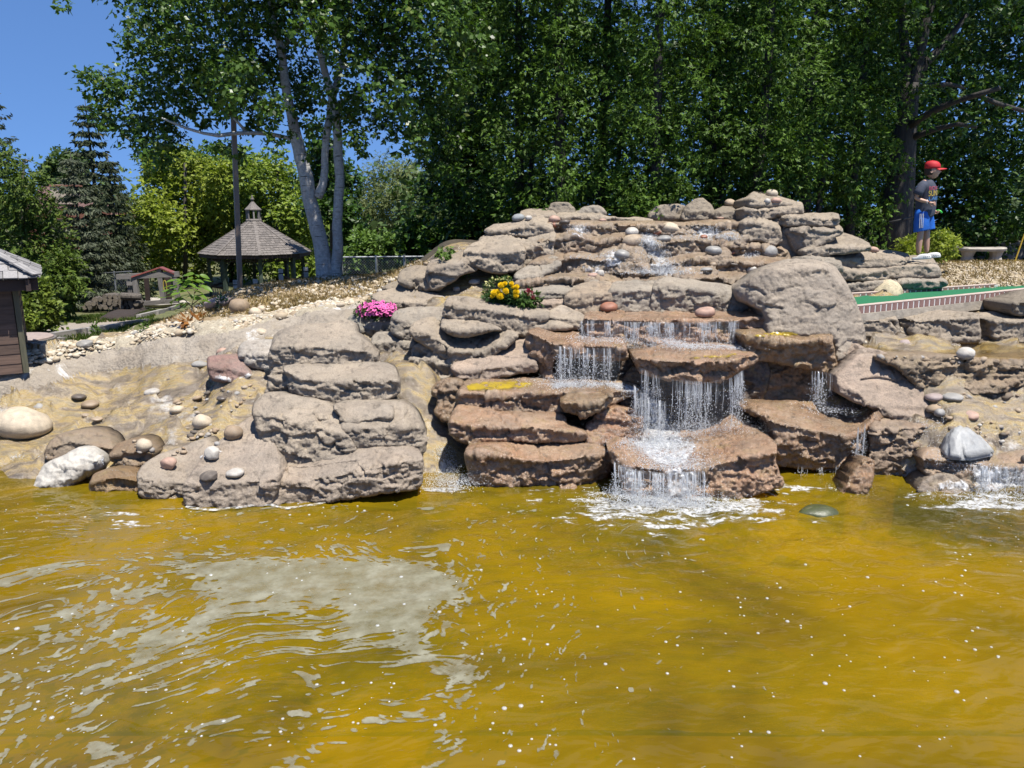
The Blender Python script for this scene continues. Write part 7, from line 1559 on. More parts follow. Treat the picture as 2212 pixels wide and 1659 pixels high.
R = fall("trickle at the right end of the lower right slab", (1855, 970, 7.6)); s1, d1 = strands([(1845, 926, 7.55), (1858, 919, 7.56), (1868, 914, 7.58)], .52, 40, 8, .06, dr=14); s2, d2 = strands([(1690, 1004, 7.7), (1760, 1010, 7.68), (1830, 1002, 7.7)], .14, 40, 9, .05, dr=5); joined("strands", [s1, s2], STRM, R); joined("droplets", [d1, d2, splash(1840, 1058, 7.3, 60, 8, 500, 96)], DROPM, R)
R = fall("right hand splash fall at the photo's edge", (2165, 1040, 7.2)); fill(R, [(2100, 1004, 7.22), (2160, 1008, 7.2), (2235, 1006, 7.2)], .27, 150, 10, .25, 1.1, [splash(2165, 1075, 7.0, 160, 16, 1700, 97), hugdrops([(2110, 1000), (2160, 1030), (2220, 1050)], 60, 90, 900, 124)], dr=10)
film(R, [(2085, 1000), (2240, 1000), (2240, 1075), (2100, 1070)], WHITEM, seed=4, off=.03)
R = fall("short thin fall above the right splash", (2210, 935, 7.85)); fill(R, [(2185, 917, 7.82), (2235, 917, 7.82)], .16, 40, 11, .2, .9, dr=5)
def foam(label, loc, dps, films, feather=14):
    R = fall(label, loc, "white water")
    for j, p in enumerate(films): film(R, p, WHITEM, seed=20 + j + int(loc[0]) % 7, feather=feather)
    if dps: joined("droplets", dps, DROPM, R)
foam("white plume in the centre of the upper cascade", (1420, 560, 10.4), [hugdrops([(1398, 505), (1405, 530), (1420, 560), (1436, 592)], 26, 70, 4200, 101), splash(1425, 590, 10.1, 90, 18, 1500, 102, .12)], [[(1382, 500), (1415, 500), (1432, 540), (1470, 575), (1478, 604), (1395, 604), (1388, 560)]])
foam("scattered white trickles on the left half of the cascade", (1260, 540, 10.8), [hugdrops([(1250, 486), (1250, 505)], 34, 44, 420, 103), hugdrops([(1325, 540), (1322, 575)], 30, 60, 500, 104), hugdrops([(1230, 555), (1300, 553), (1350, 545)], 20, 20, 400, 106)], [[(1225, 482), (1275, 482), (1270, 520), (1230, 520)], [(1300, 535), (1345, 535), (1350, 580), (1300, 585)], [(1186, 510), (1204, 510), (1206, 555), (1188, 555)], [(1215, 548), (1365, 540), (1370, 556), (1215, 562)], [(1250, 570), (1300, 566), (1300, 600), (1255, 600)]])
foam("scattered white water on the right half of the cascade", (1540, 540, 10.7), [hugdrops([(1525, 490), (1535, 512)], 50, 70, 900, 107), hugdrops([(1578, 500), (1578, 516)], 26, 34, 620, 108), hugdrops([(1440, 512), (1560, 512)], 16, 16, 600, 109), hugdrops([(1610, 555), (1640, 545)], 20, 20, 200, 113)], [[(1490, 484), (1560, 484), (1565, 520), (1490, 522)], [(1562, 498), (1598, 498), (1598, 522), (1562, 522)], [(1430, 505), (1500, 505), (1500, 522), (1430, 522)], [(1460, 540), (1545, 534), (1545, 552), (1460, 556)], [(1475, 560), (1500, 560), (1505, 592), (1478, 592)], [(1600, 545), (1650, 540), (1650, 562), (1600, 566)]])
foam("foam sliding across the algae slab towards the chute", (1290, 830, 8.2), [hugdrops([(1195, 834), (1240, 830), (1320, 830), (1370, 840), (1388, 856)], 14, 40, 3200, 112)], [[(1175, 834), (1230, 822), (1320, 820), (1375, 826), (1400, 850), (1400, 880), (1375, 862), (1320, 842), (1240, 840), (1180, 842)]])
foam("bright foam where the main fall lands on the front slab", (1430, 970, 7.7), [hugdrops([(1385, 950), (1420, 965), (1450, 990), (1460, 1014)], 90, 120, 5200, 114), splash(1420, 955, 7.7, 110, 26, 2600, 115, .18), splash(1560, 925, 7.95, 130, 12, 1600, 116, .15, (.0014, .004))], [[(1360, 955), (1400, 925), (1470, 930), (1510, 960), (1505, 985), (1480, 1015), (1425, 1012), (1385, 985)]])
foam("froth at the foot of the upper sheet", (1500, 745, 8.6), [hugdrops([(1440, 742), (1500, 748), (1570, 746), (1610, 752)], 22, 14, 1500, 117)], [[(1430, 738), (1500, 742), (1600, 742), (1620, 756), (1500, 762), (1440, 756)], [(1225, 722), (1340, 728), (1345, 742), (1225, 738)]])
foam("small splash between the dry stack and the brown slabs", (975, 1030, 7.4), [splash(975, 1044, 7.3, 70, 30, 2200, 119, .12), hugdrops([(955, 965), (965, 1000), (975, 1030)], 26, 60, 900, 120)], [[(940, 985), (990, 985), (1005, 1050), (935, 1050)]])
foam("froth in the shore channels around the white boulder", (230, 1000, 7.6), [hugdrops([(40, 985), (60, 990)], 60, 60, 300, 121), hugdrops([(222, 990), (236, 1004), (262, 1010)], 12, 18, 300, 122)], [[(0, 972), (85, 968), (85, 985), (0, 990)], [(215, 990), (250, 990), (270, 1012), (225, 1012)]])
foam("froth running over the right hand shelf", (2070, 980, 7.6), [hugdrops([(2010, 905), (2030, 990), (2080, 1020)], 60, 90, 500, 123)], [[(2030, 1030), (2100, 1035), (2100, 1070), (2010, 1060)], [(2180, 945), (2240, 945), (2240, 975), (2150, 968)]])
def stain(label, loc, polys, mat, cat="stain", grp="stains on the rockwork", **k):
    R = empty("mineral_stain" if mat is MINERAL else "algae_patch", at(*loc), label, cat, grp)
    for j, p in enumerate(polys): film(R, p, mat, "stain_film" if mat is MINERAL else "algae_film", seed=40 + j, off=.010, **k)
stain("bright white mineral streak running down the left bank", (300, 775, 9.8), [[(268, 752), (300, 750), (312, 770), (332, 793), (300, 796), (285, 776)]], MINERAL)
stain("thin white streak on the rim near the shed", (160, 784, 9.7), [[(134, 792), (165, 784), (195, 776), (192, 784), (140, 797)]], MINERAL, feather=5)
stain("broad white bloom at the lower left of the bank", (60, 850, 9.2), [[(0, 870), (40, 845), (95, 800), (115, 812), (80, 850), (40, 880), (0, 900)]], MINERAL, feather=24)
stain("white crust under the purple pink boulder", (480, 820, 8.9), [[(432, 822), (455, 806), (500, 812), (545, 800), (556, 812), (520, 828), (470, 832)]], MINERAL, feather=6)
stain("white bloom on the foot rock by the oval flat stone", (480, 975, 7.3), [[(420, 985), (460, 950), (500, 955), (490, 985), (440, 1000)], [(520, 955), (552, 960), (548, 985), (522, 980)]], MINERAL, feather=16)
stain("bright yellow algae on the flat slab left of the falls", (1080, 830, 8.3), [[(1000, 832), (1040, 822), (1110, 819), (1160, 824), (1150, 838), (1085, 848), (1010, 848)]], ALGM, "algae", "algae on wet slabs", feather=8)
stain("yellow algae on the right upper ledge", (1670, 720, 8.7), [[(1625, 722), (1650, 714), (1700, 714), (1735, 722), (1690, 730), (1640, 730)]], ALGM, "algae", "algae on wet slabs", feather=6)
stain("faint yellow algae on the overhanging main slab", (1540, 768, 8.2), [[(1480, 768), (1530, 764), (1595, 762), (1600, 770), (1540, 776), (1490, 776)]], ALGM, "algae", "algae on wet slabs", feather=8)

# foam on the pond: contour-cut films
def contour(name, f, x0, x1, y0, y1, res, zoff, mat, label=None, kind="stuff", thr=0., soft_=.05):
    xs = np.arange(x0, x1, res); ys = np.arange(y0, y1, res); X, Y = np.meshgrid(xs, ys); Fv = f(X.ravel(), Y.ravel()).reshape(X.shape) - thr
    V = []; F = []; memo = {}
    def vert(key, x, y):
        if key not in memo: memo[key] = len(V); V.append((x, y))
        return memo[key]
    ins = Fv > 0; A = ins[:-1, :-1].astype(int) + ins[:-1, 1:] + ins[1:, 1:] + ins[1:, :-1]
    for j, i in zip(*np.where(A > 0)):
        c = [(j, i), (j, i + 1), (j + 1, i + 1), (j + 1, i)]; poly = []
        for k in range(4):
            a, b = c[k], c[(k + 1) % 4]; fa, fb = Fv[a], Fv[b]
            if fa > 0: poly.append(vert(a, xs[a[1]], ys[a[0]]))
            if (fa > 0) != (fb > 0):
                t = fa / (fa - fb); e = (a, b) if a < b else (b, a); poly.append(vert(e, xs[a[1]] + t * (xs[b[1]] - xs[a[1]]), ys[a[0]] + t * (ys[b[0]] - ys[a[0]])))
        if len(poly) >= 3: F.append(tuple(poly))
    if not V: return
    V = np.array(V); z = wave(V[:, 0], V[:, 1]) + zoff; o = link(name, mesh_np(name, np.c_[V, z], F, True), mat)
    fa = o.data.attributes.new('fade', 'FLOAT', 'POINT'); fa.data.foreach_set('value', np.clip(.25 + (f(V[:, 0], V[:, 1]) - thr) / soft_, 0, 1).astype(np.float32)); tag(o, label, None, None, kind); return o
def mat_scum():
    m = N("foam_film"); p = m.pos(); n = m.noise(p, 3, 4, .6); g = m.noise(p, 60, 3, .7)
    c = m.ramp(n, [(.3, (.235, .22, .14)), (.7, (.33, .315, .23))]); c = m.mix(m.ramp(g, [(.64, 0.), (.78, .4)]), c, (.6, .59, .52))
    m.b(Base_Color=c, Roughness=.4, Specular_IOR_Level=.35, Normal=m.bump(m.noise(p, 9, 3), .3, .02))
    fd = m('Attribute', attribute_name='fade').outputs['Fac']; tr = m('BsdfTransparent'); k = m.math('MULTIPLY', fd, m.ramp(m.noise(p, 6, 5, .65), [(.3, .45), (.62, .92)])); mx = m('MixShader', {0: k, 1: tr.outputs[0], 2: m.bs.outputs[0]}); m.set(m.out, 'Surface', mx.outputs[0]); return m.m
SCUM = mat_scum()
SC = [(370, 1254), (410, 1222), (545, 1210), (655, 1205), (870, 1196), (955, 1210), (1012, 1250), (1004, 1310), (930, 1326), (905, 1370), (970, 1412), (1030, 1455), (1010, 1495), (962, 1512), (948, 1445), (850, 1438), (805, 1392), (710, 1392), (676, 1370), (736, 1305), (545, 1326), (455, 1368), (275, 1446), (235, 1392), (380, 1346), (470, 1288)]
def warp(x, y, s=1.):
    P = np.c_[x, y, 0 * x]; dx = .20 * fbm(P, 1.1, 3, 301) + .08 * fbm(P, 4, 2, 303); dy = .15 * fbm(P, 1.1, 3, 305) + .07 * fbm(P, 4, 2, 307); return x + dx * s, y + dy * s
SCW = np.array([atz(px, py, 0)[:2] for px, py in SC])
def scum_f(x, y):
    X, Y = warp(x, y); d = polydist(np.c_[X, Y], SCW); s = np.where(inpoly(np.c_[X, Y], SCW), d, -d)
    # swirl the streaks round the film's eddy
    px = project(np.c_[x, y, 0 * x]); ang = .25 + .55 * fbm(np.c_[x, y, 0 * x], .55, 2, 331) + .5 * np.clip((px[:, 0] - 700) / 400, 0, 1.6); c, sn = np.cos(ang), np.sin(ang)
    u, v = X * c + Y * sn, (-X * sn + Y * c) * 3.4; Q = np.c_[u, v, 0 * u]; f = fbm(Q, 3.6, 4, 311); g = fbm(Q, 10, 3, 315); h = fbm(np.c_[X, Y * 1.5, 0 * X], 26, 2, 319)
    hole = np.clip(f * 1.2 + g * .8 - .16, 0, 1) * .34
    body = s * .9 + .16 * f + .16 * g + .05 * h - hole * np.clip(1.2 - s * 2.2, .15, 1)
    dens = np.clip(.98 - px[:, 0] / 1150, -.35, .72) * np.clip((px[:, 1] - 1120) / 120, 0, 1) * (.75 + .5 * fbm(np.c_[x, y, 0 * x], .8, 2, 341))
    near = np.clip(1 + s / .8, 0, 1); Q2 = np.c_[u, v * .62, 0 * u]; fl = fbm(Q2, 7, 3, 351) * .75 + fbm(Q2, 19, 2, 355) * .45 + f * .2 + h * .15 - (.46 - .36 * dens - .16 * near)
    return np.maximum(body, fl * .5)
contour("foam_film", scum_f, -4.6, 1.6, 2.7, 6.9, .011, .0035, SCUM, soft_=.035)
FB = mat_clear("pond_froth", (.84, .85, .84), [(.36, .12), (.58, .9)], 26.0, 5, None, .35, .5, .2)
def froth(cx, cy, rx, ry, seed, thr):
    def f(x, y):
        P = np.c_[x, y * 2.2, 0 * x]; d = 1 - np.sqrt(((x - cx) / rx) ** 2 + ((y - cy) / ry) ** 2); return d * 1.0 + .9 * fbm(P, 5, 3, seed) + .5 * fbm(P, 16, 2, seed + 3) - thr
    return f
a = atz(1440, 1090, 0); contour("pond_froth", froth(a.x + .05, a.y - .04, 1.05, .52, 321, .22), a.x - 1.3, a.x + 1.4, a.y - .8, a.y + .5, .012, .006, FB, soft_=.35)
a = atz(2150, 1085, 0); contour("pond_froth", froth(a.x + .1, a.y, .75, .28, 325, .32), a.x - 1, a.x + 1.1, a.y - .5, a.y + .4, .012, .006, FB, soft_=.35)
a = atz(975, 1058, 0); contour("pond_froth", froth(a.x, a.y, .40, .14, 329, .38), a.x - .7, a.x + .7, a.y - .3, a.y + .3, .012, .006, FB, soft_=.35)
a = atz(1740, 1055, 0); contour("pond_froth", froth(a.x, a.y, .5, .12, 331, .62), a.x - .7, a.x + .7, a.y - .3, a.y + .3, .012, .006, FB, soft_=.35)
a = atz(280, 1130, 0); contour("pond_froth", froth(a.x, a.y, .8, .5, 333, .95), a.x - 1, a.x + 1, a.y - .6, a.y + .6, .012, .006, FB, soft_=.35)
# waterline foam along the dry stack
def line_foam(rows, name="shore_foam"):
    P = spline(rows, 6, False); V = []; F = []
    for i, (px, py) in enumerate(P):
        c = atz(px, py, 0); w = .012 + .010 * math.sin(i * .7) ; z = .012
        V += [(c.x, c.y - w - .01, z), (c.x, c.y + .02, z + .004)]
        if i: k = 2 * i; F.append((k - 2, k, k + 1, k - 1))
    o = link(name, mesh_np(name, V, F, True), FB); fa = o.data.attributes.new('fade', 'FLOAT', 'POINT'); fa.data.foreach_set('value', np.full(len(V), .8, np.float32)); o["kind"] = "stuff"
line_foam([(402, 1096), (446, 1104), (500, 1100), (575, 1092), (615, 1100), (680, 1092), (760, 1078), (850, 1066), (905, 1055)])
# bubbles
def bubbles():
    r = np.random.default_rng(51); P = []
    while len(P) < 420:
        px = r.uniform(0, 2212); py = 1080 + 560 * r.uniform() ** 1.1
        w = .9 if px > 1000 else .6
        if fbm(np.array([[px / 160, py / 70, 3.]]), 1, 2, 9)[0] + r.uniform(-.5, .45) < -.05: continue
        P.append(atz(px, py, 0)[:2])
    P = np.array(P); n = len(P); z = wave(P[:, 0], P[:, 1]); R = r.gamma(2.2, .0021, n) + .002; k = 10; V = []; F = []
    for i in range(n):
        b = len(V); s = R[i]
        for (q, h) in ((1.0, -.001), (.95, .35), (.6, .75), (.15, .9)):
            for j in range(k): t = 2 * math.pi * j / k; V.append((P[i, 0] + s * q * math.cos(t), P[i, 1] + s * q * math.sin(t), z[i] + .001 + s * h * .7))
        for a in range(3):
            for j in range(k): F.append((b + a * k + j, b + a * k + (j + 1) % k, b + (a + 1) * k + (j + 1) % k, b + (a + 1) * k + j))
    m = N("bubble_skin"); m.b(Base_Color=(.85, .86, .84, 1), Roughness=.08, Specular_IOR_Level=1.0); tr = m("BsdfTransparent"); mx = m("MixShader", {0: .5, 1: tr.outputs[0], 2: m.bs.outputs[0]}); m.set(m.out, "Surface", mx.outputs[0])
    o = link("foam_bubbles", mesh_np("foam_bubbles", V, np.array(F), True), m.m); o["kind"] = "stuff"
bubbles()
# algae-topped rock just under the surface
def sunk():
    c = atz(1768, 1105, 0); R = link("submerged_rock", SM[5]); R.location = (c.x, c.y, -.06); R.scale = (.20, .15, .12); R.color = (.07, .085, .025, .8); tag(R, "green algae covered rock just breaking the surface before the dark hollow", "rock")
sunk()
# standing water on the right-hand pool and top pool
def mat_pool():
    m = N("clear_shallow_water"); p = m.pos(); nb = m.bump(m.noise(p, 14, 4, .6), .25, .02); gl = m("BsdfGlossy", {"Color": (1, 1, 1, 1), "Roughness": .05, "Normal": nb}); tr = m("BsdfTransparent", {"Color": (.93, .88, .70, 1)}); fr = m("Fresnel", {"IOR": 1.33, "Normal": nb})
    mx = m("MixShader", {0: fr.outputs[0], 1: tr.outputs[0], 2: gl.outputs[0]}); m.set(m.out, "Surface", mx.outputs[0]); return m.m
PW = mat_pool()
def sheet(name, poly, z):
    mb = MB(); V = [atz(px, py, z) for px, py in poly]; mb.add(V, [tuple(range(len(V)))]); o = mb.obj(name, PW); o["kind"] = "structure"
sheet("pool_water", [(1868, 762), (1960, 766), (2080, 770), (2300, 776), (2300, 736), (1862, 740)], 1.115)
# ------------------------------------------------------------------ the boy on the rock
def ev_mesh(o):
    dg = bpy.context.evaluated_depsgraph_get(); me = bpy.data.meshes.new_from_object(o.evaluated_get(dg)); return me
def skin(name, verts, edges, radii, mat, parent, root=0, sub=2):
    me = bpy.data.meshes.new(name); me.from_pydata(verts, edges, []); o = bpy.data.objects.new(name, me); COL.objects.link(o)
    o.modifiers.new("s", 'SKIN'); sv = me.skin_vertices[0].data
    for i, r in enumerate(radii): sv[i].radius = r if hasattr(r, "__len__") else (r, r)
    sv[root].use_root = True; m = o.modifiers.new("d", 'SUBSURF'); m.levels = sub; m.render_levels = sub
    bpy.context.view_layer.update(); n = ev_mesh(o); bpy.data.objects.remove(o); n.polygons.foreach_set("use_smooth", np.ones(len(n.polygons), bool)); return link(name, n, mat, parent)
def loft(rings, n=24, cap=True):
    """rings: (cx, cy, cz, rx, ry[, tilt])"""
    V = []; F = []
    for i, q in enumerate(rings):
        tl = q[5] if len(q) > 5 else 0
        for k in range(n):
            t = 2 * math.pi * k / n; x = q[3] * math.cos(t); V.append((q[0] + x, q[1] + q[4] * math.sin(t), q[2] + x * tl))
        if i: F += [((i - 1) * n + k, (i - 1) * n + (k + 1) % n, i * n + (k + 1) % n, i * n + k) for k in range(n)]
    if cap: F += [tuple(range(n - 1, -1, -1)), tuple(range((len(rings) - 1) * n, len(rings) * n))]
    return V, F
def boy():
    p = hit(1998, 560); Y = 11.05; b = at(1998, 559, Y); 
    R = empty("person", b, "boy in red cap, navy shirt and blue shorts standing on the rock", "person")
    SK = N("skin"); SK.b(Base_Color=(.50, .285, .19, 1), Roughness=.5, Subsurface_Weight=.05); SK = SK.m
    NV = mat_plain("navy_cloth", (.050, .058, .085), .85, .15, 30, .3); BL = mat_plain("blue_cloth", (.010, .12, .50), .6, .1, 20, .2); RD = mat_plain("red_cap", (.52, .012, .018), .7, .08, 20, .1); WH = mat_plain("white_clog", (.72, .71, .68), .5, .05, 20, .1); HR = mat_plain("hair", (.035, .022, .014), .8)
    # body: legs, torso, neck, head, arms in one skin
    V = [(-.01, 0, .60), (-.015, 0, .75), (-.01, .0, .90), (.02, 0, 1.02), (.055, 0, 1.075),           # 0-4 pelvis..neck
         (-.045, -.075, .56), (-.05, -.082, .36), (-.075, -.085, .20), (-.078, -.085, .075),           # 5-8 near leg
         (.015, .07, .56), (.03, .075, .36), (.022, .08, .20), (.025, .08, .075),                      # 9-12 far leg
         (-.02, -.125, 1.0), (-.065, -.165, .90), (-.105, -.165, .835), (-.03, -.175, .795), (.055, -.165, .765),   # 13-17 near arm to wrist
         (.02, .12, 1.0), (.02, .155, .88), (.03, .155, .80), (.09, .13, .70), (.115, .10, .655)]      # 18-22 far arm
    E = [(0, 1), (1, 2), (2, 3), (3, 4), (0, 5), (5, 6), (6, 7), (7, 8), (0, 9), (9, 10), (10, 11), (11, 12), (3, 13), (13, 14), (14, 15), (15, 16), (16, 17), (3, 18), (18, 19), (19, 20), (20, 21), (21, 22)]
    r = [(.075, .065), (.07, .06), (.07, .06), (.05, .05), .040, .062, .043, .044, .028, .062, .043, .044, .028, .042, .034, .030, .028, .020, .042, .034, .03, .026, .02]
    skin("body", V, E, r, SK, R)
    # head looking right and a little down
    mb = bmesh.new(); bmesh.ops.create_uvsphere(mb, u_segments=32, v_segments=24, radius=1)
    for v in mb.verts:
        x, y, z = v.co; X = x * .092; Yy = y * .074; Z = z * .108
        if z < -.1: X = X * (1 - .28 * (-z - .1)) + .014 * (-z); Yy *= 1 - .30 * (-z)
        if x > .6 and abs(y) < .5:                                   # brow, nose, mouth, chin in profile
            g = math.exp(-(y / .16) ** 2)
            X += .024 * g * math.exp(-((z + .10) / .13) ** 2) + .010 * math.exp(-((z + .62) / .12) ** 2) * math.exp(-(y / .3) ** 2) + .006 * math.exp(-((z + .40) / .07) ** 2) * math.exp(-(y / .25) ** 2) - .008 * math.exp(-((z - .14) / .10) ** 2) * math.exp(-((abs(y) - .33) / .14) ** 2) - .004 * math.exp(-((z + .50) / .05) ** 2)
        v.co = (X, Yy, Z)
    hm = bpy.data.meshes.new("head"); mb.to_mesh(hm); mb.free(); hm.polygons.foreach_set("use_smooth", np.ones(len(hm.polygons), bool)); H = Vector((.100, -.005, 1.175)); HRot = Matrix.Rotation(math.radians(6), 4, 'Y')
    hm.transform(Matrix.Translation(H) @ HRot); head = link("head", hm, SK, R)
    q = lambda x, y, z: (H + HRot.to_3x3() @ Vector((x, y, z)))
    for s in (-1, 1):
        m = MB(); m.lathe([(.004, -.006), (.021, -.004), (.023, .002), (.015, .004), (.006, -.001)], (0, 0, 0), 12, .7); me = m.me("ear", True); me.transform(Matrix.Translation(q(-.006, s * .074, -.012)) @ Matrix.Rotation(s * -1.35, 4, 'X') @ Matrix.Rotation(1.57, 4, 'Z')); link("ear", me, SK, head)
        m = MB(); m.lathe([(.001, .006), (.007, .004), (.009, 0), (.007, -.004)], (0, 0, 0), 8); me = m.me("eye", True); me.transform(Matrix.Translation(q(.074, s * .027, .012)) @ Matrix.Rotation(1.2, 4, 'Y')); link("eye", me, DARK, head)
    # hair under the cap
    Vh, Fh = loft([tuple(q(-.012, 0, -.055)) + (.070, .066), tuple(q(-.012, 0, -.03)) + (.082, .076), tuple(q(-.010, 0, .03)) + (.090, .079), tuple(q(-.008, 0, .06)) + (.088, .076)], 24); me = bpy.data.meshes.new("hair"); me.from_pydata([v for v in Vh], [], Fh)
    bm = bmesh.new(); bm.from_mesh(me); bmesh.ops.delete(bm, geom=[v for v in bm.verts if v.co.x > H.x + .012 and v.co.z < H.z + .04], context='VERTS'); bm.to_mesh(me); bm.free(); link("hair", me, HR, R)
    # cap: crown, brim, button
    rings = [(.000, .030, .097, .083), (.000, .055, .098, .084), (-.004, .085, .094, .081), (-.010, .110, .080, .070), (-.014, .126, .056, .050), (-.014, .134, .022, .02)]
    mb_ = [tuple(q(a, 0, z)) + (rx, ry, -.08) for a, z, rx, ry in rings]; Vc, Fc = loft(mb_, 28); me = mesh_np("cap", Vc, Fc, True); cap = link("cap", me, RD, R)
    V = []; F = []; n = 16
    for i in range(n + 1):
        t = math.radians(-62 + 124 * i / n); c, s = math.cos(t), math.sin(t)
        for k, (ra, rb, z) in enumerate(((.090, .078, .036), (.130 + .0 * c, .082, .034), (.175, .080, .027 - .010 * abs(s)), (.173, .079, .021 - .010 * abs(s)), (.130, .08, .028), (.088, .077, .030))): V.append(q(ra * c, rb * s * (1.0), z - .012 * s * s))
        if i: F += [((i - 1) * 6 + k, (i - 1) * 6 + (k + 1) % 6, i * 6 + (k + 1) % 6, i * 6 + k) for k in range(6)]
    F += [tuple(range(6)), tuple(range(n * 6 + 5, n * 6 - 1, -1))]; link("brim", mesh_np("brim", V, F, True), RD, cap)
    m = MB(); m.lathe([(.008, 0), (.006, .005), (.001, .007)], q(-.014, 0, .133), 8); link("cap_button", m.me("cap_button", True), RD, cap)
    # shirt: torso loft, sleeves
    S_ = [(-.005, 0, .535, .118, .112, .30), (-.005, 0, .56, .130, .122, .28), (.008, 0, .64, .132, .125, .12), (.016, 0, .72, .128, .122), (.022, 0, .80, .128, .125), (.028, 0, .88, .128, .132), (.030, 0, .95, .122, .138), (.030, 0, 1.0, .105, .135), (.040, 0, 1.035, .082, .105), (.050, 0, 1.058, .058, .066)]
    Vs, Fs = loft(S_, 40); Vs = np.array(Vs); w = fbm(Vs * np.array([1, 1, .6]), 14, 2, 5) * .006 + .006 * np.sin(Vs[:, 2] * 55 + Vs[:, 0] * 40) * np.clip((.75 - Vs[:, 2]) * 5, 0, 1); c = np.array([.02, 0, 0]); d = Vs - c; d[:, 2] = 0; d /= np.linalg.norm(d, axis=1)[:, None] + 1e-6; Vs += d * w[:, None]
    shirt = link("shirt", mesh_np("shirt", Vs, Fs, True), NV, R)
    for s, pts in ((-1, [(.005, -.10, 1.015), (-.025, -.135, .985), (-.06, -.165, .92), (-.085, -.172, .875)]), (1, [(.01, .10, 1.015), (.015, .135, .985), (.02, .16, .92), (.022, .165, .875)])):
        m = MB(); m.tube(pts, [.055, .062, .060, .064], 16); link("sleeve", m.me("sleeve", True), NV, shirt)
    m = MB(); m.tube([(.05 + .058 * math.cos(t), .064 * math.sin(t), 1.058 - .010 * math.cos(t)) for t in np.linspace(0, 2 * math.pi, 24)], .006, 6); link("collar", m.me("collar", True), NV, shirt)
    # print on the chest, wrapped on the shirt
    def lettering(txt, zc, h, col, a0, wid):
        cu = bpy.data.curves.new("print", 'FONT'); cu.body = txt; cu.size = 1; cu.align_x = 'CENTER'; o = bpy.data.objects.new("print", cu); COL.objects.link(o); bpy.context.view_layer.update(); me = ev_mesh(o); bpy.data.objects.remove(o)
        bm = bmesh.new(); bm.from_mesh(me); bmesh.ops.triangulate(bm, faces=bm.faces)
        for _ in range(2): bmesh.ops.subdivide_edges(bm, edges=[e for e in bm.edges if e.calc_length() > .12], cuts=1)
        xs = [v.co.x for v in bm.verts]; ys = [v.co.y for v in bm.verts]; lx, hx, ly, hy = min(xs), max(xs), min(ys), max(ys)
        for v in bm.verts:
            u = (v.co.x - lx) / (hx - lx); w_ = (v.co.y - ly) / (hy - ly); a = a0 + (u - .5) * wid; z = zc + (w_ - .5) * h; cx = np.interp(z, [s[2] for s in S_], [s[0] for s in S_]); rx = np.interp(z, [s[2] for s in S_], [s[3] for s in S_]); ry = np.interp(z, [s[2] for s in S_], [s[4] for s in S_])
            v.co = (cx + (rx + .009) * math.cos(a), (ry + .009) * math.sin(a), z)
        bm.to_mesh(me); bm.free(); link("chest_print", me, mat_plain("print_" + txt.lower().replace(" ", "_"), col, .7, .03, 20, 0), shirt)
    lettering("BOAT", .945, .048, (.50, .06, .10), math.radians(-38), 1.35); lettering("SUN N", .878, .072, (.70, .50, .05), math.radians(-38), 1.45); lettering("LAKE", .808, .045, (.07, .28, .60), math.radians(-38), 1.35)
    # shorts
    for s, (ax, ay, bx, by) in ((-1, (-.03, -.062, -.045, -.078)), (1, (.015, .06, .035, .075))):
        Vs, Fs = loft([(bx, by, .385, .098, .088, .12), (bx * .9, by, .40, .100, .090, .10), ((ax + bx) / 2, (ay + by) / 2, .52, .098, .086), (ax * .4 - .005, ay * .8, .62, .105, .085), (-.003, ay * .6, .68, .11, .08)], 24); sh = link("shorts_leg" if s > 0 else "shorts", mesh_np("shorts", Vs, Fs, True), BL, R)
        if s < 0:
            for k in range(3):
                x0 = -.060 + k * .020; m = MB(); m.tube([(x0 + .010 - .004, by - .0905 + .004, .62), (x0, by - .0925 + .0015, .52), (x0 - .006, by - .0945 + .003, .43)], .0042, 5); link("stripe", m.me("stripe"), WH, sh)
    # hands: near hand with five fingers held before the belly, far hand on the putter
    def hand(wr, dirv, palm_n, s, curl, name="hand"):
        wr = Vector(wr); d = Vector(dirv).normalized(); nrm = Vector(palm_n).normalized(); w = d.cross(nrm).normalized() * s; nrm = w.cross(d).normalized() * s
        V = [wr, wr + d * .035, wr + d * .062]; E = [(0, 1), (1, 2)]; r = [(.019, .013), (.026, .013), (.027, .011)]
        for k, (o, L) in enumerate(((-.021, .048), (-.007, .054), (.007, .050), (.020, .040))):
            i = len(V); base = wr + d * .060 + w * o; V += [base, base + (d * math.cos(curl * .5) + nrm * math.sin(curl * .5)) * L * .5, base + (d * math.cos(curl * .5) + nrm * math.sin(curl * .5)) * L * .5 + (d * math.cos(curl * 1.5) + nrm * math.sin(curl * 1.5)) * L * .5]; E += [(2, i), (i, i + 1), (i + 1, i + 2)]; r += [.0085, .0078, .0065]
        i = len(V); V += [wr + d * .025 - w * .026 + nrm * .006, wr + d * .050 - w * .038 + nrm * .018, wr + d * .070 - w * .036 + nrm * .028]; E += [(1, i), (i, i + 1), (i + 1, i + 2)]; r += [.010, .009, .0075]
        skin(name, [v[:] for v in V], E, r, SK, R, 1, 2)
    hand((.055, -.165, .765), (.86, .18, -.32), (-.1, .75, -.55), 1, .7); hand((.115, .10, .655), (.75, -.25, -.55), (-.2, -.8, .4), -1, 1.3)
    m = MB(); m.tube([(.035 + .021 * math.cos(t) * .3, -.167 + .024 * math.cos(t), .772 + .024 * math.sin(t)) for t in np.linspace(0, 6.28, 14)], .004, 5); link("bracelet", m.me("bracelet", True), WH, R)
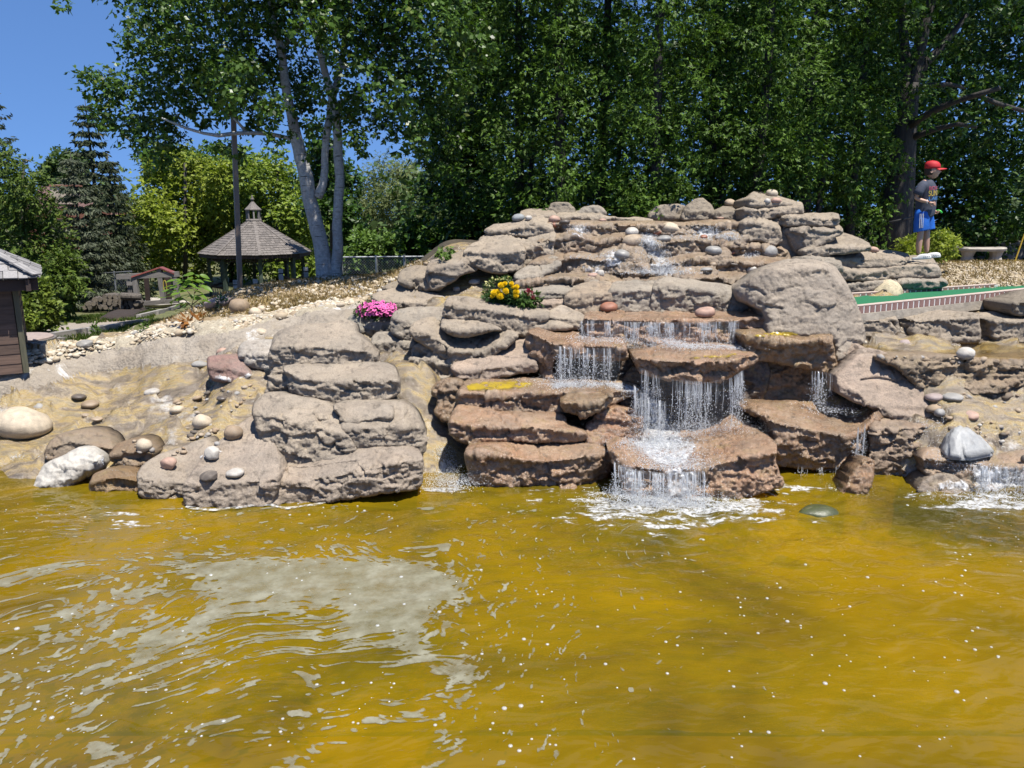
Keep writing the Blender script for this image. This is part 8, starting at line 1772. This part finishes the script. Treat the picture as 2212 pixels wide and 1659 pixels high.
    # clogs
    for (x, y) in ((-.045, -.085), (.075, .08)):
        rings = [(x, y, .0, .118, .045), (x, y, .016, .122, .047), (x + .004, y, .036, .116, .045), (x + .020, y, .055, .092, .042), (x + .026, y, .068, .065, .036), (x + .028, y, .073, .035, .025)]
        Vs, Fs = loft(rings, 24); Vs = np.array(Vs); f = np.clip((Vs[:, 0] - x) / .12, -1, 1); Vs[:, 1] = y + (Vs[:, 1] - y) * (1 + .15 * f); Vs[:, 2] = np.where(f < -.3, np.minimum(Vs[:, 2], .045 + .01 * f), Vs[:, 2]); cl = link("clog", mesh_np("clog", Vs, Fs, True), WH, R)
        for k in range(4): m = MB(); m.lathe([(.006, 0), (.006, .004)], (0, 0, 0), 8); me = m.me("vent_hole"); me.transform(Matrix.Translation((x + .03 + k * .022, y - .0485 + .002 * k, .034 - .001 * k)) @ Matrix.Rotation(1.4, 4, 'X')); link("vent_hole", me, DARK, cl)
    # putter: held thing of its own
    PT = empty("putter", Vector(b) + Vector((.12, .09, .62)), "putter with a dark shaft and bright green head held level by the boy", "putter"); O = Vector((.12, .09, .62))
    sh = MB(); sh.tube([Vector((-.42, .02, .545)) - O, Vector((.12, .09, .625)) - O, Vector((.155, .09, .635)) - O], [.011, .008, .008], 8); link("shaft", sh.me("shaft", True), mat_plain("shaft_grey", (.10, .11, .125), .35, .1, 5, 0, .5), PT)
    g = MB(); g.tube([Vector((-.44, .018, .543)) - O, Vector((-.26, .04, .568)) - O], [.014, .012], 8); link("grip", g.me("grip", True), DARK, PT)
    g = MB(); g.tube([Vector((.145, .088, .640)) - O, Vector((.175, .086, .638)) - O, Vector((.20, .084, .622)) - O, Vector((.218, .082, .598)) - O], [.011, .014, .014, .010], 8); link("putter_head", g.me("putter_head", True), mat_plain("lime_plastic", (.05, .55, .06), .4, .1), PT)
    for o in (R, PT):
        o.rotation_euler = (0, math.radians(-6.5), math.radians(-26))
    PT.location = Vector(b) + R.rotation_euler.to_matrix() @ O
boy()
